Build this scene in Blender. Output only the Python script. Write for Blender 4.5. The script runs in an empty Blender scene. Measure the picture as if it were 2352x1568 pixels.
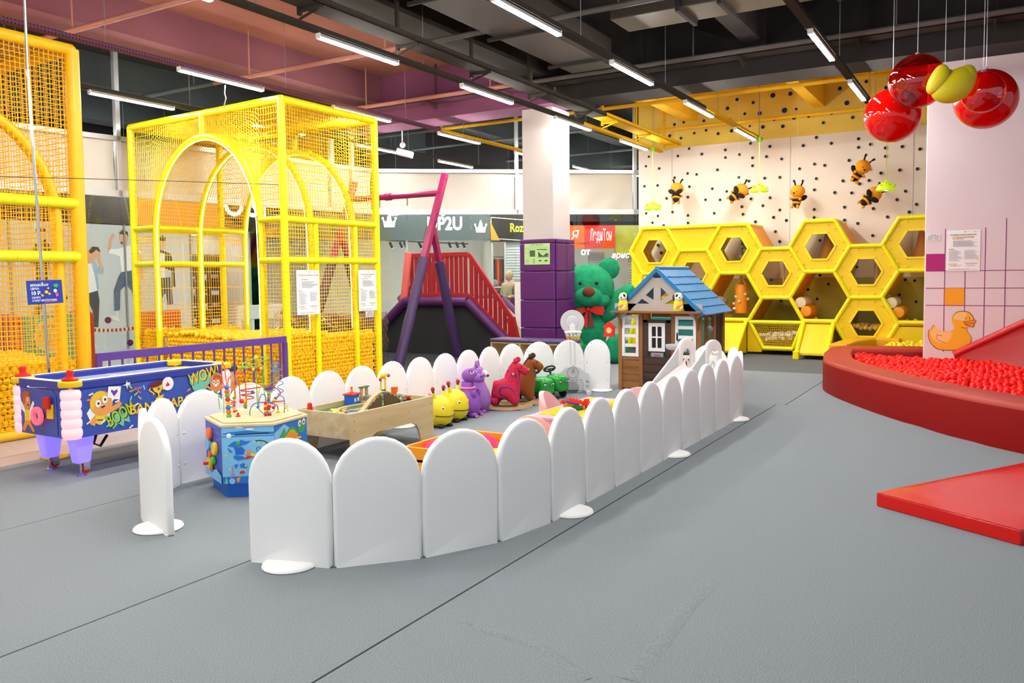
import bpy, bmesh, math, random
from mathutils import Vector, Matrix, Euler
random.seed(7)
SC = bpy.context.scene
COL = SC.collection
pi, sin, cos = math.pi, math.sin, math.cos
# ------------------------------------------------------------------ camera, world, exposure
FPX, PCX, PCY, EYE = 1884.0, 1176.0, 744.0, 1.6        # focal length and principal point in pixels of the 2352x1568 frame
_y, _p, _r = [math.radians(a) for a in (30.6678, -3.3374, -0.6509)]
FW = Vector((cos(_y)*cos(_p), sin(_y)*cos(_p), sin(_p)))
_rt = Vector((sin(_y), -cos(_y), 0)); _up = _rt.cross(FW)
RT = cos(_r)*_rt + sin(_r)*_up; UP = -sin(_r)*_rt + cos(_r)*_up
cam = bpy.data.cameras.new('camera'); camo = bpy.data.objects.new('camera', cam); COL.objects.link(camo)
cam.sensor_width = 36; cam.lens = 36*FPX/2352; cam.shift_y = (PCY-784)/2352; cam.shift_x = 0
cam.clip_start = 0.05; cam.clip_end = 200
camo.matrix_world = Matrix(((RT.x, UP.x, -FW.x, 0), (RT.y, UP.y, -FW.y, 0), (RT.z, UP.z, -FW.z, EYE), (0, 0, 0, 1)))
SC.camera = camo
w = bpy.data.worlds.new('hall_light'); SC.world = w; w.use_nodes = True
w.node_tree.nodes['Background'].inputs[0].default_value = (0.90, 0.96, 1.0, 1)
w.node_tree.nodes['Background'].inputs[1].default_value = 0.78
SC.view_settings.view_transform = 'Standard'; SC.view_settings.look = 'None'
SC.view_settings.exposure = 0.0; SC.view_settings.gamma = 1.0; SC.view_settings.use_curve_mapping = False
LAMP = 235.0                                               # strength of every LED batten
SC.cycles.max_bounces = 6; SC.cycles.transparent_max_bounces = 20; SC.cycles.sample_clamp_indirect = 6
# ------------------------------------------------------------------ survey helpers: photo pixel -> point on a real plane
def ray(x, y): return FW + RT*((x-PCX)/FPX) - UP*((y-PCY)/FPX)
def atz(x, y, z=0.0):
    d = ray(x, y); return Vector((0, 0, EYE)) + d*((z-EYE)/d.z)
def atx(x, y, X):
    d = ray(x, y); return Vector((0, 0, EYE)) + d*(X/d.x)
def aty(x, y, Y):
    d = ray(x, y); return Vector((0, 0, EYE)) + d*(Y/d.y)
# ------------------------------------------------------------------ materials
def lin(h):
    h = h.lstrip('#'); c = [int(h[i:i+2], 16)/255 for i in (0, 2, 4)]
    return tuple((v/12.92 if v <= .04045 else ((v+.055)/1.055)**2.4) for v in c)+(1,)
MATS = {}
def mat(name, hexc, rough=.5, metal=0., noise=None, bump=None, emit=0., emitc=None, trans=0., coat=0., sheen=0., spec=.5, ior=1.45, alpha=1.):
    """noise=(scale, strength[, stretch]) varies the colour, bump=(scale, strength) adds fine relief"""
    m = bpy.data.materials.new(name); m.use_nodes = True; MATS[name] = m
    nt = m.node_tree; b = nt.nodes['Principled BSDF']; c = lin(hexc)
    b.inputs['Base Color'].default_value = c; b.inputs['Roughness'].default_value = rough
    b.inputs['Metallic'].default_value = metal; b.inputs['Specular IOR Level'].default_value = spec
    b.inputs['IOR'].default_value = ior; b.inputs['Alpha'].default_value = alpha
    if coat: b.inputs['Coat Weight'].default_value = coat; b.inputs['Coat Roughness'].default_value = .08
    if sheen: b.inputs['Sheen Weight'].default_value = sheen; b.inputs['Sheen Tint'].default_value = c
    if trans: b.inputs['Transmission Weight'].default_value = trans
    if emit:
        b.inputs['Emission Color'].default_value = lin(emitc or hexc); b.inputs['Emission Strength'].default_value = emit
    tc = nt.nodes.new('ShaderNodeTexCoord')
    if noise:
        n = nt.nodes.new('ShaderNodeTexNoise'); n.inputs['Scale'].default_value = noise[0]; n.inputs['Detail'].default_value = 4
        src = tc.outputs['Object']
        if len(noise) > 2:
            mp = nt.nodes.new('ShaderNodeMapping'); mp.inputs['Scale'].default_value = noise[2]
            nt.links.new(src, mp.inputs[0]); src = mp.outputs[0]
        nt.links.new(src, n.inputs['Vector'])
        r = nt.nodes.new('ShaderNodeMapRange'); r.inputs[1].default_value = .3; r.inputs[2].default_value = .7
        r.inputs[3].default_value = 1-noise[1]; r.inputs[4].default_value = 1+noise[1]*.6
        nt.links.new(n.outputs[0], r.inputs[0])
        mx = nt.nodes.new('ShaderNodeVectorMath'); mx.operation = 'SCALE'; mx.inputs[0].default_value = c[:3]
        nt.links.new(r.outputs[0], mx.inputs['Scale']); nt.links.new(mx.outputs[0], b.inputs['Base Color'])
    if bump:
        n2 = nt.nodes.new('ShaderNodeTexNoise'); n2.inputs['Scale'].default_value = bump[0]; n2.inputs['Detail'].default_value = 3
        nt.links.new(tc.outputs['Object'], n2.inputs['Vector'])
        bp = nt.nodes.new('ShaderNodeBump'); bp.inputs['Strength'].default_value = bump[1]; bp.inputs['Distance'].default_value = .01
        nt.links.new(n2.outputs[0], bp.inputs['Height']); nt.links.new(bp.outputs[0], b.inputs['Normal'])
    return m
def glassy(name, hexc, gloss=.12, tint=1., rough=.02):
    """clear sheet or shell: part mirror, the rest see-through"""
    m = bpy.data.materials.new(name); m.use_nodes = True; MATS[name] = m; nt = m.node_tree
    nt.nodes.remove(nt.nodes['Principled BSDF'])
    t = nt.nodes.new('ShaderNodeBsdfTransparent'); t.inputs[0].default_value = lin(hexc)
    g = nt.nodes.new('ShaderNodeBsdfGlossy'); g.inputs['Roughness'].default_value = rough; g.inputs[0].default_value = (1, 1, 1, 1)
    f = nt.nodes.new('ShaderNodeLayerWeight'); f.inputs[0].default_value = .5
    pw = nt.nodes.new('ShaderNodeMath'); pw.operation = 'POWER'; pw.inputs[1].default_value = 5.; nt.links.new(f.outputs['Facing'], pw.inputs[0])
    mm = nt.nodes.new('ShaderNodeMath'); mm.operation = 'MULTIPLY_ADD'; mm.inputs[1].default_value = .55; mm.inputs[2].default_value = gloss
    nt.links.new(pw.outputs[0], mm.inputs[0])
    x = nt.nodes.new('ShaderNodeMixShader'); nt.links.new(mm.outputs[0], x.inputs[0])
    nt.links.new(t.outputs[0], x.inputs[1]); nt.links.new(g.outputs[0], x.inputs[2])
    nt.links.new(x.outputs[0], nt.nodes['Material Output'].inputs[0])
    return m
def wood(name, ca, cb, rough=.45, axis=0, scale=9.):
    m = mat(name, ca, rough); nt = m.node_tree; b = nt.nodes['Principled BSDF']
    tc = nt.nodes.new('ShaderNodeTexCoord'); mp = nt.nodes.new('ShaderNodeMapping')
    s = [scale]*3; s[axis] = scale*.08; mp.inputs['Scale'].default_value = s
    n = nt.nodes.new('ShaderNodeTexNoise'); n.inputs['Scale'].default_value = 1.6; n.inputs['Detail'].default_value = 6; n.inputs['Distortion'].default_value = .6
    cr = nt.nodes.new('ShaderNodeValToRGB'); cr.color_ramp.elements[0].color = lin(ca); cr.color_ramp.elements[1].color = lin(cb)
    cr.color_ramp.elements[0].position = .35; cr.color_ramp.elements[1].position = .68
    nt.links.new(tc.outputs['Object'], mp.inputs[0]); nt.links.new(mp.outputs[0], n.inputs['Vector'])
    nt.links.new(n.outputs[0], cr.inputs[0]); nt.links.new(cr.outputs[0], b.inputs['Base Color'])
    return m
# ------------------------------------------------------------------ mesh builder
def par(o, parent):
    o.parent = parent; o.matrix_parent_inverse = Matrix.Translation(-parent.location)
class MB:
    def __init__(s): s.v = []; s.f = []; s.mi = []; s.cur = 0
    def add(s, vs, fs):
        k = len(s.v); s.v += [tuple(v) for v in vs]; s.f += [tuple(i+k for i in f) for f in fs]; s.mi += [s.cur]*len(fs); return s
    def m(s, i): s.cur = i; return s
    def box(s, c, d, rz=0., R=None):
        hx, hy, hz = d[0]/2, d[1]/2, d[2]/2
        Rm = R or Matrix.Rotation(rz, 3, 'Z')
        vs = [Vector(c)+Rm @ Vector((x*hx, y*hy, z*hz)) for z in (-1, 1) for y in (-1, 1) for x in (-1, 1)]
        return s.add(vs, [(0, 2, 3, 1), (4, 5, 7, 6), (0, 1, 5, 4), (2, 6, 7, 3), (0, 4, 6, 2), (1, 3, 7, 5)])
    def mm(s, a, b): return s.box([(p+q)/2 for p, q in zip(a, b)], [abs(q-p) for p, q in zip(a, b)])
    def tube(s, pts, r, n=8, closed=False, cap=True, phase=0.):
        P = [Vector(p) for p in pts]; N = len(P); vs = []; ref = None
        for i, p in enumerate(P):
            if closed: t = P[(i+1) % N]-P[i-1]
            else: t = P[min(i+1, N-1)]-P[max(i-1, 0)]
            t.normalize()
            if ref is None: ref = Vector((0, 0, 1)) if abs(t.z) < .95 else Vector((1, 0, 0))
            u = (ref-t*ref.dot(t))
            if u.length < 1e-5: u = t.orthogonal()
            u.normalize(); ref = u; v = t.cross(u); rr = r[i] if isinstance(r, (list, tuple)) else r
            for k in range(n):
                a = 2*pi*k/n+phase; vs.append(p+(u*cos(a)+v*sin(a))*rr)
        fs = []
        for i in range(N if closed else N-1):
            j = (i+1) % N
            for k in range(n): fs.append((i*n+k, i*n+(k+1) % n, j*n+(k+1) % n, j*n+k))
        if cap and not closed: fs += [tuple(range(n-1, -1, -1)), tuple((N-1)*n+k for k in range(n))]
        return s.add(vs, fs)
    def bar(s, a, b, w, h, up=(0, 0, 1)):
        """rectangular bar from a to b, w across, h along up"""
        a, b = Vector(a), Vector(b); t = (b-a).normalized(); u = Vector(up); u = (u-t*u.dot(t))
        if u.length < 1e-4: u = t.orthogonal()
        u.normalize(); v = t.cross(u); vs = []
        for p in (a, b):
            for q, e in ((-1, -1), (1, -1), (1, 1), (-1, 1)): vs.append(p+v*(q*w/2)+u*(e*h/2))
        return s.add(vs, [(3, 2, 1, 0), (4, 5, 6, 7), (0, 1, 5, 4), (1, 2, 6, 5), (2, 3, 7, 6), (3, 0, 4, 7)])
    def lathe(s, prof, o=(0, 0, 0), n=20, ax=(0, 0, 1), arc=2*pi, squash=(1, 1)):
        """prof: (radius, height) pairs about the axis ax through o"""
        ax = Vector(ax).normalized(); u = ax.orthogonal().normalized() if abs(ax.z) < .99 else Vector((1, 0, 0)); v = ax.cross(u); o = Vector(o)
        vs = []; fs = []; m = n
        for r, h in prof:
            for k in range(n):
                a = 2*pi*k/n; vs.append(o+ax*h+(u*cos(a)*squash[0]+v*sin(a)*squash[1])*max(r, 1e-5))
        for i in range(len(prof)-1):
            for k in range(n): fs.append((i*n+k, i*n+(k+1) % n, (i+1)*n+(k+1) % n, (i+1)*n+k))
        if prof[0][0] > 1e-4: fs.append(tuple(range(n-1, -1, -1)))
        if prof[-1][0] > 1e-4: fs.append(tuple((len(prof)-1)*n+k for k in range(n)))
        return s.add(vs, fs)
    def cyl(s, a, b, r, n=16, r2=None):
        a, b = Vector(a), Vector(b); return s.lathe([(r, 0), (r if r2 is None else r2, (b-a).length)], a, n, b-a)
    def ball(s, c, r, seg=16, rings=10, R=None):
        r = (r, r, r) if isinstance(r, (int, float)) else r; c = Vector(c); vs = []; fs = []
        R = R or Matrix.Identity(3)
        for i in range(1, rings):
            a = pi*i/rings
            for k in range(seg):
                b = 2*pi*k/seg; vs.append(c+R @ Vector((r[0]*sin(a)*cos(b), r[1]*sin(a)*sin(b), r[2]*cos(a))))
        vs += [c+R @ Vector((0, 0, r[2])), c-R @ Vector((0, 0, r[2]))]; t = len(vs)-2; q = t+1
        for k in range(seg): fs.append((t, k, (k+1) % seg)); fs.append((q, (rings-2)*seg+(k+1) % seg, (rings-2)*seg+k))
        for i in range(rings-2):
            for k in range(seg): fs.append((i*seg+k, (i+1)*seg+k, (i+1)*seg+(k+1) % seg, i*seg+(k+1) % seg))
        return s.add(vs, fs)
    def prism(s, poly, o, u, v, t, back=True):
        """outline poly (a,b) in the frame o,u,v, thickness t along u x v"""
        o, u, v = Vector(o), Vector(u), Vector(v); n = u.cross(v).normalized(); N = len(poly)
        A = sum(poly[i][0]*poly[(i+1) % N][1]-poly[(i+1) % N][0]*poly[i][1] for i in range(N))
        if A < 0: poly = poly[::-1]
        vs = [o+u*a+v*b for a, b in poly]+[o+u*a+v*b+n*t for a, b in poly]
        fs = [tuple(range(N, 2*N))]+([tuple(range(N-1, -1, -1))] if back else [])
        fs += [(i, (i+1) % N, N+(i+1) % N, N+i) for i in range(N)]
        return s.add(vs, fs)
    def ringprism(s, outer, inner, o, u, v, t):
        """plate between two outlines with equal point counts"""
        o, u, v = Vector(o), Vector(u), Vector(v); n = u.cross(v).normalized(); N = len(outer)
        vs = [o+u*a+v*b+n*h for h in (0, t) for P in (outer, inner) for a, b in P]
        fs = []
        for i in range(N):
            j = (i+1) % N
            fs += [(2*N+i, 2*N+j, 3*N+j, 3*N+i), (j, i, N+i, N+j), (i, j, 2*N+j, 2*N+i), (N+j, N+i, 3*N+i, 3*N+j)]
        return s.add(vs, fs)
    def grid(s, fn, nu, nv, close_u=False):
        vs = [fn(i/(nu if close_u else nu), j/nv) for j in range(nv+1) for i in range(nu if close_u else nu+1)]
        W = nu if close_u else nu+1; fs = []
        for j in range(nv):
            for i in range(nu): fs.append((j*W+i, j*W+(i+1) % W, (j+1)*W+(i+1) % W, (j+1)*W+i))
        return s.add(vs, fs)
    def build(s, name, mats, parent=None, smooth=None, bevel=None, kind=None, label=None, fix=False):
        me = bpy.data.meshes.new(name); me.from_pydata([tuple(v) for v in s.v], [], s.f)
        mats = mats if isinstance(mats, (list, tuple)) else [mats]
        for m in mats: me.materials.append(MATS[m] if isinstance(m, str) else m)
        if len(mats) > 1: me.polygons.foreach_set('material_index', s.mi)
        if bevel or fix:
            bm = bmesh.new(); bm.from_mesh(me)
            if fix: bmesh.ops.recalc_face_normals(bm, faces=bm.faces)
            if bevel:
                es = [e for e in bm.edges if len(e.link_faces) == 2 and e.calc_face_angle(0) > .6]
                bmesh.ops.bevel(bm, geom=es, offset=bevel, segments=2 if bevel < .02 else 3, affect='EDGES', profile=.5, clamp_overlap=True)
            bm.to_mesh(me); bm.free()
        me.update()
        if smooth is not None:
            me.polygons.foreach_set('use_smooth', [True]*len(me.polygons))
            if smooth < 180: me.set_sharp_from_angle(angle=math.radians(smooth))
        o = bpy.data.objects.new(name, me); COL.objects.link(o)
        if parent: par(o, parent)
        if kind: o['kind'] = kind
        if label: o['label'] = label
        return o
def tag(o, label, cat, group=None, kind=None):
    o['label'] = label
    if cat: o['category'] = cat
    if group: o['group'] = group
    if kind: o['kind'] = kind
    return o
def thing(name, label, cat, loc=(0, 0, 0), rz=0., group=None, scale=1.):
    """an empty at the base of a thing; parts built afterwards in ITS space (local coordinates)"""
    o = bpy.data.objects.new(name, None); COL.objects.link(o); o.empty_display_size = .1
    tag(o, label, cat, group)
    PLACE[o.name] = (Vector(loc), rz, scale); return o
def base(name, label, cat, loc, group=None):
    """an empty at the base of a thing whose parts are built afterwards in WORLD coordinates"""
    o = bpy.data.objects.new(name, None); COL.objects.link(o); o.location = loc; o.empty_display_size = .1
    return tag(o, label, cat, group)
PLACE = {}
def settle():
    """move every thing that was built in local space to where it stands"""
    for n, (l, rz, sc) in PLACE.items():
        o = bpy.data.objects[n]; o.location = l; o.rotation_euler = (0, 0, rz); o.scale = (sc, sc, sc)
def dup(o, parent=None, label=None):
    c = o.copy(); COL.objects.link(c)
    if parent: c.parent = parent
    if label: c['label'] = label
    for ch in list(o.children): dup(ch, c)
    return c
def struct(o): o['kind'] = 'structure'; return o
def circle(r, n=24, cx=0., cy=0., a0=0., a1=2*pi, ry=None, rot=0.):
    full = abs(a1-a0-2*pi) < 1e-6; out = []
    for i in range(n if full else n+1):
        a = a0+(a1-a0)*i/n; x, y = r*cos(a), (ry or r)*sin(a)
        out.append((cx+x*cos(rot)-y*sin(rot), cy+x*sin(rot)+y*cos(rot)))
    return out
class Print:
    """flat artwork: coloured shapes in a frame (o,u,v), every later shape a hair further out"""
    def __init__(s, o, u, v, step=.0004, start=.0012):
        s.o, s.u, s.v = Vector(o), Vector(u), Vector(v); s.n = s.u.cross(s.v).normalized(); s.k = start; s.step = step; s.mb = MB(); s.mats = []
    def _mi(s, m):
        if m not in s.mats: s.mats.append(m)
        s.mb.cur = s.mats.index(m)
    def poly(s, pts, m):
        s._mi(m); A = sum(pts[i][0]*pts[(i+1) % len(pts)][1]-pts[(i+1) % len(pts)][0]*pts[i][1] for i in range(len(pts)))
        if A < 0: pts = pts[::-1]
        s.mb.add([s.o+s.u*a+s.v*b+s.n*s.k for a, b in pts], [tuple(range(len(pts)))]); s.k += s.step; return s
    def rect(s, x0, y0, x1, y1, m): return s.poly([(x0, y0), (x1, y0), (x1, y1), (x0, y1)], m)
    def ell(s, cx, cy, rx, ry, m, rot=0., n=18): return s.poly(circle(rx, n, cx, cy, ry=ry, rot=rot), m)
    def ring(s, cx, cy, r, w, m, n=20):
        s._mi(m); P = circle(r, n, cx, cy)+circle(r-w, n, cx, cy)
        s.mb.add([s.o+s.u*a+s.v*b+s.n*s.k for a, b in P], [(i, (i+1) % n, n+(i+1) % n, n+i) for i in range(n)]); s.k += s.step; return s
    def line(s, pts, wd, m, closed=False):
        s._mi(m); P = [Vector(p) for p in pts]; N = len(P); vs = []
        for i, p in enumerate(P):
            t = (P[(i+1) % N]-P[i-1]) if closed else (P[min(i+1, N-1)]-P[max(i-1, 0)])
            t = t.normalized() if t.length > 1e-9 else Vector((1, 0)); q = Vector((-t.y, t.x))*wd/2
            vs += [p-q, p+q]
        fs = [(2*i, 2*((i+1) % N), 2*((i+1) % N)+1, 2*i+1) for i in range(N if closed else N-1)]
        s.mb.add([s.o+s.u*a+s.v*b+s.n*s.k for a, b in vs], [f[::-1] if False else f for f in fs]); s.k += s.step; return s
    def text(s, txt, x, y, size, m, rot=0., squeeze=1., bold=0., align='LEFT', shear=0.):
        s._mi(m); vs, fs = glyphs(txt, size, bold, align, shear); c_, s_ = cos(rot), sin(rot); out = []
        for a, b in vs:
            a *= squeeze; X = x+a*c_-b*s_; Y = y+a*s_+b*c_; out.append(s.o+s.u*X+s.v*Y+s.n*s.k)
        s.mb.add(out, fs); s.k += s.step; return s
    def build(s, name, parent=None, label=None): return s.mb.build(name, s.mats, parent, label=label)
def glyphs(txt, size, bold=0., align='LEFT', shear=0.):
    c = bpy.data.curves.new('lettering', 'FONT'); c.body = txt; c.size = size; c.offset = bold*size; c.align_x = align; c.shear = shear
    c.resolution_u = 3; o = bpy.data.objects.new('lettering', c); COL.objects.link(o)
    bpy.context.view_layer.update(); me = o.evaluated_get(bpy.context.evaluated_depsgraph_get()).to_mesh()
    vs = [(v.co.x, v.co.y) for v in me.vertices]; fs = []
    for p in me.polygons:
        q = list(p.vertices); A = sum(vs[q[i]][0]*vs[q[(i+1) % len(q)]][1]-vs[q[(i+1) % len(q)]][0]*vs[q[i]][1] for i in range(len(q)))
        fs.append(tuple(q if A > 0 else q[::-1]))
    bpy.data.objects.remove(o); bpy.data.curves.remove(c); return vs, fs
def solid_text(mb, txt, size, o, u, v, depth, bold=0., align='LEFT', squeeze=1.):
    """raised letters: front face plus side walls"""
    vs, fs = glyphs(txt, size, bold, align); o, u, v = Vector(o), Vector(u), Vector(v); n = u.cross(v).normalized(); N = len(vs)
    P = [o+u*(a*squeeze)+v*b+n*depth for a, b in vs]+[o+u*(a*squeeze)+v*b for a, b in vs]
    cnt = {}
    for f in fs:
        for i in range(len(f)):
            e = (f[i], f[(i+1) % len(f)]); cnt[e] = 1
    side = [(b, a, a+N, b+N)[::1] for (a, b) in cnt if (b, a) not in cnt]
    mb.add(P, fs+side); return mb
def skin(name, verts, edges, radii, m, parent=None, levels=1, root=0):
    """one continuous body grown over a skeleton of joints"""
    me = bpy.data.meshes.new(name); me.from_pydata(verts, edges, []); o = bpy.data.objects.new(name, me); COL.objects.link(o)
    md = o.modifiers.new('skin', 'SKIN'); sv = me.skin_vertices[0].data
    for i, r in enumerate(radii):
        sv[i].radius = (r, r) if isinstance(r, (int, float)) else r; sv[i].use_root = (i == root)
    md.use_smooth_shade = True
    sb = o.modifiers.new('sub', 'SUBSURF'); sb.levels = levels; sb.render_levels = levels
    bpy.context.view_layer.update(); dg = bpy.context.evaluated_depsgraph_get()
    m2 = bpy.data.meshes.new_from_object(o.evaluated_get(dg)); bpy.data.objects.remove(o)
    m2.materials.clear(); m2.materials.append(MATS[m]); m2.name = name
    m2.polygons.foreach_set('use_smooth', [True]*len(m2.polygons)); m2.polygons.foreach_set('material_index', [0]*len(m2.polygons))
    o = bpy.data.objects.new(name, m2); COL.objects.link(o)
    if parent: par(o, parent)
    return o
def lerp(a, b, t): return a+(b-a)*t
# ------------------------------------------------------------------ palette
mat('carpet', '868d93', .95, noise=(150., .26), bump=(420., .14), spec=.1)
mat('carpet_dark', '404346', .95, noise=(200., .25), bump=(420., .4), spec=.1)
mat('gap', '33363a', .9); mat('carpet_mid', '6c7073', .95, noise=(220., .25), bump=(420., .4), spec=.1)
mat('laminate', 'b9aeb0', .35, noise=(3., .14, (1.2, 22., 1)))
mat('mall_tile', 'c9cac6', .25, noise=(1.5, .05))
mat('slab_dark', '201f1f', .95, noise=(1.2, .15)); mat('beam_dark', '2a2725', .9, noise=(1.5, .15))
mat('beam_teal', '353d3f', .9, noise=(1.5, .15))
mat('slab_pink', '9c675c', .9, noise=(1., .1)); mat('beam_pink', '7a4a54', .9, noise=(1., .08)); mat('beam_plum', '80486e', .9, noise=(1., .08))
mat('paint_yellow', 'e8b414', .85, noise=(2., .08)); mat('wall_cream', 'efe7de', .85, noise=(1.4, .03)); mat('wall_olive', 'bdbb50', .9, noise=(3., .15))
mat('wall_rose', 'dfd2d5', .75, noise=(2., .02)); mat('col_white', 'c8c0bc', .8, noise=(2., .03))
mat('alu', 'c3c8cc', .4, .5); mat('alu_dark', '8d8f90', .45, .5); mat('fabric_white', 'c8c4ba', .85, bump=(3., .6)); mat('black', '141414', .6)
mat('white', 'f2f2f0', .45); mat('magenta', 'a81672', .6); mat('amber', 'f0a40c', .6); mat('plumline', '8f3f78', .6)
glassy('pane_clear', 'f6faf8', .045)
# ------------------------------------------------------------------ floor
fl = struct(MB().mm((-7, -8, -.3), (30, 24, -.012)).build('floor', 'gap'))
def sheet(x0, y0, x1, y1, m, name='carpet_sheet'):
    MB().mm((x0, y0, -.0115), (x1, y1, 0)).build(name, m, fl, bevel=.002)
g_ = .010
for ya, yb in ((-7.9, -3.03), (-3.03, -.36), (-.36, 2.31), (2.31, 3.64), (3.64, 5.5), (5.5, 7.21), (7.21, 7.41)):
    sheet(-6.9, ya+g_/2, 10.2-g_/2, yb-g_/2, 'carpet')
for ya, yb in ((-7.9, -.36), (-.36, 2.2), (2.2, 4.6), (4.6, 6.3)):
    sheet(10.2+g_/2, ya+g_/2, 13.6 if ya > 2 else 18, yb-g_/2, 'carpet')
for ya, yb in ((2.2, 4.6), (4.6, 6.3)): sheet(13.6+g_, ya+g_/2, 17.7, yb-g_/2, 'carpet_mid')
sheet(10.2+g_/2, 6.3+g_, 17.5, 7.41, 'carpet_dark'); sheet(10.3, 7.42, 15.6, 9.2, 'carpet_dark'); sheet(10.3, 9.21, 14.1, 11.8, 'carpet_dark')
for k in range(14):                                        # pale wood-look boards at the left
    for j, (xa, xb) in enumerate(((-6.9, -1+.4*(k % 3)), (-1+.4*(k % 3), 4.3-.5*(k % 2)), (4.3-.5*(k % 2), 7.1), (7.1, 10.29))):
        sheet(xa+.001, 7.415+k*.39, xb-.001, 7.415+(k+1)*.39-.002, 'laminate', 'floor_board')
tile = MB()
for ix in range(24):
    for iy in range(22):
        x, y = 4+ix*1.0, 6.5+iy*.85
        if (y > 12.9-.13*(x-7.8) and x < 14.2) or (x >= 14.2 and (y-11.95) > -1.28*(x-14.2)):
            tile.mm((x+.004, y+.004, -.0118), (x+.996, y+.846, -.001))
tile.build('floor_tile', 'mall_tile', fl, kind='stuff')
# low wrinkles in the loose carpet
def wrinkle(pts, wd, h):
    P = [atz(*p) for p in pts]; mb = MB(); n = len(P); vs = []
    for i, p in enumerate(P):
        t = (P[min(i+1, n-1)]-P[max(i-1, 0)]).normalized(); q = Vector((-t.y, t.x, 0)); k = sin(pi*(i+.5)/n)
        for s in (-1, -.6, -.25, 0, .25, .6, 1): vs.append(p+q*wd*s+Vector((0, 0, .0004+h*k*(1-s*s)**2)))
    fs = [(i*7+j, i*7+j+1, i*7+8+j, i*7+7+j) for i in range(n-1) for j in range(6)]
    mb.add(vs, fs).build('carpet_wrinkle', 'carpet', fl, smooth=180, fix=True)
wrinkle([(1060, 1425), (1100, 1442), (1170, 1462), (1250, 1490), (1310, 1530), (1350, 1560)], .03, .008)
wrinkle([(1650, 1330), (1590, 1375), (1540, 1440), (1500, 1500), (1440, 1560)], .05, .006)
wrinkle([(1930, 936), (2000, 951), (2080, 972), (2160, 993), (2250, 1020), (2345, 1050)], .02, .005)
# ------------------------------------------------------------------ ceiling: slab, beams, ducts
ce = struct(MB().mm((-7, -8, 5.5), (30, 24, 5.7)).build('ceiling', 'slab_dark'))
def part(name, a, b, m, p=None, bev=None): return MB().mm(a, b).build(name, m, p or ce, bevel=bev)
part('pink_soffit', (-7, 6.93, 5.46), (12.5, 10.3, 5.5), 'slab_pink')
part('yellow_soffit', (13.2, -2, 5.46), (17.7, 7.1, 5.5), 'paint_yellow')
mb = MB().mm((-7, 10.3, 4.95), (12.5, 10.9, 5.5)); mb.build('ceiling_beam', 'beam_pink', ce)
mb = MB(); mb.mm((-7, 6.47, 4.9), (12.5, 6.93, 5.5)); o = mb.build('ceiling_beam', ['beam_dark', 'beam_pink'], ce)
for p in o.data.polygons: p.material_index = 1 if p.normal.y > .9 else 0
part('ceiling_beam', (12.5, -8, 4.53), (13.2, 6.5, 5.5), 'beam_dark'); part('ceiling_beam', (12.5, 6.5, 4.53), (13.2, 11.4, 5.5), 'beam_plum')
part('ceiling_beam', (12.5, 11.4, 4.53), (13.2, 24, 5.5), 'beam_teal')
part('ceiling_beam', (-7, 3.0, 4.95), (12.5, 3.27, 5.5), 'beam_dark')
part('ceiling_beam', (13.2, 5.72, 4.95), (17.7, 6.0, 5.5), 'paint_yellow'); part('ceiling_beam', (13.2, 3.09, 4.95), (17.7, 3.3, 5.5), 'paint_yellow')
part('ceiling_beam', (13.2, .6, 4.95), (17.7, .85, 5.5), 'paint_yellow')
for y in (13.4, 16.2, 19): part('ceiling_beam', (-7, y, 4.95), (30, y+.5, 5.5), 'beam_teal')
for y in (8.2, 10.4): part('ceiling_beam', (13.2, y, 4.95), (24, y+.4, 5.5), 'beam_teal')
part('ceiling_beam', (20.5, -2, 4.5), (21.2, 24, 5.5), 'beam_teal')
mat('duct', '4e4740', .5, .35, noise=(2., .1))
d = MB().mm((3.0, 5.08, 4.72), (11.6, 5.75, 5.15)).build('air_duct', 'duct', bevel=.01); tag(d, 'wide flat rectangular air duct above the second light track', 'duct')
for x in (4.2, 5.9, 7.6, 9.3, 11.0): MB().mm((x, 4.98, 4.68), (x+.04, 5.85, 4.72)).build('hanger_bar', 'beam_dark', d)
d = MB().mm((9.55, -3, 4.75), (10.15, 4.2, 5.15)).build('air_duct', 'duct', bevel=.01); tag(d, 'grey flanged air duct running across the ceiling at top right', 'duct')
for y in (-.8, .4, 1.6, 2.8, 3.3): MB().mm((9.5, y, 4.7), (10.2, y+.05, 5.2)).build('flange', 'beam_dark', d)
# pipes across the hall
PIPE = {'dark': mat('pipe_dark', '55504d', .6), 'pink': mat('pipe_pink', 'b27a6d', .6), 'yellow': MATS['paint_yellow'], 'teal': mat('pipe_teal', '4a5554', .6)}
def pipe(X, segs, label, z=4.75, r=.035):
    t = base('ceiling_pipe', label, 'pipe', (X, segs[0][0], z))
    for ya, yb, c in segs:
        MB().cyl((X, ya, z), (X, yb, z), r, 10).build('pipe_length', PIPE[c], t, smooth=50)
        y = ya+.5
        while y < yb: MB().cyl((X, y, z+r), (X, y, 5.49), .012, 6).build('hanger_rod', PIPE[c], t); y += 2.7
pipe(6.26, [(-2, 6.9, 'dark'), (6.9, 10.9, 'pink'), (10.9, 12.5, 'teal')], 'sprinkler pipe crossing the ceiling at far left, nearest of the pipes')
pipe(9.1, [(-2, 6.9, 'dark'), (6.9, 10.9, 'pink'), (10.9, 13, 'teal')], 'sprinkler pipe crossing above the arched cage and the wide duct')
pipe(11.85, [(-2, 6.9, 'dark'), (6.9, 10.9, 'pink'), (10.9, 13, 'teal')], 'sprinkler pipe crossing just in front of the white column')
pipe(14.5, [(-1, 10.4, 'yellow'), (10.4, 13, 'teal')], 'yellow painted pipe between the cross beam and the dotted wall')
pipe(17.3, [(-1, 7.0, 'yellow')], 'yellow painted pipe close against the dotted wall')
pipe(16.4, [(7.3, 14, 'teal')], 'grey pipe above the glass shop front behind the white column')
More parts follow.
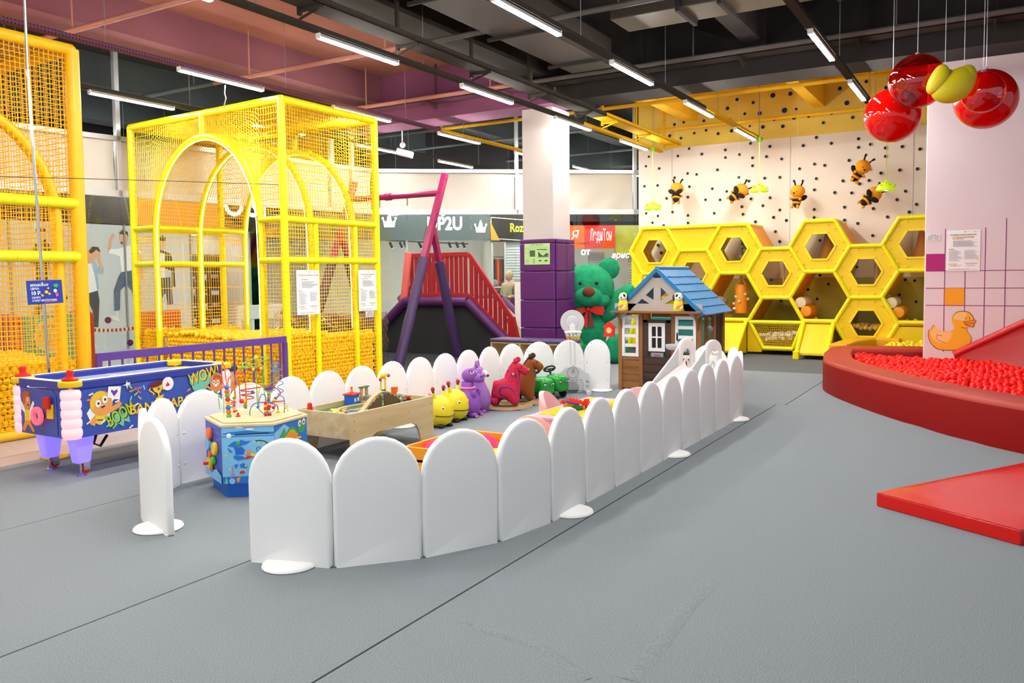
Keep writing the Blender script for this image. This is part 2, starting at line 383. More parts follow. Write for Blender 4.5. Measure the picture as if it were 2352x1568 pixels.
pipe(19.5, [(6, 14, 'teal')], 'grey pipe over the mall aisle right of the white column')
# ------------------------------------------------------------------ dotted wall and rose wall
wb = struct(MB().mm((17.7, -3, 0), (17.95, 7.1, 4.4)).build('wall_back', 'wall_cream'))
mat('pale_yellow', 'e6c95c', .85, noise=(2., .05)); part('upper_band', (17.7, -3, 4.4), (17.95, 7.1, 5.5), 'pale_yellow', wb)
part('lower_band', (17.69, -3, 0), (17.7, 6.95, 1.5), 'wall_olive', wb)
for y in (6.3, 3.75, 1.45): part('wall_seam', (17.694, y, 1.5), (17.699, y+.012, 4.4), 'col_white', wb)
disc = None
DOTS = '''1091,204,22 1229,191,19 806,237,16 934,261,14 1623,150,18 1833,94,16 1990,142,16 1678,264,22 730,307,17 258,320,13 337,347,16 867,350,13 985,347,19 1182,323,24 1276,312,12 228,402,15 748,390,12 309,435,13 383,417,13 542,406,13 1102,395,14 1256,385,14 1375,370,14 1557,345,16 1724,380,15 1490,421,14 187,485,15 271,525,15 360,544,13 466,504,12 560,481,13 655,508,14 762,486,16 907,448,11 1010,455,17 1169,450,17 1436,538,14 1331,603,14 1555,585,14 1771,549,14 1866,593,14 1771,617,14 1985,621,15 2118,611,15 2259,631,15 913,585,13 1067,609,14 425,627,12 713,637,13 526,670,13 335,686,12 824,674,13 713,698,12 929,700,13 1039,690,13 1160,709,13 105,691,11 82,767,11 187,785,12 650,795,13 929,763,13 1985,688,14 1696,720,14 1421,750,13 1502,760,13 1302,787,13 1857,789,14 1949,821,14 2098,797,14 2239,788,15 413,824,12 485,832,12 310,858,12 820,855,13 901,885,13 1025,862,13 1146,855,13 1435,865,13 1647,883,14 1779,907,14 1855,880,14 70,926,11 175,919,12 427,929,12 609,945,12 724,967,12 887,984,13 1420,954,13 1582,976,14 1716,979,14 2144,964,14 246,1022,12 415,1012,12 555,1033,12 671,1034,12 916,1026,13 1068,1017,13 2077,1032,14 2232,1069,14 843,1088,13 1011,1080,13 1146,1114,13 1419,1110,13 1660,1092,14 1888,1103,14 2174,1131,15 293,1131,12 84,1141,11 177,1161,11 624,1140,12 416,1157,12 853,1148,13 1096,1172,13 1418,1174,13 2001,1169,14 134,1215,11 416,1217,12 952,1208,13 1197,1197,13 1659,1195,14 1765,1221,14 223,1237,12'''
pts = [(1460+a/3.459, 160+b/3.459, c/3.459) for a, b, c in (map(float, t.split(',')) for t in DOTS.split())]
pts += [(1440+a/3.36, 480+b/3.36, 3.9) for a, b in ((992, 98), (1132, 64), (1231, 88), (1146, 174), (1179, 250), (1897, 204), (1555, 579), (1397, 621), (1468, 693), (1490, 510), (2148, 545), (2220, 552), (2103, 662), (2232, 715), (1775, 447), (1918, 442), (1932, 508), (240, 278), (160, 293), (265, 338), (515, 516), (1115, 548), (1190, 705), (1490, 242), (1570, 230))]
for x, y, r in pts:
    p = atx(x, y, 17.685)
    if disc is None:
        mb = MB(); mb.m(0).lathe([(.9, 0), (.9, .05)], n=18, ax=(-1, 0, 0)); mb.m(1).lathe([(.8, 0), (.8, .08)], n=18, ax=(-1, 0, 0))
        disc = mb.build('dot_sticker', ['white', 'black'], wb); o = disc
    else:
        o = disc.copy(); COL.objects.link(o)
    s = r*(17.685*.859+.509*p.y)/FPX*1.12; o.location = p; o.scale = (.05, s, s)
wr = struct(MB().mm((13.2, -8, 0), (13.55, .92, 4.86)).build('wall_right', 'wall_rose', bevel=.012))
def line_on_wall(ya, za, yb, zb, w=.011): MB().bar((13.199, ya, za), (13.199, yb, zb), w, .003, up=(1, 0, 0)).build('grid_line', 'plumline', wr)
for z in (1.605, 1.36, 1.115): line_on_wall(.895, z, -4, z)
for y, za, zb in ((.66, 2.2, .45), (.405, 1.605, .3), (.165, 2.2, .3), (-.08, 2.32, .3), (-.325, 2.3, .3), (-.57, 2.3, .3)): line_on_wall(y, za, y, zb)
MB().mm((13.196, .66, 1.605), (13.2, .9, 1.85)).build('painted_square', 'magenta', wr); MB().mm((13.196, .41, 1.12), (13.2, .655, 1.36)).build('painted_square', 'amber', wr)
mat('duck', 'f0b01a', .6); mat('duck_light', 'efc67a', .6); mat('duck_line', '4a2c1c', .6); mat('beak', 'f08a1c', .6)
P = Print((13.199, .895, .48), (0, -1, 0), (0, 0, 1), step=.0003, start=.003)
def wy(x, y): q = atx(2080+x/4.357, 480+y/4.357, 13.2); return (.895-q.y, q.z-.48)
def curve(P, k=4):
    n = len(P); Q = []
    for i in range(n):
        p0, p1, p2, p3 = (Vector(P[(i+j) % n]) for j in (-1, 0, 1, 2))
        for s in range(k): t = s/k; q = .5*((2*p1)+(p2-p0)*t+(2*p0-5*p1+4*p2-p3)*t*t+(3*p1-p0-3*p2+p3)*t**3); Q.append((q.x, q.y))
    return Q
OUT = [wy(*p) for p in ((285, 1160), (330, 1205), (400, 1222), (460, 1217), (487, 1190), (465, 1130), (467, 1085), (500, 1040), (560, 1024), (630, 1035), (670, 1075), (680, 1120), (665, 1165), (612, 1192), (620, 1225), (650, 1270), (655, 1310), (630, 1360), (570, 1395), (480, 1408), (400, 1408), (320, 1395), (265, 1350), (235, 1290), (232, 1230), (243, 1203), (262, 1200))]
OUT = curve(OUT); cx = sum(p[0] for p in OUT)/len(OUT); cy = sum(p[1] for p in OUT)/len(OUT)
P.poly([(cx+(a-cx)*1.025, cy+(b-cy)*1.03) for a, b in OUT], 'duck_line').poly(OUT, 'duck')
P.poly(curve([wy(*p) for p in ((290, 1180), (340, 1212), (400, 1228), (455, 1225), (458, 1270), (430, 1320), (380, 1340), (320, 1330), (270, 1290), (252, 1230))]), 'duck_light')
P.poly(curve([wy(*p) for p in ((478, 1095), (505, 1048), (560, 1032), (605, 1040), (610, 1080), (600, 1105), (560, 1116), (515, 1108))]), 'duck_light')
P.line([wy(*p) for p in ((370, 1270), (308, 1257), (315, 1275), (302, 1280), (330, 1315), (400, 1338))], .006, 'duck_line')
P.line([wy(603, 1078), wy(603, 1104)], .007, 'duck_line').line([wy(640, 1078), wy(640, 1104)], .007, 'duck_line')
P.poly([wy(*p) for p in ((578, 1125), (640, 1118), (700, 1105), (708, 1122), (685, 1150), (690, 1168), (675, 1186), (640, 1172), (600, 1160))], 'duck_line')
P.poly([wy(*p) for p in ((585, 1128), (640, 1122), (698, 1110), (702, 1120), (680, 1148), (684, 1166), (672, 1180), (640, 1166), (603, 1153))], 'beak')
P.line([wy(600, 1135), wy(640, 1142), wy(690, 1140)], .005, 'duck_line').line([wy(555, 1182), wy(590, 1190), wy(615, 1188)], .006, 'duck_line')
P.build('duck_mural', wr)
# white column
cl = struct(MB().mm((12.75, 6.7, 0), (13.4, 7.31, 4.53)).build('trim_1', 'col_white', bevel=.008))
# ------------------------------------------------------------------ glass fronts towards the mall
C0 = Vector((14.2, 11.95, 0))
def front(name, E, stops, z0=.1, ext=0):
    d = (Vector(E)-C0); L = d.length; d.normalize(); n = Vector((-d.y, d.x, 0))
    if n.dot(C0) > 0: n = -n                                   # towards the hall
    w_ = MB(); w_.bar(C0+Vector((0, 0, .05)), C0+d*L+Vector((0, 0, .05)), .09, .1)
    wnd = struct(w_.build(name, 'alu'))
    for z, h in ((3.05, .11), (3.96, .08)): MB().bar(C0+Vector((0, 0, z)), C0+d*L+Vector((0, 0, z)), .1, h).build('rail', 'alu', wnd)
    for s in stops: MB().mm((-.04, -.05, 3.0), (.04, .05, 5.5)).build('mullion', 'alu', wnd, bevel=.006).matrix_world = Matrix.Translation(C0+d*s) @ Matrix.Rotation(math.atan2(d.y, d.x), 4, 'Z')
    ed = [0]+list(stops)+[L]
    ed = sorted(set(ed))
    for a, b in zip(ed[:-1], ed[1:]):
        k = max(1, round((b-a)/1.25))
        for i in range(k):
            p, q = lerp(a, b, i/k)+.006, lerp(a, b, (i+1)/k)-.006
            MB().bar(C0+d*p+Vector((0, 0, 1.55)), C0+d*q+Vector((0, 0, 1.55)), .012, 2.88).build('pane', 'pane_clear', wnd)
        def cloth(u, v):
            s = lerp(a+.05, b-.05, u); r = .02*sin(u*9+v*4)+.02*sin(u*23-v*7)*(1-v)
            return C0+d*s-n*(.03+r)*1.+Vector((0, 0, lerp(3.1, 3.92, v)))
        mb = MB().grid(cloth, 24, 8); mb.build('fabric_panel', 'fabric_white', wnd, smooth=180)
    return d
dL = front('window_1', (2.0, 13.53, 0), (.61, 1.175, 5.69, 9.0)); dR = front('window_2', (17.9, 7.2, 0), (.05, 3.2, 5.95))
# purple round stickers on the glass
mat('sticker', '5a1f45', .6)
st = None
for (px, py, E, r) in ((248, 735, (2, 13.53), .055), (299, 787, (2, 13.53), .055), (1178, 690, (17.9, 7.2), .07), (602, 687, (2, 13.53), .06), (650, 718, (2, 13.53), .06)):
    q = Vector(E).to_3d()-C0; n = Vector((-q.y, q.x, 0)).normalized(); n = -n if n.dot(C0) > 0 else n
    d = ray(px, py); p0 = Vector((0, 0, EYE)); t = n.dot(C0+n*.012-p0)/n.dot(d)
    MB().lathe([(r, 0), (r, .004)], p0+d*t, 20, n).build('round_sticker', 'sticker', bpy.data.objects['window_1' if E[0] == 2 else 'window_2'])
# ------------------------------------------------------------------ LED battens under perforated tracks
mat('led', 'ffffff', .4, emit=LAMP, emitc='fffaf4'); mat('batten', '9a9894', .5); mat('led_side', 'ffffff', .4, emit=14., emitc='fffaf4')
def perf(name, hexc):
    m = mat(name, hexc, .95, 0., spec=.08); nt = m.node_tree; b = nt.nodes['Principled BSDF']
    tc = nt.nodes.new('ShaderNodeTexCoord'); v = nt.nodes.new('ShaderNodeTexVoronoi'); v.inputs['Scale'].default_value = 26; v.inputs['Randomness'].default_value = 0
    lt = nt.nodes.new('ShaderNodeMath'); lt.operation = 'LESS_THAN'; lt.inputs[1].default_value = .22
    mx = nt.nodes.new('ShaderNodeMixRGB'); mx.inputs[1].default_value = lin(hexc); mx.inputs[2].default_value = (.012, .012, .012, 1)
    nt.links.new(tc.outputs['Object'], v.inputs['Vector']); nt.links.new(v.outputs['Distance'], lt.inputs[0]); nt.links.new(lt.outputs[0], mx.inputs[0]); nt.links.new(mx.outputs[0], b.inputs['Base Color'])
    return m
perf('track_grey', '38342f'); perf('track_plum', '6a4458'); perf('track_yellow', 'd8a818'); perf('track_dark', '34342f')
def track(Y, segs, label, z=4.262, wd=.1):
    t = base('light_track', label, 'track', (segs[0][0], Y, z))
    for xa, xb, m in segs:
        mb = MB(); h = .05
        mb.mm((xa, Y-wd/2, z), (xb, Y+wd/2, z+.008)); mb.mm((xa, Y-wd/2, z+.008), (xb, Y-wd/2+.008, z+h)); mb.mm((xa, Y+wd/2-.008, z+.008), (xb, Y+wd/2, z+h))
        mb.build('track_section', m, t)
        x = xa+.8
        while x < xb:
            MB().cyl((x, Y, z+.008), (x, Y, 5.49), .005, 5).build('suspension_wire', 'alu_dark', t); x += 2.77
    return t
track(1.82, [(-6, 14.2, 'track_grey'), (14.2, 17, 'track_yellow')], 'light track nearest the right wall, grey turning yellow')
track(4.17, [(-6, 13.2, 'track_grey'), (13.2, 16.9, 'track_yellow')], 'light track running to the middle of the dotted wall')
track(6.41, [(-6, 13.3, 'track_grey'), (13.3, 17.3, 'track_yellow')], 'light track passing close in front of the white column')
track(8.86, [(-6, 12.4, 'track_plum'), (12.4, 15.5, 'track_yellow')], 'purple light track passing over the front of the arched cage')
track(10.95, [(-6, 20, 'track_dark')], 'dark light track farthest left, over the glass front')
# wide cable tray beside the third track
def tray(Y, segs, label, z=4.36, wd=.28, along='x'):
    t = base('cable_tray', label, 'cable tray', (segs[0][0], Y, z) if along == 'x' else (Y, segs[0][0], z))
    S = (lambda a, b: (a, b)) if along == 'x' else (lambda a, b: (b, a))
    for a0, a1, m in segs:
        mb = MB()
        def bb(p0, p1, q0, q1, z0, z1): mb.mm((*S(p0, q0), z0), (*S(p1, q1), z1))
        bb(a0, a1, Y-wd/2, Y+wd/2, z, z+.006); bb(a0, a1, Y-wd/2, Y-wd/2+.006, z, z+.07); bb(a0, a1, Y+wd/2-.006, Y+wd/2, z, z+.07)
        mb.build('tray_section', m, t); x = a0+.5
        while x < a1:
            k = MB(); k.mm((*S(x-.02, Y+wd/2+.01), z-.06), (*S(x+.02, Y+wd/2+.05), 5.49)); k.build('hanger', m, t)
            k = MB(); k.bar((*S(x, Y+wd/2+.03), z-.02), (*S(x, Y-wd/2), z-.02), .03, .03); k.bar((*S(x, Y+wd/2+.03), z-.1), (*S(x, Y-wd/2+.05), z-.03), .02, .02); k.build('bracket', m, t); x += 1.6
    return t
tray(6.06, [(1, 13.3, 'track_grey'), (13.3, 17.2, 'track_yellow')], 'wide perforated cable tray beside the track in front of the column')
tray(12.2, [(-2, 6.8, 'track_grey'), (6.8, 10.4, 'track_plum')], 'perforated cable tray crossing in front of the big cross beam', z=4.75, along='y')
T0 = None; names = {1.82: 'nearest the right wall', 4.17: 'leading to the dotted wall', 6.41: 'in front of the white column', 8.86: 'over the arched cage front', 10.95: 'over the glass front at left'}
ordn = ['first', 'second', 'third', 'fourth', 'fifth', 'sixth', 'seventh', 'eighth']
for Y, row in names.items():
    for k in range(-4, 5):
        x = 6.75+2.77*k+{8.86: .1, 10.95: .24}.get(Y, 0)
        if k == 4 and Y < 8: continue
        if (k == 3 and Y == 1.82) or (k == -1 and Y == 8.86): continue
        if k < -1 and k % 2: continue
        if T0 is None:
            T0 = thing('led_batten', '', 'light', (x, Y, 4.2)); b = T0
            MB().mm((0, -.03, .02), (1.36, .03, .055)).build('housing', 'batten', b, bevel=.004)
            MB().mm((.015, -.026, 0), (1.345, .026, .021)).build('diffuser', ['led', 'led_side'], b, bevel=.005)
            for p_ in b.children[-1].data.polygons: p_.material_index = 0 if p_.normal.z < -.5 else 1
            for sx in (0, 1.36): MB().box((sx, 0, .03), (.012, .062, .058)).build('end_cap', 'white', b)
        else:
            b = dup(T0); PLACE[b.name] = (Vector((x, Y, 4.2)), 0, 1.)
        b['label'] = 'LED batten light %s in view on the track %s' % (ordn[max(k+1, 0)], row) if k >= (-1 if Y > 6 else 0) else 'LED batten behind the viewpoint, %s, track %s' % ({-4: 'farther one', -2: 'nearer one'}.get(k, 'one'), row)
        b['group'] = 'LED battens on the ceiling tracks'
# security camera on the mall side
c = base('security_camera', 'white box security camera under the ceiling right of the cage', 'camera', atx(930, 352, 13.3))
p = atx(930, 352, 13.3)
R_ = Matrix.Rotation(math.radians(-60), 3, 'Z') @ Matrix.Rotation(math.radians(15), 3, 'Y')
MB().box(p, (.34, .14, .13), R=R_).build('housing', 'white', c, bevel=.02); MB().cyl(p+Vector((.05, .1, .2)), Vector((p.x+.05, p.y+.1, 4.95)), .012, 8).build('bracket', 'white', c)
MB().ball(p+Vector((.06, .1, .18)), .06, 12, 8).build('joint', 'white', c, smooth=180); MB().cyl(p+R_ @ Vector((-.172, 0, 0)), p+R_ @ Vector((-.18, 0, 0)), .04, 14).build('lens', 'black', c)
# ------------------------------------------------------------------ white play fence
mat('fence_white', 'fafbfb', .42, bump=(60., .03)); mat('bolt_white', 'e6e6e4', .4)
def arch_outline(wd, h, n=14):
    r = wd/2; pts = [(-r+.012, 0), (-r, .012), (-r, .2), (-r, .36)]
    pts += [(-r*cos(pi*i/n), h-r+r*sin(pi*i/n)) for i in range(n+1)]
    pts += [(r, .36), (r, .2), (r, .012), (r-.012, 0)]; return pts
def panel_mesh(wd, h=.715, t=.05):
    P = [Vector(p) for p in arch_outline(wd, h)]; N = len(P); mb = MB(); nor = []
    for i in range(N):
        d = (P[(i+1) % N]-P[i-1]).normalized(); nor.append(Vector((d.y, -d.x)))
    for (ins, y) in ((.026, -t/2), (.012, -t/2+.003), (.003, -t/2+.010), (0, -t/2+.02), (0, t/2-.02), (.003, t/2-.01), (.012, t/2-.003), (.026, t/2)):
        mb.v += [(p.x+q.x*ins, y, p.y if p.y < .02 else p.y+q.y*ins) for p, q in zip(P, nor)]
    for k in range(7):
        for i in range(N): mb.f.append((k*N+i, k*N+(i+1) % N, (k+1)*N+(i+1) % N, (k+1)*N+i))
    mb.f += [tuple(range(N-1, -1, -1)), tuple(range(7*N, 8*N))]; mb.mi = [0]*len(mb.f); return mb
PANEL = BOLT = FOOT = None
def fence(label, joints, feet, inner):
    global PANEL, BOLT, FOOT
    t = base('play_fence', label, 'fence', (joints[0][0], joints[0][1], 0))
    for (a, b) in zip(joints[:-1], joints[1:]):
        a, b = Vector((*a, 0)), Vector((*b, 0)); L = (b-a).length; d = (b-a)/L
        if PANEL is None: PANEL = panel_mesh(.5).build('panel', 'fence_white', t, smooth=50, fix=True); o = PANEL
        else: o = PANEL.copy(); COL.objects.link(o)
        o.parent = t; o.matrix_parent_inverse = Matrix.Translation(-t.location); o.location = (a+b)/2; o.rotation_euler = (0, 0, math.atan2(d.y, d.x)); o.scale = ((L-.004)/.5, 1, 1)
        n = Vector((-d.y, d.x, 0))*inner
        for x in (.045, L-.045):
            for z in (.16, .4):
                if BOLT is None: BOLT = MB().lathe([(.011, 0), (.010, .004), (.005, .006)], n=8, ax=(0, 1, 0)).build('bolt', 'bolt_white', t, smooth=60); c = BOLT
                else: c = BOLT.copy(); COL.objects.link(c)
                c.parent = t; c.matrix_parent_inverse = Matrix.Translation(-t.location); c.location = a+d*x+n*.0245+Vector((0, 0, z)); c.rotation_euler = (0, 0, math.atan2(n.y, n.x)-pi/2)
    for x, y in feet:
        if FOOT is None: FOOT = MB().lathe([(.15, 0), (.155, .006), (.15, .018), (.13, .024), (0, .026)], n=28).build('base_disc', 'fence_white', t, smooth=60); c = FOOT
        else: c = FOOT.copy(); COL.objects.link(c)
        c.parent = t; c.matrix_parent_inverse = Matrix.Translation(-t.location); c.location = (x, y, 0)
fence('front run of white arched play fence curving along the near side of the toy area',
      [(3.182, 3.63), (3.331, 3.142), (3.70, 2.81), (4.144, 2.576), (4.65, 2.49)]+[(4.65+.5017*k, 2.49-.0035*k) for k in range(1, 10)]+[(9.63, 2.60), (10.06, 2.86), (10.1, 3.34)],
      [(3.235, 3.38), (4.9, 2.46), (6.93, 2.46), (8.93, 2.46)], 1)
fence('back run of white arched play fence from the entrance gap round behind the toys',
      [(3.25, 4.42), (3.40, 4.90), (3.70, 5.29), (4.13, 5.51)]+[(4.13+.4857*k, 5.525) for k in range(1, 11)]+[(9.45, 5.43), (9.88, 5.21), (10.25, 4.93), (10.42, 4.60)],
      [(3.315, 4.64), (6.92, 5.5), (4.9, 5.525), (10.38, 4.72)], -1)
# ------------------------------------------------------------------ padded yellow cages
mat('pad_yellow', 'f6e800', .38, bump=(30., .04)); mat('pad_amber', 'f0b80c', .4, bump=(30., .04)); mat('pad_lime', 'e6e210', .4)
mat('net_yellow', 'fbcc1a', .7); mat('net_amber', 'f4b812', .7); mat('seam', 'd9c408', .5)
mat('neon', 'fff3b0', .4, emit=3.5, emitc='fff2b8'); mat('ball_yellow', 'ffcc08', .3, spec=.4); mat('ball_red', 'fa0804', .3, spec=.3); mat('ball_white', 'f8f4ea', .3); mat('ball_cream', 'e8c05a', .3)
def post(name, pts, r, m, parent, seam=True):
    o = MB().tube(pts, r, 14).build(name, m, parent, smooth=60)
    if seam and len(pts) == 2:
        a, b = Vector(pts[0]), Vector(pts[1]); L = (b-a).length; k = int(L/.32); mb = MB(); d = (b-a)/L
        for i in range(1, k): mb.lathe([(r+.0005, 0), (r+.0022, .003), (r+.0005, .006)], a+d*(L*i/k), 12, d)
        if k > 1: mb.build('sleeve_seam', 'seam' if m != 'pad_amber' else 'pad_amber', o)['kind'] = 'stuff'
    return o
def net(name, fn, nu, nv, m, parent, r=.0044, seg=(6, 6), skip=None):
    """knotted net: nu x nv cords over the surface fn(u,v), thin square cords, slightly slack"""
    mb = MB()
    for i in range(nu+1):
        P = [fn(i/nu, j/seg[1]) for j in range(seg[1]+1)]
        mb.tube(P, r, 4, cap=False)
    for j in range(nv+1):
        P = [fn(i/seg[0], j/nv) for i in range(seg[0]+1)]
        mb.tube(P, r, 4, cap=False)
    return mb.build(name, m, parent)
def flat_net(name, o, u, v, parent, m='net_yellow', cell=.052, sag=.02, r=.0044):
    o, u, v = Vector(o), Vector(u), Vector(v); n = u.cross(v).normalized(); ph = random.random()*6
    fn = lambda a, b: o+u*a+v*b+n*(sag*sin(pi*a)*sin(pi*b)*sin(5*a+3*b+ph))+u.normalized()*(.006*sin(9*b+ph))*sin(pi*a)
    return net(name, fn, max(2, round(u.length/cell)), max(2, round(v.length/cell)), m, parent, r)
def arch_pts(Yc, half, zs, zt, n=22):
    """upright legs, then a pointed round arch, as (y, z)"""
    out = []
    for i in range(n+1):
        a = pi*i/n; out.append((Yc-half*cos(a), zs+(zt-zs)*(sin(a)**.92)))
    return out
BX0, BX1, BY0, BY1, BH = 8.2, 10.15, 8.5, 12.1, 4.06
BXR = 8.4                                                  # the open face is a little out of square
def LX(y): return BX0+(BXR-BX0)*(y-BY0)/(BY1-BY0)
box = base('arched_net_cage', 'lemon yellow padded cage with three glowing white arches and a ball pool', 'play cage', (9.2, 10.3, 0))
R = .055
for i, (x, y) in enumerate(((BX0, BY0), (BX1, BY0), (BXR, BY1), (BX1, BY1))): post('corner_post', [(x, y, 0), (x, y, BH)], R, 'pad_yellow', box)
for a, b in (((BX0, BY0), (BX1, BY0)), ((BX0, BY0), (BXR, BY1)), ((BX1, BY0), (BX1, BY1)), ((BXR, BY1), (BX1, BY1))):
    post('top_rail', [(*a, BH), (*b, BH)], R, 'pad_yellow', box)
YL, YR, YC = 11.5, 8.97, 10.235
AP = arch_pts(YC, (YL-YR)/2, 2.2, 3.72)
for x in (BX0, 9.2, BX1):
    sk = (lambda y: LX(y)) if x == BX0 else (lambda y, x=x: x)
    legs = [(sk(YR), YR, 0), (sk(YR), YR, 1.1)]+[(sk(y), y, z) for y, z in AP]+[(sk(YL), YL, 1.1), (sk(YL), YL, 0)]
    o = MB().tube(legs, .05, 12).build('arch', 'pad_yellow', box, smooth=60)
    mb = MB()
    for i in range(1, 16):
        q = AP[min(len(AP)-2, 1+int(i*1.35))]; q2 = AP[min(len(AP)-1, 2+int(i*1.35))]
        mb.lathe([(.0505, 0), (.053, .003), (.0505, .006)], (sk(q[0]), q[0], q[1]), 10, (0, q2[0]-q[0], q2[1]-q[1]))
    mb.build('sleeve_seam', 'seam', o)['kind'] = 'stuff'
    inner = [(sk(YL)-.03, YL-.052, .8), (sk(YL)-.03, YL-.052, 1.5)]+[(sk(y)-.03, YC+(y-YC)*.953, z-.05) for y, z in reversed(AP)][1:-1]+[(sk(YR)-.03, YR+.052, 1.5), (sk(YR)-.03, YR+.052, .8)]
    MB().tube(inner, .008, 6).build('light_strip', 'neon', box, smooth=60, label='glowing white light strip inside the arch')
    post('hanger_post', [(sk(YC), YC, 3.72), (sk(YC), YC, BH)], .05, 'pad_yellow', box)
for z in (2.43, 1.86):
    post('cross_rail', [(BX0, BY0, z), (BX1, BY0, z)], .05, 'pad_lime', box); post('cross_rail', [(BX0, BY0, z), (BX0, YR, z)], .045, 'pad_lime', box)
    post('cross_rail', [(LX(YL), YL, z), (BXR, BY1, z)], .045, 'pad_lime', box); post('cross_rail', [(BX1, BY0, z), (BX1, YR, z)], .045, 'pad_lime', box)
    post('cross_rail', [(LX(YL), YL, z), (9.2, YL, z)], .045, 'pad_lime', box); post('cross_rail', [(9.2, YL, z), (BX1, YL, z)], .045, 'pad_lime', box); post('cross_rail', [(BXR, BY1, z), (BX1, BY1, z)], .045, 'pad_lime', box)
for x in (8.82, 9.66): post('stanchion', [(x, BY0+.02, 0), (x, BY0+.02, 2.43)], .045, 'pad_yellow', box)
flat_net('side_net', (BX0, BY0, 0), (BX1-BX0, 0, 0), (0, 0, BH), box)
net('roof_net', lambda u, v: Vector((lerp(LX(lerp(BY0, BY1, v)), BX1, u), lerp(BY0, BY1, v), BH-.05*sin(pi*u)*sin(pi*v)*(1+.3*sin(9*u+7*v)))), 38, 68, 'net_yellow', box)
flat_net('side_net', (LX(YL), YL, .0), (BXR-LX(YL), BY1-YL, 0), (0, 0, 2.3), box); flat_net('side_net', (BX0, BY0, 0), (0, YR-BY0, 0), (0, 0, 2.3), box)
def spandrel(u, v, X=None):                                        # net between arch and the frame above it
    y = lerp(BY0, BY1, u); k = (y-YC)/((YL-YR)/2)
    lo = 2.2 if abs(k) >= 1 else 2.2+1.52*(max(0, 1-k*k)**.46)
    return Vector((LX(y) if X is None else X, y, lerp(lo, BH, v)))
net('arch_net', spandrel, 68, 22, 'net_yellow', box, seg=(40, 4)); net('arch_net', lambda u, v: spandrel(u, v, BX1), 68, 22, 'net_yellow', box, seg=(40, 4))
ALL = AP+[(YL, 1.2)]
def vault(u, v):
    q = v*(len(ALL)-1); i = min(int(q), len(ALL)-2); f = q-i
    yy = lerp(ALL[i][0], ALL[i+1][0], f); return Vector((lerp(LX(yy), BX1, u), yy, lerp(ALL[i][1], ALL[i+1][1], f)))
net('tunnel_net', vault, 38, 86, 'net_yellow', box, seg=(2, 48))
net('tunnel_net', lambda u, v: Vector((lerp(LX(YL), BX1, u), YL, v*1.2)), 38, 22, 'net_yellow', box, seg=(2, 2))
# left cage
CX, CY, CH, CY1, CX0 = 5.28, 8.56, 4.06, 12.0, 1.9
cage = base('net_cage', 'amber padded net cage standing behind the air hockey table', 'play cage', (3.6, 10.2, 0))
for x, y in ((CX, CY), (CX0, CY), (CX, CY1), (CX0, CY1)): post('corner_post', [(x, y, 0), (x, y, CH)], .075 if y == CY and x == CX else .06, 'pad_amber', cage)
for a, b in (((CX0, CY), (CX, CY)), ((CX, CY), (CX, CY1)), ((CX0, CY1), (CX, CY1)), ((CX0, CY), (CX0, CY1))): post('top_rail', [(*a, CH), (*b, CH)], .06, 'pad_amber', cage)
post('base_rail', [(CX0, CY-.03, .05), (CX, CY-.03, .05)], .05, 'pad_amber', cage)
for z in (2.43, 1.86): post('cross_rail', [(CX0, CY-.02, z), (CX-.03, CY-.02, z)], .058, 'pad_lime', cage)
AC, AHF = 3.9, 1.17
AQ = [(AC-AHF*cos(pi*i/24), 2.2+1.2*sin(pi*i/24)**.95) for i in range(25)]
MB().tube([(AC-AHF, CY+.05, 0), (AC-AHF, CY+.05, 1.2)]+[(x, CY+.05, z) for x, z in AQ]+[(AC+AHF, CY+.05, 1.2), (AC+AHF, CY+.05, 0)], .06, 12).build('arch', 'pad_amber', cage, smooth=60)
for yy in (10.2,):
    MB().tube([(AC-AHF, yy, 0), (AC-AHF, yy, 1.2)]+[(x, yy, z) for x, z in AQ]+[(AC+AHF, yy, 1.2), (AC+AHF, yy, 0)], .05, 12).build('arch', 'pad_amber', cage, smooth=60)
    MB().tube([(AC+AHF-.06, yy-.03, .8), (AC+AHF-.06, yy-.03, 2.2)]+[(AC+(x-AC)*.95, yy-.03, z-.06) for x, z in reversed(AQ)][1:-1]+[(AC-AHF+.06, yy-.03, 2.2), (AC-AHF+.06, yy-.03, .8)], .012, 8).build('light_strip', 'neon', cage, smooth=60)
flat_net('front_net', (CX0, CY, 0), (CX-CX0, 0, 0), (0, 0, CH), cage, 'net_amber', cell=.05); flat_net('side_net', (CX, CY, 0), (0, CY1-CY, 0), (0, 0, CH), cage, 'net_amber', cell=.06)
flat_net('roof_net', (CX0, CY, CH), (CX-CX0, 0, 0), (0, CY1-CY, 0), cage, 'net_amber', cell=.06, sag=.06);
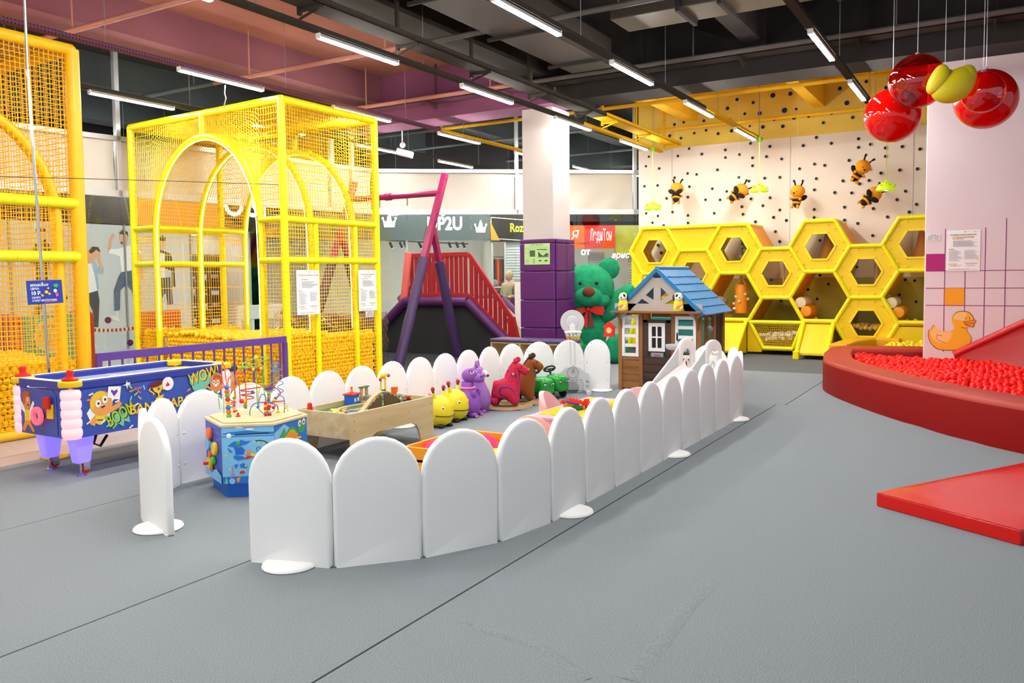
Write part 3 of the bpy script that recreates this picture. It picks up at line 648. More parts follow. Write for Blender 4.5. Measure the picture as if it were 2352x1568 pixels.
# ------------------------------------------------------------------ pool balls: nearest ones singly, the rest as one heap
def rnd(a): return (random.random()*2-1)*a
def pool(x0, y0, x1, y1, top, r, inside=None, faces='', bump=.03):
    """positions: a top layer with a slightly heaped surface and the layers against the faces that show"""
    out = []; s = r*1.98; j = 0; y = y0+r
    while y < y1-r+.001:
        x = x0+r+(s/2 if j % 2 else 0)
        while x < x1-r+.001:
            if inside is None or inside(x, y):
                out.append((x+rnd(r*.5), y+rnd(r*.5), top-r+bump*(sin(x*3.1)+cos(y*2.7+x))+rnd(r*.6), 'top')); out.append((x+s/2, y+rnd(r*.2), top-r*2.6+rnd(r*.3), 'under'))
            x += s
        y += s*.87; j += 1
    for f in faces:
        z = r; k = 0
        while z < top-r:
            a, b = (x0, x1) if f in 'fb' else (y0, y1); t = a+r+(s/2 if k % 2 else 0)
            while t < b-r+.001:
                d = r+random.random()*r*.45
                p = {'f': (t, y0+d), 'b': (t, y1-d), 'l': (x0+d, t), 'r': (x1-d, t)}[f]
                out.append((p[0]+(rnd(r*.12) if f in 'fb' else 0), p[1], z+rnd(r*.12), f)); 
                q = {'f': (t+s/2, y0+d+s*.8), 'l': (x0+d+s*.8, t+s/2)}.get(f)
                if q: out.append((q[0], q[1], z+s/2, 'under'))
                t += s
            z += s*.87; k += 1
    return out
def heap(items, r, name, m, label, group, heap_name, heap_label, keep, seen=lambda p: True, seg=12, rings=8):
    items.sort(key=lambda p: (Vector(p[:3])-Vector((0, 0, EYE))).length if p[3] != 'under' and seen(p) else 99)
    first = None
    for p in items[:keep]:
        if first is None: first = MB().ball((0, 0, 0), r, 16, 10).build(name, m, smooth=180); o = first
        else: o = first.copy(); COL.objects.link(o)
        o.location = p[:3]; o.rotation_euler = (rnd(3), rnd(3), 0); tag(o, label, 'ball', group)
    mb = MB()
    for p in items[keep:]: mb.ball(p[:3], r, *((8, 5) if p[3] == 'under' else (seg, rings)))
    if items[keep:]: tag(mb.build(heap_name, m, smooth=180), heap_label, 'balls', kind='stuff')
random.seed(11)
def on_screen(p):
    v = Vector(p[:3])-Vector((0, 0, EYE)); z = v.dot(FW); x = PCX+FPX*v.dot(RT)/z; y = PCY-FPX*v.dot(UP)/z; return 5 < x < 2347 and y < 1560
A_ = pool(CX0+.1, CY+.03, CX-.05, CY1-.05, .78, .036, faces='fr')
heap(A_, .036, 'yellow_ball', 'ball_yellow', 'glossy yellow plastic ball in the pool of the amber cage', 'yellow balls in the amber cage', 'yellow_ball_heap', 'heap of yellow plastic balls filling the amber cage', 120, lambda p: on_screen(p) and p[3] == 'f' and p[0] > 4.25)
B_ = [p for p in pool(BX0+.02, BY0+.03, BX1-.02, YR-.05, .76, .036, faces='fl')+pool(BXR+.02, YL+.05, BX1-.02, BY1-.03, .8, .036, faces='l')]
B_ += [p for p in pool(LX(YL)+.03, YR+.06, BX1-.03, YL-.06, .74, .036, faces='l') if p[0] < 8.9 or p[3] != 'l']
heap(B_, .036, 'yellow_ball', 'ball_yellow', 'glossy yellow plastic ball in the pool of the arched cage', 'yellow balls in the arched cage', 'yellow_ball_heap', 'heap of yellow plastic balls filling the arched cage', 178, lambda p: p[3] == 'f' and p[2] > .2)
# ------------------------------------------------------------------ purple railing between the cages
mat('purple_metal', '5c3a92', .4)
rl = base('purple_railing', 'purple metal railing with upright bars between the two yellow cages', 'railing', (6.7, 8.5, 0))
yR = 8.47
MB().mm((5.36, yR-.02, .72), (8.14, yR+.02, .81)).build('handrail', 'purple_metal', rl, bevel=.004); MB().mm((5.36, yR-.015, .1), (8.14, yR+.015, .14)).build('bottom_rail', 'purple_metal', rl)
for x in (5.36, 8.09): MB().mm((x, yR-.025, 0), (x+.06, yR+.025, .72)).build('end_post', 'purple_metal', rl, bevel=.004)
o = None
for k in range(1, 18):
    x = 5.36+.157*k
    if o is None: o = MB().mm((-.009, -.009, .14), (.009, .009, .72)).build('baluster', 'purple_metal', rl); c = o
    else: c = o.copy(); COL.objects.link(c)
    c.location = (x, yR, 0)
t = base('light_feed_cable', 'white cable hanging from the light track to the roof of the arched cage', 'cable', aty(514, 250, 10.4)); MB().tube([aty(517, 196, 9.0), aty(516, 215, 9.2), aty(519, 225, 9.3), aty(514, 248, 9.5)], .008, 6).build('cable', 'white', t, smooth=180)
t = base('stretched_wire', 'thin dark wire stretched across in front of the cages at head height', 'wire', aty(180, 410, 8.35)); MB().tube([aty(-20, 405, 8.3), aty(180, 410, 8.35), aty(400, 416, 8.4), aty(640, 424, 8.44)], .004, 5).build('wire', 'beam_dark', t)
# ------------------------------------------------------------------ air hockey table
mat('ah_blue', '3352ac', .35, noise=(4., .06)); mat('ah_navy', '24389a', .35); mat('ah_light', '3a57b4', .4); mat('ah_yellow', 'f2c713', .4); mat('ah_pink', 'f6c4c8', .35, emit=.9, emitc='ff9ca4')
mat('ah_leg', '9a8cf4', .35, emit=1.1, emitc='7a66ff'); mat('chrome', 'd4d6d8', .15, 1.); mat('ah_red', 'd0121c', .35); mat('ah_glass', 'cfd6dc', .08); mat('ah_rose', 'ff6470', .4, emit=1.4, emitc='ff4656')
mat('skin_a', 'e9a052', .6); mat('skin_b', 'd98a4c', .6); mat('hair_y', 'edc723', .6); mat('hair_r', 'c2501c', .6); mat('ink', '3a1f14', .6); mat('mint', '6cc4ac', .6); mat('lime', 'a4cc1c', .6); mat('print_white', 'f4f4f4', .6); mat('print_purple', '6a3cab', .6); mat('print_red', 'd81f2a', .6); mat('print_orange', 'f0902a', .6); mat('print_green', '3f9a58', .6); mat('print_yellow', 'f2cf1c', .6); mat('print_sky', '7cc4e8', .6); mat('print_pink', 'ec4f9a', .6); mat('maroon', '6a1c18', .6)
X0, X1, Y0, Y1, ZB, ZT = 3.76, 5.36, 6.33, 7.12, .34, .80
ah = base('air_hockey_table', 'blue illuminated air hockey table with cartoon boys and glowing violet legs', 'game table', (4.55, 6.72, 0))
c = .1                                                     # corner chamfer
foot = [(X0+c, Y0), (X1-c, Y0), (X1, Y0+c), (X1, Y1-c), (X1-c, Y1), (X0+c, Y1), (X0, Y1-c), (X0, Y0+c)]
MB().prism(foot, (0, 0, ZB), (1, 0, 0), (0, 1, 0), ZT-.07-ZB).build('cabinet', 'ah_blue', ah, bevel=.006)
MB().mm((X0+.06, Y0+.05, ZT-.1), (X1-.06, Y1-.05, ZT-.055)).build('playfield', 'ah_glass', ah)
for a, b in (((X0+c*.6, Y0-.012, ZT-.07), (X1-c*.6, Y0+.05, ZT)), ((X0+c*.6, Y1-.05, ZT-.07), (X1-c*.6, Y1+.012, ZT)), ((X0-.012, Y0+c*.6, ZT-.07), (X0+.05, Y1-c*.6, ZT)), ((X1-.05, Y0+c*.6, ZT-.07), (X1+.012, Y1-c*.6, ZT))):
    o = MB().mm(a, b).build('rim', 'ah_navy', ah, bevel=.012)
    (MB().mm((a[0], a[1], b[2]+.0003), (b[0], b[1], b[2]+.003))).build('trim_strip', 'print_white', o)
for sx, xc in ((1, X0), (-1, X1)):
    for sy, yc in ((1, Y0), (-1, Y1)):
        ctr = Vector((xc+sx*.055, yc+sy*.055, 0)); dirn = Vector((-sx, -sy, 0)).normalized(); ang = math.atan2(dirn.y, dirn.x)
        prof = [(.066, 0)]
        for k in range(5):
            z = .012+k*.076; prof += [(.07, z), (.077, z+.014), (.079, z+.038), (.077, z+.062), (.07, z+.074)]
        prof += [(.066, .40)]
        MB().lathe(prof, ctr+Vector((0, 0, ZB-.005)), 20).build('corner_lamp', 'ah_pink', ah, smooth=60, label='pink glowing ribbed corner lamp')
        MB().lathe([(.088, 0), (.092, .012), (.09, .04), (.07, .05), (0, .052)], ctr+Vector((0, 0, ZT-.045)), 20).build('corner_cap', 'ah_yellow', ah, smooth=50)
        if xc == X0:
            MB().lathe([(.062, 0), (.064, .012), (.05, .022), (.03, .026), (.024, .04), (.03, .062), (.024, .08), (0, .086)], ctr+Vector((0, 0, ZT+.006)), 20).build('mallet', 'ah_red', ah, smooth=50, label='red mallet resting on the yellow corner')
        # tapered glowing leg with caster and levelling foot
        lx, ly = xc+sx*.19, yc+sy*.17
        q = MB()
        for (h, zz) in ((.088, ZB), (.058, .1)):
            q.v += [(lx-h, ly-h*.8, zz), (lx+h, ly-h*.8, zz), (lx+h, ly+h*.8, zz), (lx-h, ly+h*.8, zz)]
        q.f = [(0, 4, 5, 1), (1, 5, 6, 2), (2, 6, 7, 3), (3, 7, 4, 0), (0, 1, 2, 3), (7, 6, 5, 4)]; q.mi = [0]*6
        lg = q.build('leg', 'ah_leg', ah, bevel=.016, fix=True)
        MB().cyl((lx-.02, ly-.02, .012), (lx-.02, ly-.02, .1), .009, 10).lathe([(.04, 0), (.042, .006), (.03, .014), (.012, .02)], (lx-.02, ly-.02, 0), 16).build('levelling_foot', 'chrome', lg, smooth=50)
        MB().cyl((lx+.045, ly+.005, .042), (lx+.045, ly+.03, .042), .038, 16).build('caster_wheel', 'ah_red', lg, smooth=50)
        MB().mm((lx+.02, ly-.002, .03), (lx+.075, ly+.003, .1)).mm((lx+.02, ly+.033, .03), (lx+.075, ly+.037, .1)).build('caster_fork', 'chrome', lg)
# artwork: long side facing the camera (origin at its lower left corner)
def side(px, py): q = aty(px, py, Y0); return (q.x-X0, q.z-ZB)
P = Print((X0, Y0, ZB), (1, 0, 0), (0, 0, 1))
C3 = lambda x, y: side(190+x/6.918, 810+y/6.918)
def D3(pts): return [C3(*p) for p in pts]
for x, y, r in ((990, 730, .048), (1515, 450, .045), (610, 700, .05), (60, 690, .05)): q = C3(x, y); P.ring(q[0], q[1], r, .018, 'ah_light')
P.poly(D3([(60, 965), (130, 850), (430, 870), (430, 1020), (290, 1140), (120, 1090)]), 'print_white')
P.poly(D3([(105, 1095), (190, 990), (255, 960), (350, 930), (550, 790), (575, 760), (620, 800), (590, 860), (380, 985), (320, 1080), (270, 1145), (205, 1120), (185, 1165), (120, 1135)]), 'skin_a')
P.poly(D3([(190, 1010), (265, 960), (355, 930), (370, 985), (320, 1080), (270, 1145), (200, 1115), (225, 1060)]), 'print_yellow'); P.line(D3([(225, 1068), (320, 1065)]), .012, 'print_purple')
q = C3(290, 800); P.ell(q[0], q[1], .1, .105, 'skin_a', rot=.5)
P.poly(D3([(130, 890), (120, 760), (170, 660), (240, 610), (330, 620), (385, 670), (385, 730), (320, 700), (240, 730), (190, 780), (180, 870), (150, 900)]), 'hair_y')
for x, y in ((240, 805), (345, 740)): q = C3(x, y); P.ell(q[0], q[1], .024, .031, 'print_white'); P.ell(q[0]+.002, q[1], .010, .012, 'ink')
P.poly(D3([(270, 840), (355, 805), (345, 855), (300, 880)]), 'maroon'); P.poly(D3([(275, 840), (352, 808), (350, 822), (280, 850)]), 'print_white')
P.poly(D3([(400, 535), (600, 530), (580, 740), (490, 735), (455, 780), (450, 725), (380, 705)]), 'print_white'); P.poly(D3([(490, 690), (435, 610), (450, 580), (490, 605), (530, 575), (550, 610)]), 'print_purple')
P.poly(D3([(345, 1190), (420, 1090), (470, 1030), (450, 930), (530, 970), (600, 880), (640, 970), (730, 880), (720, 980), (745, 1100), (650, 1080), (640, 1170), (560, 1120), (470, 1215), (465, 1150)]), 'mint')
q = C3(418, 1185); P.text('BOOM', q[0]+.008, q[1]-.006, .145, 'ink', rot=.42, squeeze=.62, bold=.03); P.text('BOOM', q[0], q[1], .145, 'lime', rot=.42, squeeze=.62, bold=.015)
q = C3(735, 1000); P.text('BANANAPARK', q[0], q[1]+.01, .115, 'ah_yellow', rot=.012, squeeze=1.0, bold=.02)
# cup and thumb badge
P.line(D3([(1140, 560), (1070, 545), (1045, 590), (1090, 625), (1130, 650), (1105, 670)]), .012, 'ah_yellow').line(D3([(1250, 520), (1280, 450), (1260, 530), (1265, 580), (1285, 570)]), .012, 'ah_yellow')
P.poly(D3([(1090, 540), (1240, 450), (1250, 560), (1225, 620), (1200, 645), (1215, 680), (1280, 655), (1260, 710), (1145, 750), (1150, 715), (1190, 690), (1180, 640), (1120, 610)]), 'ah_yellow')
q = C3(1163, 495); P.ell(q[0], q[1], .075, .025, 'maroon', rot=.22); q = C3(1193, 568); P.poly([(q[0]+(.022 if i % 2 == 0 else .009)*sin(i*pi/5), q[1]+(.022 if i % 2 == 0 else .009)*cos(i*pi/5)) for i in range(10)], 'print_purple')
q = C3(1340, 487); P.ell(q[0], q[1], .058, .06, 'print_white', n=24); P.poly(D3([(1305, 530), (1310, 500), (1325, 480), (1332, 445), (1345, 480), (1365, 485), (1365, 520), (1330, 530)]), 'print_red')
# wow bubble and red haired boy
for x, y, r in ((1770, 430, .06), (1860, 390, .06), (1940, 430, .055), (1820, 500, .06), (1780, 530, .04), (1890, 520, .05)): q = C3(x, y); P.ell(q[0], q[1], r, r, 'mint')
q = C3(1690, 520); P.text('WOW!', q[0]+.006, q[1]-.004, .15, 'ink', rot=.2, squeeze=.72, bold=.03); P.text('WOW!', q[0], q[1], .15, 'ah_yellow', rot=.2, squeeze=.72, bold=.012)
P.poly(D3([(1900, 520), (1960, 510), (2050, 570), (2140, 570), (2230, 510), (2245, 540), (2140, 610), (2050, 610)]), 'skin_b')
P.poly(D3([(2040, 580), (2150, 570), (2165, 620), (2130, 640), (2120, 800), (2070, 800), (2060, 640), (2030, 630)]), 'print_white'); P.poly(D3([(2065, 600), (2120, 595), (2120, 800), (2070, 800)]), 'print_green')
q = C3(2105, 465); P.ell(q[0], q[1], .073, .093, 'skin_b'); P.poly(D3([(2040, 460), (2060, 370), (2130, 345), (2200, 380), (2195, 480), (2165, 500), (2160, 420), (2100, 400)]), 'hair_r')
for x in (2062, 2128): q = C3(x, 465); P.ell(q[0], q[1], .016, .019, 'print_white'); P.ell(q[0], q[1], .007, .009, 'ink')
P.poly(D3([(2060, 500), (2130, 490), (2105, 535), (2080, 535)]), 'print_white'); P.poly(D3([(2055, 355), (2075, 310), (2085, 345), (2110, 320), (2105, 355)]), 'print_green')
q = C3(680, 505); P.poly([(q[0]+(.04 if i % 2 == 0 else .01)*sin(i*pi/4), q[1]+(.04 if i % 2 == 0 else .01)*cos(i*pi/4)) for i in range(8)], 'print_white')
P.line(D3([(800, 590), (820, 545), (830, 585), (850, 540), (860, 580), (885, 535), (895, 570), (915, 530)]), .008, 'print_orange')
for x, y, m, r in ((755, 600, 'print_orange', .2), (735, 540, 'lime', -.8), (950, 545, 'print_sky', -1.3), (820, 650, 'lime', .6), (880, 710, 'lime', -.8), (870, 612, 'print_pink', -.7), (740, 720, 'print_sky', 1.2), (830, 815, 'print_white', .4), (1660, 585, 'print_orange', .5), (1660, 675, 'print_orange', -.4), (690, 480, 'print_white', 0), (520, 765, 'print_white', .3), (65, 1105, 'print_white', .5), (740, 1168, 'print_white', .6), (75, 745, 'print_orange', 0), (100, 655, 'print_white', .3)):
    q = C3(x, y); P.poly([(q[0]+a*cos(r)-b*sin(r), q[1]+a*sin(r)+b*cos(r)) for a, b in ((-.02, -.006), (.02, -.006), (.02, .006), (-.02, .006))], m)
P.build('side_artwork', ah)
# short end: boy, coin door, ring, slot
MB().prism([(-.012, -.22), (.012, -.22), (.012, .1), (-.04, .15), (-.3, .15), (-.3, .135), (-.05, .135), (-.012, .095)], (X0-.002, Y0+.17, ZB+.235), (0, -1, 0), (0, 0, 1), .004).build('door_seam', 'ah_light', ah)
ry, rz = Y0+.37, ZB+.17
MB().ringprism(circle(.075, 28), circle(.036, 28), (X0-.03, ry, rz), (0, -1, 0), (0, 0, 1), .03).build('puck_return_ring', 'ah_rose', ah, bevel=.006, label='glowing pink puck return ring')
MB().cyl((X0-.004, ry, rz), (X0+.001, ry, rz), .037, 20).build('puck_opening', 'black', ah)
MB().mm((X0-.02, Y0+.2, ZB+.15), (X0, Y0+.28, ZB+.27)).build('coin_plate', 'ah_yellow', ah, bevel=.006); MB().mm((X0-.045, Y0+.205, ZB+.235), (X0-.02, Y0+.29, ZB+.33)).build('coin_slot', 'ah_red', ah, bevel=.008)
P = Print((X0, Y1-.1, ZB), (0, -1, 0), (0, 0, 1), start=.001)
P.poly([(.02, .2), (.0, .26), (.02, .27), (.07, .2), (.13, .2), (.19, .28), (.21, .26), (.15, .17), (.14, .1), (.06, .1), (.06, .17)], 'print_white').poly([(.065, .2), (.135, .2), (.135, .105), (.065, .105)], 'print_yellow')
P.poly([(.065, .11), (.135, .11), (.2, .03), (.175, .015), (.11, .08), (.05, .015), (.02, .03)], 'print_orange').ell(.1, .27, .058, .07, 'skin_b').poly([(.045, .25), (.04, .33), (.08, .36), (.15, .35), (.14, .31), (.09, .31), (.07, .24)], 'hair_r')
P.ell(.115, .285, .012, .014, 'print_white').ell(.117, .285, .005, .006, 'ink').poly([(.1, .245), (.14, .25), (.125, .228)], 'maroon')
P.build('end_artwork', ah)
MB().tube([(X0+.3, Y0+.12, .33), (X0+.27, Y0+.12, .25), (X0+.33, Y0+.12, .22), (X0+.4, Y0+.13, .3)], .012, 8).build('power_cable', 'black', ah, smooth=180)
# playfield marks
P = Print((X0+.06, Y0+.05, ZT-.055), (1, 0, 0), (0, 1, 0))
P.ring(.74, .345, .17, .012, 'print_white', 32).rect(.735, .02, .745, .67, 'print_white').ring(.02, .345, .16, .012, 'print_white', 28).ring(1.46, .345, .2, .16, 'ah_yellow', 28).rect(.02, .015, .06, .66, 'print_orange')
P.build('field_marking', ah)
# sign on a tall chrome pole behind the table
sp = base('price_sign_stand', 'blue price sign on a tall chrome pole behind the air hockey table', 'sign', aty(118, 880, 7.35))
a = aty(55, -20, 7.35); b = aty(63, 160, 7.35); c_ = aty(119, 900, 7.35); c_.z = 0
MB().tube([a, b], .011, 10).build('upper_pole', 'alu_dark', sp, smooth=60); MB().tube([b, c_], .013, 12).lathe([(.12, 0), (.12, .01), (.02, .02)], c_, 20).build('chrome_pole', 'chrome', sp, smooth=60)
mat('sign_blue', '1f3c9c', .4)
q = [aty(x, y, 7.3) for x, y in ((61, 645), (138, 642), (146, 695), (66, 700))]; o_ = q[3]; u_ = (q[2]-q[3]).normalized(); v_ = (q[0]-q[3]); W_ = (q[2]-q[3]).length; H_ = v_.length; v_.normalize()
MB().prism([(0, 0), (W_, 0), (W_, H_), (0, H_)], o_+Vector((0, .012, 0)), u_, v_, .012).build('sign_board', 'sign_blue', sp)
P = Print(o_, u_, v_, start=.002); k = W_/.6
P.text('ВРЕМЕННАЯ', .05*k, H_*.76, .05*k, 'print_white', bold=.02).text('ЦЕНА:', .05*k, H_*.62, .05*k, 'print_white', bold=.02).text('10 Р.', .05*k, H_*.4, .085*k, 'print_white', bold=.03).text('СКОРО', .06*k, H_*.25, .042*k, 'print_white', bold=.02).text('СТАНЕТ БЕСПЛАТНЫМ!', .06*k, H_*.12, .042*k, 'print_white', bold=.02, squeeze=.85)
P.line([(.27*k, H_*.08), (W_*.83, H_*.09)], .008*k, 'print_pink')
for x, y, r in ((.42, .88, .02), (.58, .66, .02), (.52, .5, .034), (.6, .42, .024), (.4, .36, .022)): P.ell(x*W_, y*H_, r*k, r*.85*k, 'print_orange'); P.ell(x*W_+.003*k, y*H_+.002*k, r*.6*k, r*.5*k, 'print_yellow')
P.poly([(.8*W_+a*k*(.06 if i % 2 else .035), .76*H_+b*k*(.045 if i % 2 else .025)) for i, (a, b) in enumerate((cos(t*pi/7), sin(t*pi/7)) for t in range(14))], 'print_green').ell(.77*W_, .54*H_, .03*k, .03*k, 'print_white').poly([(.76*W_, .44*H_), (.84*W_, .46*H_), (.86*W_, .32*H_), (.78*W_, .28*H_)], 'print_pink')
P.build('sign_print', sp)
# ------------------------------------------------------------------ activity cube with bead maze
wood('ply', 'e6cfa4', 'd6b988', .45, 0, 7.); wood('ply_edge', 'caa878', 'b8935f', .5, 0, 9.); mat('cube_base', '1766cc', .4); mat('cube_navy', '2b4ab4', .4); mat('cube_sky', '7fc4ee', .4); mat('cube_blue', '1c74d0', .4)
mat('bead_red', 'dc2018', .3); mat('bead_yellow', 'f2cc14', .3); mat('bead_green', '58bc38', .3); mat('bead_blue', '2a78cc', .3); mat('bead_orange', 'ee6a1c', .3); mat('wire_orange', 'f06a1c', .35); mat('wire_green', '78c830', .35); mat('wire_blue', '3c84c8', .35); mat('wire_red', 'b81c24', .35); mat('wire_yellow', 'f2cc1c', .35)
HT = .56
TOPP = [atz(x, y, HT) for x, y in ((468, 953), (505, 972), (630, 968))]
cc = Vector((4.40, 4.92, 0)); TP = [(p.x-cc.x, p.y-cc.y) for p in TOPP]; TP = TP+[(-a, -b) for a, b in TP]
def sc(P, k): return [(a*k, b*k) for a, b in P]
ac = base('activity_cube', 'six-sided wooden activity cube with a sea picture and a wire bead maze on top', 'toy', cc)
X_, Y_, Z_ = Vector((1, 0, 0)), Vector((0, 1, 0)), Vector((0, 0, 1))
MB().prism(sc(TP, .86), cc, X_, Y_, .11).build('plinth', 'cube_base', ac, bevel=.003)
MB().prism(sc(TP, .97), cc+Z_*.11, X_, Y_, .42).build('body', 'cube_navy', ac)
MB().prism(TP, cc+Z_*.53, X_, Y_, .018).build('top_board', 'ply', ac, bevel=.003); tb = MB().prism(sc(TP, .9), cc+Z_*.548, X_, Y_, .012).build('top_board', 'ply', ac, bevel=.003)
def cf(i):                                                 # frame of side i (between corner i and i+1), seen from outside
    a = cc+Vector((*sc(TP, .97)[i], .11)); b = cc+Vector((*sc(TP, .97)[(i+1) % 6], .11)); u = (b-a); L = u.length; return a, u.normalized(), L
a, u, L = cf(1)
sgn = 1 if u.cross(Z_).dot(a-cc) > 0 else -1
def sideframe(i):
    a, u, L = cf(i)
    if u.cross(Z_).dot((a+u*L/2)-cc-Z_*.11) < 0: return a+u*L, -u, L
    return a, u, L
o1, u1, L1 = sideframe(1); H1 = .42
P = Print(o1, u1, Z_, step=.0003)
def K(x, y): return ((x-310)/(1155-310)*L1, (1250-y)/(1250-300)*H1)
def KK(pts): return [K(*p) for p in pts]
P.rect(0, 0, L1, H1, 'cube_sky').rect(0, .0, L1, K(0, 1130)[1], 'cube_blue').poly(KK([(330, 410), (450, 385), (720, 370), (930, 395), (1150, 405), (1150, 440), (330, 425)]), 'cube_blue').rect(0, K(0, 470)[1], L1, K(0, 455)[1], 'cube_blue')
for x, y in ((595, 318), (765, 345)): q = K(x, y); P.ell(q[0], q[1], .03, .007, 'print_white')
P.line(KK([(520, 435), (1070, 420)]), .007, 'black').line(KK([(850, 545), (930, 540), (1000, 555), (1060, 600)]), .007, 'black')
for pts in ([(480, 560), (520, 540), (640, 560), (630, 620), (500, 640), (400, 620)], [(500, 640), (680, 680), (660, 760), (540, 775)], [(500, 780), (640, 790), (690, 840), (560, 865), (495, 820)], [(590, 930), (650, 905), (710, 950), (700, 1000), (600, 980)], [(500, 930), (560, 920), (565, 960), (520, 1000)], [(600, 515), (700, 545), (790, 540), (700, 600), (620, 610)], [(400, 640), (450, 680), (490, 730), (430, 720)]): P.poly(KK(pts), 'cube_blue')
P.poly(KK([(525, 640), (645, 640), (645, 765), (525, 765)]), 'cube_base').poly(KK([(535, 560), (580, 540), (610, 590), (570, 615)]), 'print_green').poly(KK([(690, 760), (720, 700), (790, 690), (760, 750), (720, 790)]), 'print_orange').poly(KK([(650, 840), (720, 790), (840, 800), (720, 840)]), 'print_red').poly(KK([(765, 750), (850, 755), (850, 800), (790, 800)]), 'print_yellow')
P.poly(KK([(570, 995), (700, 995), (700, 1105), (570, 1105)]), 'print_sky').poly(KK([(585, 1050), (640, 1025), (685, 1060), (640, 1090), (590, 1085)]), 'print_red').line(KK([(440, 1170), (470, 1080), (430, 1060), (480, 1060), (475, 960)]), .007, 'print_pink').line(KK([(480, 1110), (510, 1080)]), .006, 'print_pink').poly(KK([(530, 1160), (600, 1130), (580, 1210), (550, 1230)]), 'print_orange').ell(*K(465, 1200), .022, .022, 'cube_sky').ring(*K(900, 680), .018, .006, 'cube_blue').poly(KK([(340, 1240), (380, 1110), (400, 1240)]), 'mint')
for x, y in ((845, 560), (900, 600), (985, 580), (435, 1000), (375, 775), (690, 950)): q = K(x, y); P.ell(q[0], q[1], .006, .008, 'print_yellow', n=8)
P.build('sea_print', ac)
MB().lathe([(.018, 0), (.018, .01), (.01, .014)], o1+u1*K(430, 450)[0]+Z_*K(430, 450)[1], 16, u1.cross(Z_)).build('sliding_knob', 'print_white', ac); MB().lathe([(.012, 0), (.012, .01)], o1+u1*K(570, 575)[0]+Z_*K(570, 575)[1], 12, u1.cross(Z_)).build('sliding_knob', 'bead_green', ac)
o2, u2, L2 = sideframe(2)
if (o2+u2*L2/2-o1).length > 0:
    P = Print(o2, u2, Z_, step=.0003); P.rect(0, 0, L2, H1, 'cube_blue').poly([(0, .36), (.3*L2, .41), (.5*L2, .36), (.2*L2, .25), (0, .2)], 'cube_sky')
    P.ell(.52*L2, .22, .2*L2*1.25, .155, 'print_green', n=28).ell(.52*L2, .22, .17*L2*1.2, .135, 'lime', n=28).poly([(.4*L2, .1), (.6*L2, .1), (.6*L2, .25), (.72*L2, .31), (.5*L2, .345), (.3*L2, .31), (.44*L2, .25)], 'print_orange').ell(.82*L2, .36, .05, .055, 'print_green').ell(.77*L2, .385, .02, .026, 'print_white').ell(.9*L2, .39, .02, .026, 'print_white').ell(.78*L2, .38, .008, .011, 'ink').ell(.9*L2, .385, .008, .011, 'ink').poly([(.1*L2, .3), (.3*L2, .38), (.35*L2, .33), (.15*L2, .25)], 'print_green')
    for x, y in ((.25, .22), (.62, .19)): P.rect(x*L2, y, x*L2+.04, y+.012, 'black')
    P.rect(.66*L2, .27, .8*L2, .285, 'print_yellow').build('turtle_print', ac)
o0, u0, L0 = sideframe(0)
P = Print(o0, u0, Z_, step=.0003); P.rect(0, 0, L0, H1, 'cube_navy')
for i in range(26): P.ell(random.random()*L0, .05+random.random()*.35, .004, .006, random.choice(['print_white', 'print_orange', 'print_yellow']), n=8)
P.poly([(.0, 0), (L0, 0), (L0, .06), (.7*L0, .09), (.4*L0, .05), (0, .08)], 'cube_sky').ell(.4*L0, .07, .04, .03, 'bead_red').build('reef_print', ac)
for cx_, cz, r, m in ((.36, .33, .048, 'bead_orange'), (.3, .25, .048, 'print_sky'), (.68, .24, .05, 'bead_yellow'), (.42, .18, .03, 'bead_orange'), (.58, .145, .03, 'bead_green'), (.36, .11, .05, 'bead_yellow')):
    n = u0.cross(Z_); MB().lathe([(r*.96, 0), (r, .004), (r, .02), (r*.9, .026)], o0+u0*cx_*L0+Z_*cz+n*.004, 20, n).build('gear_wheel', m, ac, smooth=50)
MB().cyl(o0+u0*.36*L0+Z_*.11+u0.cross(Z_)*.03, o0+u0*.36*L0+Z_*.11+u0.cross(Z_)*.065, .012, 10).build('crank_knob', 'bead_red', ac)
zt = .56
def wpt(px, py, k=0.): # point of the wire picture on an upright plane through the cube, k metres nearer or farther
    X = cc.x+k; d = ray(px, py); n = Vector((FW.x, FW.y, 0)).normalized(); t = (n.dot(cc)+k)/n.dot(d); return Vector((0, 0, EYE))+d*t
def W(x, y, k=0.): return wpt(480+x/8.709, 800+y/8.709, k)
def wire(pts, m, r=.0042):
    Q = []
    for i in range(len(pts)-1):                            # Catmull-Rom
        p0, p1, p2, p3 = (pts[max(i-1, 0)], pts[i], pts[i+1], pts[min(i+2, len(pts)-1)])
        for t in (0, .2, .4, .6, .8):
            Q.append(.5*((2*p1)+(p2-p0)*t+(2*p0-5*p1+4*p2-p3)*t*t+(3*p1-p0-3*p2+p3)*t**3))
    Q.append(pts[-1]); return MB().tube(Q, r, 6).build('maze_wire', m, ac, smooth=180)
wire([W(400, 1390, -.14), W(370, 1000, -.14), W(350, 700, -.12), W(310, 400, -.1), W(290, 310, -.1), W(265, 300, -.1), W(255, 500, -.1), W(290, 720, -.1), W(380, 780, -.1), W(480, 740, -.05), W(530, 560, 0), W(620, 490, .03), W(710, 560, .05), W(740, 800, .05), W(755, 1210, .05)], 'wire_orange')
wire([W(380, 750, .0), W(385, 620, 0), W(470, 540, .02), W(560, 580, .04), W(600, 700, .05), W(625, 1030, .06)], 'wire_orange'); wire([W(530, 1000, .02), W(515, 600, .03), W(600, 450, .06), W(690, 500, .08), W(730, 700, .08), W(745, 1100, .08)], 'wire_orange', .005)
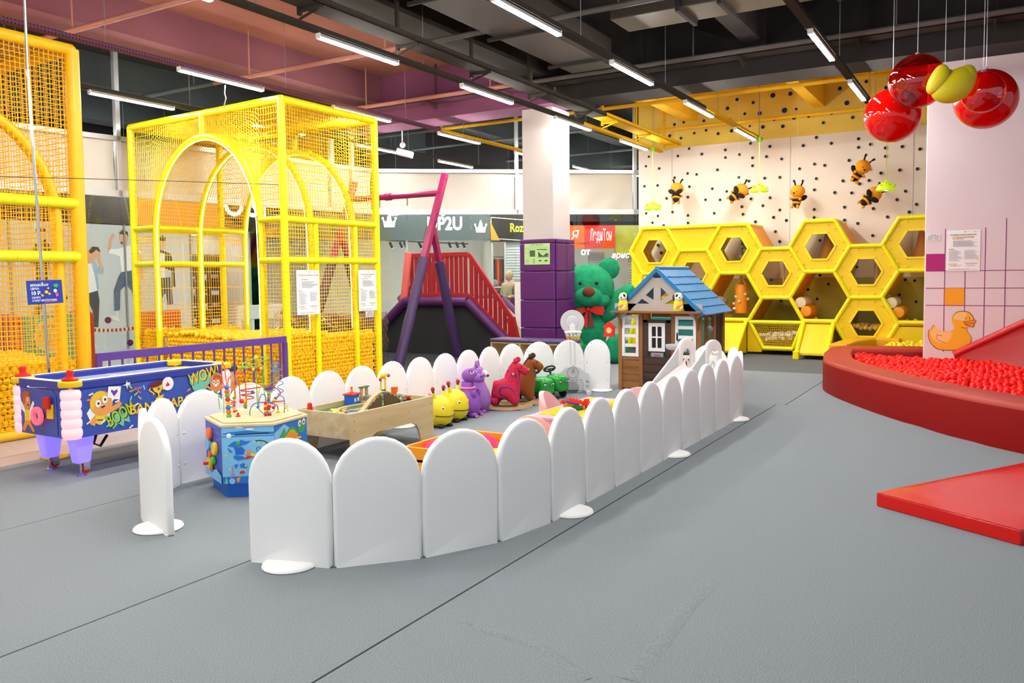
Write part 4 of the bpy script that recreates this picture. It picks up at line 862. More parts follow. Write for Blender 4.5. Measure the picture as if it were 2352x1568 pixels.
wire([W(980, 1190, .15), W(960, 900, .15), W(950, 500, .15), W(900, 390, .12), W(700, 390, .05), W(590, 400, 0), W(660, 380, -.05), W(900, 310, 0), W(1150, 220, .08), W(1180, 180, .12), W(1000, 180, .15), W(800, 240, .1), W(670, 320, .05), W(740, 385, 0), W(900, 370, -.02), W(1080, 350, -.03), W(1085, 500, -.03), W(1080, 700, -.03), W(1130, 960, -.05), W(1190, 1130, -.08)], 'wire_green')
B = [W(1505, 1290, .0), W(1500, 1000, .0), W(1380, 915, .03), W(1490, 850, .08), W(1370, 765, .03), W(1490, 690, .08), W(1360, 620, .03), W(1380, 560, .06), W(1460, 540, .06), W(1350, 560, 0), W(1340, 480, .0), W(1240, 460, 0), W(1300, 430, .05), W(1440, 410, .06), W(1390, 440, .02), W(1290, 400, 0), W(1250, 340, 0), W(1330, 270, .02), W(1420, 340, .05), W(1340, 400, .05), W(1280, 330, 0), W(1400, 330, .05), W(1330, 430, .02), W(1340, 510, 0), W(1220, 590, -.05), W(1330, 660, 0), W(1220, 720, -.05), W(1320, 820, 0), W(1200, 890, -.05), W(1195, 1100, -.05)]
wire(B, 'wire_blue', .0036)
wire([W(825, 1340, -.12), W(820, 1240, -.12), W(900, 1110, -.1), W(1100, 1075, -.08), W(1300, 1100, -.05), W(1300, 1230, -.08), W(1150, 1310, -.12), W(1010, 1230, -.12), W(1000, 1050, -.12), W(1060, 920, -.1), W(1130, 980, -.1), W(1130, 1340, -.1)], 'wire_blue')
wire([W(1385, 1230, .05), W(1350, 1130, .05), W(1200, 1090, 0), W(1300, 1065, 0), W(1510, 1050, .05)], 'wire_red'); wire([W(1330, 1000, .1), W(1430, 900, .1), W(1340, 790, .1), W(1180, 750, .1), W(980, 780, .1), W(630, 840, .05), W(870, 870, .1), W(890, 900, .12), W(640, 930, .05), W(860, 960, .1), W(870, 1000, .12), W(610, 1030, .05)], 'wire_red')
wire([W(300, 1330, .05), W(290, 1000, .05), W(220, 950, .08), W(190, 940, .1), W(215, 1210, .1)], 'wire_green', .0036); wire([W(505, 1000, .1), W(510, 800, .1), W(600, 740, .12), W(900, 710, .15), W(1170, 710, .15)], 'wire_yellow', .0036); wire([W(990, 1100, .05), W(1000, 850, .05), W(1060, 750, .08)], 'wire_yellow', .0036); wire([W(1580, 1260, .1), W(1550, 1120, .1), W(1450, 1085, .08), W(1230, 1070, .05)], 'wire_yellow', .0036)
wire([W(340, 1110, -.1), W(480, 1070, -.05), W(430, 1030, 0)], 'wire_red', .0036); wire([W(340, 1200, -.1), W(520, 1150, -.05), W(430, 1110, 0)], 'wire_red', .0036)
BEADS = [(355, 780, 38, 'blue', -.14), (360, 862, 38, 'orange', -.14), (368, 940, 38, 'green', -.14), (378, 1020, 38, 'red', -.14), (380, 1100, 36, 'yellow', -.14), (385, 1183, 38, 'blue', -.14), (393, 1268, 38, 'orange', -.14), (400, 1350, 38, 'green', -.14), (655, 1055, 36, 'red', .06), (722, 1060, 36, 'yellow', .07), (722, 1130, 24, 'green', .06), (722, 1175, 24, 'green', .06), (825, 415, 27, 'red', -.02), (890, 415, 28, 'yellow', -.02), (935, 415, 20, 'blue', -.02), (983, 412, 29, 'red', -.02), (1040, 400, 28, 'yellow', -.02), (775, 410, 18, 'blue', -.02), (940, 190, 34, 'yellow', .14), (870, 870, 25, 'blue', .1), (1195, 915, 26, 'green', -.05), (1195, 980, 26, 'orange', -.05), (1197, 1035, 24, 'blue', -.05), (1328, 1000, 26, 'blue', .1), (1300, 1045, 32, 'yellow', .08), (1133, 1090, 30, 'red', -.1), (1133, 1145, 24, 'yellow', -.1), (1133, 1200, 30, 'red', -.1), (1133, 1250, 24, 'yellow', -.1), (1133, 1310, 30, 'red', -.1), (1200, 1165, 34, 'red', -.08), (1198, 1215, 24, 'blue', -.08), (1198, 1260, 30, 'yellow', -.08), (1213, 1325, 30, 'red', -.08), (1295, 1180, 28, 'red', -.05), (1390, 1270, 30, 'yellow', .05), (505, 990, 28, 'green', .1), (505, 1075, 30, 'orange', .1), (505, 1140, 22, 'blue', .1), (505, 1190, 26, 'yellow', .1), (513, 1270, 30, 'red', .1), (580, 1305, 18, 'red', -.1), (555, 1240, 16, 'green', -.08), (583, 1375, 42, 'red', -.12), (980, 1175, 24, 'blue', .15), (1525, 1185, 20, 'yellow', .1)]
for x, y, r, m, k in BEADS: MB().ball(W(x, y, k), r*.00052, 12, 8).build('bead', 'bead_'+m, ac, smooth=180)
# ------------------------------------------------------------------ train table
wood('oak_pale', 'd9c59a', 'c2aa78', .5, 0, 6.); wood('beech', 'd8b78a', 'c59e6c', .5, 0, 8.); mat('toy_grey', '8c8f8c', .6); mat('toy_dkgreen', '1d6b48', .5); mat('pond', '6c98c8', .5); mat('grass_dk', '3c6a2c', .7); mat('stone_br', '5c4a2c', .8)
AX0, AX1, AY0, AY1, AT = 5.32, 6.52, 4.78, 5.41, .43
tt = base('train_table', 'pale wooden train table with arched leg panels and toys on its top', 'table', ((AX0+AX1)/2, (AY0+AY1)/2, 0))
def sidepanel(y, t):
    L = AX1-AX0; out = [(0, 0), (.2, 0), (.235, .12), (.27, .18), (.34, .215), (L-.34, .215), (L-.27, .18), (L-.235, .12), (L-.2, 0), (L, 0), (L, AT), (0, AT)]
    MB().prism(out, (AX0, y, 0), (1, 0, 0), (0, 0, 1), -t).build('side_panel', 'oak_pale', tt, bevel=.003, fix=True)
sidepanel(AY0, .022); sidepanel(AY1-.022, .022)
for x in (AX0, AX1-.022): MB().mm((x, AY0+.022, .2), (x+.022, AY1-.022, AT-.003)).build('end_panel', 'oak_pale', tt, bevel=.003)
MB().mm((AX0+.02, AY0+.02, .3), (AX1-.02, AY1-.02, .385)).build('top_board', 'oak_pale', tt)
for x, z in ((.04, .36), (.04, .27), (AX1-AX0-.04, .36), (AX1-AX0-.04, .27), (.4, .33), (.8, .33)): MB().lathe([(.007, 0), (.006, .003)], (AX0+x, AY0, z), 8, (0, -1, 0)).build('screw', 'alu_dark', tt)
zt2 = .386
P = Print((AX0+.02, AY0+.02, zt2), (1, 0, 0), (0, 1, 0), step=.0002, start=.0004); P.rect(.01, .01, 1.15, .58, 'grass_dk').ell(.3, .16, .16, .08, 'pond').line([(.1, .4), (.5, .5), (.9, .45), (1.1, .5)], .06, 'toy_grey').line([(.2, .3), (.6, .3), (1.05, .2)], .05, 'toy_grey').build('printed_mat', tt)
def T(px, py, z=0.): return atz(660+px/5.6, 780+py/5.6, zt2+z)
def tcl(p): return Vector((min(max(p.x, AX0+.06), AX1-.06), min(max(p.y, AY0+.06), AY1-.06), zt2))
def tthing(name, label, px, py, cat='toy', group=None): p = tcl(T(px, py)); return base(name, label, cat, p, group), p
t, p = tthing('toy_station', 'toy station with a blue wall and a red roof on the train table', 790, 822, 'toy house')
MB().box(p+Z_*.045, (.12, .1, .09), .25).build('wall', 'cube_base', t, bevel=.003); MB().box(p+Z_*.098, (.145, .12, .014), .25).build('roof', 'print_red', t, bevel=.003)
for dx in (-.03, .03): MB().box(p+Matrix.Rotation(.25, 3, 'Z') @ Vector((dx, -.051, .045)), (.028, .004, .034), .25).build('window', 'print_white', t)
MB().lathe([(.018, 0), (.02, .01), (.01, .02), (.012, .06), (.004, .065)], p+Z_*.105, 10).build('beacon', 'bead_orange', t, smooth=50); MB().box(p+Z_*.176, (.09, .008, .004), .3).build('propeller', 'print_white', t)
t, p = tthing('toy_bridge_canopy', 'green topped toy platform canopy behind the toy station', 950, 790, 'toy house'); MB().box(p+Z_*.145, (.14, .05, .012), .2).build('roof', 'toy_dkgreen', t, bevel=.003)
for dx in (-.05, .05): MB().box(p+Matrix.Rotation(.2, 3, 'Z') @ Vector((dx, 0, .07)), (.014, .03, .14), .2).build('pillar', 'beech', t)
MB().box(p+Vector((.02, -.04, .03)), (.1, .06, .06), .2).build('platform', 'toy_grey', t, bevel=.004)
t, p = tthing('toy_crane', 'tall yellow toy crane tower standing at the back of the train table', 1235, 765, 'toy crane')
for dx in (-.022, .022): MB().box(p+Vector((dx*.9, -dx*.5, .11)), (.014, .02, .22), -.5).build('mast', 'bead_yellow', t, bevel=.003)
MB().box(p+Z_*.05, (.045, .03, .1), -.5).build('cabin', 'toy_dkgreen', t, bevel=.003); MB().ball(p+Z_*.235, .03, 12, 8).build('pulley_head', 'bead_yellow', t, smooth=180); MB().bar(p+Vector((-.02, .01, .23)), p+Vector((.04, -.02, .25)), .025, .02).build('jib', 'bead_yellow', t, bevel=.003)
MB().ball(p+Vector((.05, -.03, .235)), .018, 10, 7).build('winch_knob', 'bead_red', t, smooth=180); MB().box(p+Vector((-.03, .01, .2)), (.02, .02, .03)).build('hook', 'bead_red', t)
t, p = tthing('toy_tower', 'orange toy signal tower on the right of the train table', 1455, 735, 'toy house'); MB().box(p+Z_*.055, (.05, .055, .11), .3).build('wall', 'bead_orange', t, bevel=.002); MB().box(p+Matrix.Rotation(.3, 3, 'Z') @ Vector((0, -.029, .045)), (.024, .003, .04), .3).build('window', 'print_white', t); MB().box(p+Z_*.112, (.056, .06, .006), .3).build('roof', 'wire_orange', t)
t, p = tthing('toy_windmill', 'red and white toy windmill at the near left corner of the train table', 232, 875, 'toy house'); p = Vector((AX0+.05, AY1-.1, zt2)); t.location = p
MB().lathe([(.03, 0), (.026, .03), (.022, .085), (.012, .1)], p, 12).build('tower', 'bead_red', t, smooth=40); MB().bar(p+Vector((.03, -.03, .0)), p+Vector((.035, -.035, .14)), .014, .008).build('sail', 'print_white', t); MB().bar(p+Vector((-.0, -.02, .1)), p+Vector((.05, -.05, .075)), .014, .006).build('sail', 'print_white', t)
# raised track bridge with mountain cut-outs
t, p = tthing('toy_track_bridge', 'arched wooden toy track bridge with painted mountain sides', 1100, 840, 'toy track')
b0 = Vector((AX0+.18, AY0+.06, zt2)); b1 = Vector((AX0+.98, AY0+.24, zt2)); t.location = b0; d = (b1-b0); n = Vector((-d.y, d.x, 0)).normalized()
def arc(v): return b0+d*v+Z_*(.012+.135*sin(pi*min(max(v, 0), 1))**1.2)
mb = MB(); N = 20
for i in range(N+1):
    q = arc(i/N)
    for e, h in ((-.022, 0), (.022, 0), (.022, .012), (-.022, .012)): mb.v.append(tuple(q+n*e+Z_*h))
for i in range(N):
    for k in range(4): mb.f.append((i*4+k, i*4+(k+1) % 4, i*4+4+(k+1) % 4, i*4+4+k))
mb.mi = [0]*len(mb.f); mb.build('deck', 'beech', t, fix=True)
for a_, b_ in ((.12, .44), (.5, .85)):
    out = []; m_ = 10
    for i in range(m_+1): v = lerp(a_, b_, i/m_); out.append((v*d.length, .02+.11*sin(pi*v)**1.2+.012*sin(i*2.3)))
    out = [(a_*d.length, 0)]+out+[(b_*d.length, 0)]
    MB().prism(out, b0-n*.03, d.normalized(), Z_, .008).build('mountain_panel', 'stone_br', t, fix=True); MB().prism([(x, y*.62) for x, y in out], b0-n*.0315, d.normalized(), Z_, .004).build('painted_forest', 'grass_dk', t, fix=True)
    MB().prism([(x, y) for x, y in out[1:-1]]+[(x, y-.022) for x, y in reversed(out[1:-1])], b0-n*.0318, d.normalized(), Z_, .003).build('painted_sky', 'pond', t, fix=True)
for v in (.46, .7): MB().box(arc(v)*.5+(b0+d*v)*.5, (.03, .04, (arc(v)-b0-d*v).z)).build('pillar', 'beech', t)
def loop(name, label, pts, w=.04):
    P_ = [Vector((AX0+x, AY0+y, zt2)) for x, y in pts]; t = base(name, label, 'toy track', P_[0]); Q = []
    for i in range(len(P_)-1):
        p0, p1, p2, p3 = P_[max(i-1, 0)], P_[i], P_[i+1], P_[min(i+2, len(P_)-1)]
        for s in (0, .25, .5, .75): Q.append(.5*((2*p1)+(p2-p0)*s+(2*p0-5*p1+4*p2-p3)*s*s+(3*p1-p0-3*p2+p3)*s**3))
    Q.append(P_[-1])
    for a in range(0, len(Q)-1, 4):
        mb = MB()
        for b in range(a, min(a+4, len(Q)-1)): mb.bar(Q[b]+Z_*.008, Q[b+1]+(Q[b+1]-Q[b])*.08+Z_*.008, w, .014)
        mb.build('track_piece', 'beech', t)
loop('toy_track_loop', 'flat wooden toy track curving along the left of the train table', [(.1, .12), (.16, .3), (.3, .42), (.5, .46), (.7, .42)])
loop('toy_track_loop', 'flat wooden toy track curving round the right end of the train table', [(.99, .25), (1.1, .32), (1.1, .45), (.95, .52), (.75, .52)])
for i, (px, py, w, m, lab) in enumerate(((1410, 790, .09, 'toy_dkgreen', 'dark green toy train carriage right of the track bridge'), (1500, 765, .06, 'toy_grey', 'grey toy engine shed block at the right of the train table'), (1560, 755, .03, 'bead_red', 'small red toy block at the right end of the train table'), (1330, 795, .06, 'bead_orange', 'orange toy wagon just right of the mountain panel'), (1215, 750, .06, 'toy_grey', 'grey toy tunnel block below the yellow crane'))):
    t, p = tthing('toy_block' if i != 0 else 'toy_carriage', lab, px, py+20, 'toy'); MB().box(p+Z_*(.018+w*.22), (w, .035, w*.45+.02), .3).build('body', m, t, bevel=.004)
    for dx in (-.3, .3): MB().box(p+Matrix.Rotation(.3, 3, 'Z') @ Vector((dx*w, 0, .006)), (w*.2, .04, .012), .3).build('foot', 'black', t)
for i, (x, y, r, m) in enumerate(((.16, .33, .4, 'bead_yellow'), (.22, .4, .9, 'bead_yellow'), (.1, .28, 0, 'beech'), (.17, .24, .6, 'beech'), (.24, .29, 1.4, 'beech'), (.3, .34, .2, 'beech'), (.33, .26, 2., 'beech'))):
    t = tag(MB().box((AX0+x, AY0+y, zt2+.012+.004*(i % 3)), (.11 if m != 'beech' else .08, .05 if m != 'beech' else .02, .012), r).build('toy_plate' if m != 'beech' else 'track_offcut', m, bevel=.003),
            ('flat yellow toy plate lying near the left of the train table, %s one' % ('upper', 'lower')[i] if m != 'beech' else 'loose wooden track piece in the jumble at the left of the train table'), 'toy', 'loose pieces on the train table')
# ------------------------------------------------------------------ sand tray
mat('tray_orange', 'f59a12', .5); mat('tray_yellow', 'fbc40c', .5); mat('sand_pink', 'e8487c', .9, bump=(90., .9))
st = base('sand_tray', 'orange sand tray with a yellow floor, half hidden by the front fence', 'tray', (5.3, 3.45, 0)); SX0, SX1, SY0, SY1, SZ = 4.92, 5.72, 2.95, 3.9, .31
MB().mm((SX0, SY0, .2), (SX1, SY1, .22)).build('tray_floor', 'tray_yellow', st)
for a, b in (((SX0, SY0, .1), (SX1, SY0+.025, SZ)), ((SX0, SY1-.025, .1), (SX1, SY1, SZ)), ((SX0, SY0+.025, .1), (SX0+.025, SY1-.025, SZ)), ((SX1-.025, SY0+.025, .1), (SX1, SY1-.025, SZ))): MB().mm(a, b).build('tray_wall', 'tray_orange', st, bevel=.004)
for x in (SX0, SX1-.05):
    for y in (SY0, SY1-.05): MB().mm((x, y, 0), (x+.05, y+.05, .1)).build('leg', 'tray_orange', st)
def lump(c, r, h, seed):
    rr = random.Random(seed); ks = [(rr.uniform(2, 5), rr.uniform(0, 6), rr.uniform(2, 5), rr.uniform(0, 6)) for _ in range(5)]
    def f(u, v):
        a = 2*pi*u; q = v; k = 1+.16*sum(sin(A*a+B)*cos(C*q*3+D) for A, B, C, D in ((round(p[0]), p[1], p[2], p[3]) for p in ks))/2
        return Vector(c)+Vector((r*q*k*cos(a), r*q*k*sin(a), h*max(0, (1-q**1.6))*(1+.25*sin(5*a+q*9)*q)))
    return MB().grid(f, 22, 9, close_u=True)
for i, (c, lab) in enumerate((((5.2, 3.8, .22), 'crumbled pink play sand heap in the left corner of the orange tray'), ((5.58, 3.56, .22), 'crumbled pink play sand heap at the right side of the orange tray'))): tag(lump(c, .11 if i else .13, .1, i).build('play_sand', 'sand_pink', smooth=180), lab, 'play sand', kind='stuff')
# ------------------------------------------------------------------ bouncing animals
mat('rub_yellow', 'e8d316', .38); mat('rub_black', '191919', .4); mat('rub_red', 'a8201a', .4); mat('rub_violet', '8a4cb0', .38); mat('rub_lilac', '9a66b4', .45, bump=(38., .9)); mat('rub_pink', 'ee7ec0', .4); mat('eye_white', 'f6f6f2', .25); mat('rub_face', 'efd9dc', .45)
def eye(t, p, n, r): n = Vector(n).normalized(); MB().lathe([(r, 0), (r*.95, r*.25), (r*.6, r*.4), (0, r*.45)], p, 14, n).build('eye', 'eye_white', t, smooth=60); MB().lathe([(r*.5, 0), (r*.45, r*.15), (0, r*.2)], Vector(p)+n*r*.38, 12, n).build('pupil', 'rub_black', t, smooth=60)
def hopper_bug(name, label, loc, rz, s):
    t = thing(name, label, 'hopper', loc, rz, 'bouncing animals on the carpet', s)     # faces +x
    MB().lathe([(.07, .012), (.135, .05), (.165, .11), (.172, .165), (.165, .22), (.145, .28), (.115, .325), (.075, .352), (.03, .365), (0, .367)], n=28).build('body', 'rub_yellow', t, smooth=180)
    for sy in (-1, 1):
        MB().tube([(.0, sy*.07, .33), (-.005, sy*.085, .38), (-.008, sy*.092, .405)], [.03, .019, .016], 10).build('horn', 'rub_yellow', t, smooth=70)
        MB().tube([(-.008, sy*.092, .402), (-.01, sy*.096, .425)], .014, 10).build('horn_band', 'rub_black', t, smooth=70); MB().ball((-.01, sy*.1, .445), (.024, .024, .03), 12, 9).build('horn_tip', 'rub_red', t, smooth=180)
        a = .62*sy; n = Vector((cos(a), sin(a), .12)); eye(t, n*.158+Vector((0, 0, .215)), n, .02)
        for sx in (1, -1): MB().lathe([(.034, 0), (.04, .01), (.036, .03), (.02, .045), (0, .05)], (sx*.085, sy*.085, 0), 12).build('foot', 'rub_black' if sx > 0 else 'rub_yellow', t, smooth=60)
    pts = [(.1735*cos(a), .1735*sin(a), .148-.012*cos(a*1.6)) for a in [(-1.15+2.3*i/24) for i in range(25)]]
    MB().tube(pts, .0045, 6).build('mouth_line', 'rub_black', t, smooth=180); MB().lathe([(.04, 0), (.03, .02), (.012, .035), (.01, .05)], (-.17, 0, .12), 10, (-1, 0, .3)).build('tail', 'rub_black', t, smooth=60)
    return t
hopper_bug('bug_hopper', 'yellow bouncing bug toy with red tipped horns, nearest the train table', (7.1, 5.13, 0), -1.62, .92); hopper_bug('bug_hopper', 'yellow bouncing bug toy with red tipped horns, second from the train table', (7.47, 5.19, 0), -1.55, .96)
t = thing('dinosaur_hopper', 'violet bouncing dinosaur toy with a pink collar', 'hopper', (7.79, 5.22, 0), -1.3, 'bouncing animals on the carpet')
MB().lathe([(.06, .01), (.12, .04), (.15, .1), (.15, .17), (.125, .24), (.09, .3), (.075, .35), (.07, .4)], n=26).build('body', 'rub_violet', t, smooth=180)
MB().lathe([(.085, 0), (.095, .015), (.085, .03)], (0, 0, .315), 22).build('collar', 'rub_pink', t, smooth=60); MB().ball((.03, 0, .47), (.1, .085, .085), 18, 12).build('head', 'rub_violet', t, smooth=180); MB().ball((.115, 0, .44), (.085, .06, .05), 16, 10, R=Matrix.Rotation(.15, 3, 'Y')).build('snout', 'rub_violet', t, smooth=180)
for sy in (-1, 1):
    MB().ball((.06, sy*.05, .53), .035, 12, 8).build('brow', 'rub_violet', t, smooth=180); eye(t, (.075, sy*.07, .515), (.5, sy, .25), .022); MB().ball((.18, sy*.03, .475), .02, 10, 7).build('nostril', 'rub_violet', t, smooth=180)
    MB().ball((.09, sy*.09, .03), (.055, .04, .03), 12, 8).build('foot', 'rub_violet', t, smooth=180)
    for k in (-1, 0, 1): MB().ball((.135, sy*.09+k*.022, .016), .014, 8, 6).build('claw', 'rub_pink', t, smooth=180)
    MB().ball((.1, sy*.08, .27), (.03, .025, .045), 10, 7).build('arm', 'rub_violet', t, smooth=180)
MB().tube([(-.1, 0, .1), (-.17, 0, .1), (-.21, 0, .15)], [.05, .03, .008], 10).build('tail', 'rub_violet', t, smooth=180)
t = thing('alpaca_hopper', 'lilac bouncing alpaca toy with a pale face and tall ears', 'hopper', (8.1, 5.29, 0), -1.25, 'bouncing animals on the carpet', .95)
MB().lathe([(.06, .01), (.13, .04), (.165, .1), (.17, .17), (.15, .25), (.115, .32), (.09, .38), (.088, .44), (.092, .5), (.07, .55), (.03, .575), (0, .58)], n=26).build('body', 'rub_lilac', t, smooth=180)
MB().ball((.075, 0, .475), (.06, .055, .05), 16, 10).build('face', 'rub_face', t, smooth=180); MB().ball((.135, 0, .455), (.02, .022, .016), 10, 7).build('nose', 'rub_black', t, smooth=180)
for sy in (-1, 1): MB().lathe([(.022, 0), (.022, .03), (.012, .075), (0, .09)], (0, sy*.045, .56), 10, (0, sy*.15, 1)).build('ear', 'rub_lilac', t, smooth=180); eye(t, (.095, sy*.045, .5), (1, sy*.7, .3), .014); [MB().lathe([(.045, 0), (.05, .015), (.035, .04)], (sx*.09, sy*.08, 0), 12).build('foot', 'rub_violet', t, smooth=60) for sx in (-1, 1)]
t = thing('pink_hopper', 'pink bouncing animal mostly hidden behind the yellow bug toy', 'hopper', (7.15, 5.33, 0), -1.4, 'bouncing animals on the carpet', .8); MB().lathe([(.06, .01), (.12, .05), (.14, .12), (.13, .22), (.1, .32), (.06, .36), (0, .37)], n=22).build('body', 'rub_pink', t, smooth=180)
for sy in (-1, 1): MB().ball((0, sy*.09, .37), (.02, .04, .05), 10, 8).build('ear', 'rub_pink', t, smooth=180)
MB().ball((.12, 0, .25), (.04, .05, .04), 10, 8).build('snout', 'rub_face', t, smooth=180)
# ------------------------------------------------------------------ rocking horses
m = mat('plaid', 'd81418', .85, sheen=.3); nt = m.node_tree; bs = nt.nodes['Principled BSDF']; tc = nt.nodes.new('ShaderNodeTexCoord'); sp_ = nt.nodes.new('ShaderNodeSeparateXYZ'); nt.links.new(tc.outputs['Object'], sp_.inputs[0])
def stripe(sock, freq, w):
    a = nt.nodes.new('ShaderNodeMath'); a.operation = 'MULTIPLY'; a.inputs[1].default_value = freq; nt.links.new(sock, a.inputs[0]); f = nt.nodes.new('ShaderNodeMath'); f.operation = 'FRACT'; nt.links.new(a.outputs[0], f.inputs[0]); l = nt.nodes.new('ShaderNodeMath'); l.operation = 'LESS_THAN'; l.inputs[1].default_value = w; nt.links.new(f.outputs[0], l.inputs[0]); return l.outputs[0]
prev = None
for sock, c_ in ((sp_.outputs[0], '2a2a8c'), (sp_.outputs[2], '2a2a8c'), (sp_.outputs[1], '4a2470')):
    mx = nt.nodes.new('ShaderNodeMixRGB'); mx.inputs[1].default_value = lin('d81418'); mx.inputs[2].default_value = lin(c_)
    if prev: nt.links.new(prev, mx.inputs[1])
    nt.links.new(stripe(sock, 26., .11), mx.inputs[0]); prev = mx.outputs[0]
nt.links.new(prev, bs.inputs['Base Color'])
mat('corduroy', '8a4a16', .9, sheen=.4, bump=(160., .8)); mat('plush_dark', '3c2212', .9)
def rocking_horse(label, loc, rz, fab, mane, s=1.):
    t = thing('rocking_horse', label, 'rocking horse', loc, rz, 'rocking horses', s)      # faces +x
    V = [(-.13, 0, .24), (-.04, 0, .245), (.06, 0, .26), (.1, 0, .37), (.11, 0, .48), (.13, 0, .53), (.22, 0, .48), (.265, 0, .42), (.1, .07, .16), (.13, .085, .055), (.1, -.07, .16), (.13, -.085, .055), (-.13, .07, .15), (-.15, .085, .055), (-.13, -.07, .15), (-.15, -.085, .055)]
    E = [(0, 1), (1, 2), (2, 3), (3, 4), (4, 5), (5, 6), (6, 7), (2, 8), (8, 9), (2, 10), (10, 11), (0, 12), (12, 13), (0, 14), (14, 15)]
    skin('body', V, E, [.09, .098, .105, .092, .078, .072, .06, .05, .06, .058, .06, .058, .06, .058, .06, .058], fab, t, 2, 1)
    for sy in (-1, 1):
        MB().lathe([(.02, 0), (.022, .02), (.005, .055)], (.12, sy*.045, .565), 8, (-.3, sy*.3, 1), squash=(1, .5)).build('ear', mane, t, smooth=180); MB().ball((.2, sy*.055, .525), .009, 8, 6).build('eye', 'rub_black', t, smooth=180)
        mb = MB(); rp = [Vector((lerp(-.34, .32, q/12), sy*.1, .02+.5*lerp(-.34, .32, q/12)**2)) for q in range(13)]
        for a_, b_ in zip(rp[:-1], rp[1:]): mb.bar(a_, b_+(b_-a_)*.03, .032, .034)
        mb.build('rocker', 'beech', t)
    mb = MB()
    for k in range(9): a = k/8; mb.ball((lerp(.15, .02, a)-.02*sin(a*3), .012*(-1)**k, lerp(.6, .38, a)), (.035, .022, .035), 8, 6)
    mb.build('mane', mane, t, smooth=180)['kind'] = 'stuff'
    MB().cyl((.1, -.12, .44), (.1, .12, .44), .013, 10).build('handle', 'beech', t, smooth=60); MB().mm((-.2, -.1, .02), (-.16, .1, .045)).mm((.14, -.1, .02), (.18, .1, .045)).build('cross_bar', 'beech', t)
    MB().tube([(-.25, 0, .27), (-.3, 0, .22), (-.31, 0, .14)], [.025, .03, .012], 8).build('tail', mane, t, smooth=180); MB().box((-.05, 0, .325), (.16, .13, .03)).build('saddle', mane, t, bevel=.012); return t
rocking_horse('red plaid fabric rocking horse on pale wooden rockers', (8.4, 5.08, 0), -1.1, 'plaid', 'plaid', 1.0); rocking_horse('brown corduroy rocking horse behind the red plaid one', (8.8, 5.1, 0), -1.1, 'corduroy', 'plush_dark', 1.02)
# ------------------------------------------------------------------ ride-on cars
mat('car_green', '14922e', .3); mat('tyre', '202020', .5)
def car(label, loc, rz):
    t = thing('ride_on_car', label, 'ride-on toy', loc, rz, 'green ride-on cars')        # faces +x
    S = [(-.26, .08, .12, .20), (-.2, .09, .07, .25), (-.06, .1, .06, .235), (.02, .11, .06, .235), (.06, .125, .08, .31), (.15, .13, .1, .32), (.24, .122, .09, .3), (.275, .1, .1, .25), (.28, .085, .13, .22)]
    mb = MB(); N = 16
    for x, w, z0, z1 in S:
        zc, h = (z0+z1)/2, (z1-z0)/2
        for k in range(N):
            a = 2*pi*k/N; cx_, sx_ = cos(a), sin(a); mb.v.append((x, w*math.copysign(abs(cx_)**.55, cx_), zc+h*math.copysign(abs(sx_)**.55, sx_)))
    for i in range(len(S)-1):
        for k in range(N): mb.f.append((i*N+k, i*N+(k+1) % N, i*N+N+(k+1) % N, i*N+N+k))
    mb.f += [tuple(range(N)), tuple(range((len(S)-1)*N, len(S)*N))]; mb.mi = [0]*len(mb.f); mb.build('body', 'car_green', t, smooth=45, fix=True)
    for x in (-.17, .15):
        for sy in (-1, 1): MB().cyl((x, sy*.1, .062), (x, sy*.135, .062), .062, 18).build('wheel', 'tyre', t, smooth=50, bevel=.006); MB().cyl((x, sy*.135, .062), (x, sy*.139, .062), .03, 12).build('hub_cap', 'chrome', t, smooth=50)
    MB().cyl((.05, 0, .28), (.02, 0, .37), .014, 10).build('steering_column', 'tyre', t); MB().tube([(.02+.02*sin(a), .1*cos(a), .375+.035*sin(a)) for a in [2*pi*k/20 for k in range(20)]], .012, 8, closed=True).build('steering_wheel', 'tyre', t, smooth=180); MB().bar((.02, -.1, .373), (.02, .1, .373), .03, .012).build('wheel_spoke', 'tyre', t)
    for sy in (-1, 1):
        P = Print((.272, sy*.03-.0 if sy > 0 else -.03, .2), (0, 1, 0), (0, 0, 1), start=.012)
        k = sy; P.poly([(0, .0), (k*.06, .02), (k*.065, .06), (k*.01, .045), (-k*.01, .02)], 'black').poly([(k*.004, .008), (k*.055, .024), (k*.058, .045), (k*.008, .036)], 'print_white').ell(k*.024, .026, .011, .012, 'black'); P.build('eye_sticker', t)
    MB().mm((.27, -.075, .115), (.288, .075, .15)).build('grille', 'car_green', t, bevel=.005)
    return t
car('green ride-on car with cartoon eyes, next to the brown rocking horse', (9.17, 5.13, 0), -1.85); car('green ride-on car with cartoon eyes, next to the grey basketball stand', (9.53, 5.1, 0), -1.85)
# ------------------------------------------------------------------ basketball and goal stand
mat('bb_grey', 'c9cacc', .45); mat('bb_mid', 'a6a8ac', .45); mat('bb_clear', 'dfe2e4', .3); mat('hoop_net', 'f0a820', .6); mat('lilac_ring', 'c9b4cc', .5)
bb = thing('basketball_stand', 'grey toddler basketball stand with a round board and goal arch', 'basketball stand', (9.97, 4.96, 0), math.radians(-150))     # faces +x, board across y
out = [(-.24, .04), (-.235, .2), (-.22, .26), (-.16, .29), (-.1, .35), (0, .375), (.1, .35), (.16, .29), (.22, .26), (.235, .2), (.24, .04)]; inn = [(-.15, .04), (-.15, .1), (-.14, .15), (-.12, .19), (-.08, .225), (0, .24), (.08, .225), (.12, .19), (.14, .15), (.15, .1), (.15, .04)]
MB().ringprism(out+[(0, .04)], inn+[(0, .04)], (-.02, 0, 0), (0, 1, 0), (0, 0, 1), .045).build('goal_arch', 'bb_grey', bb, bevel=.006)
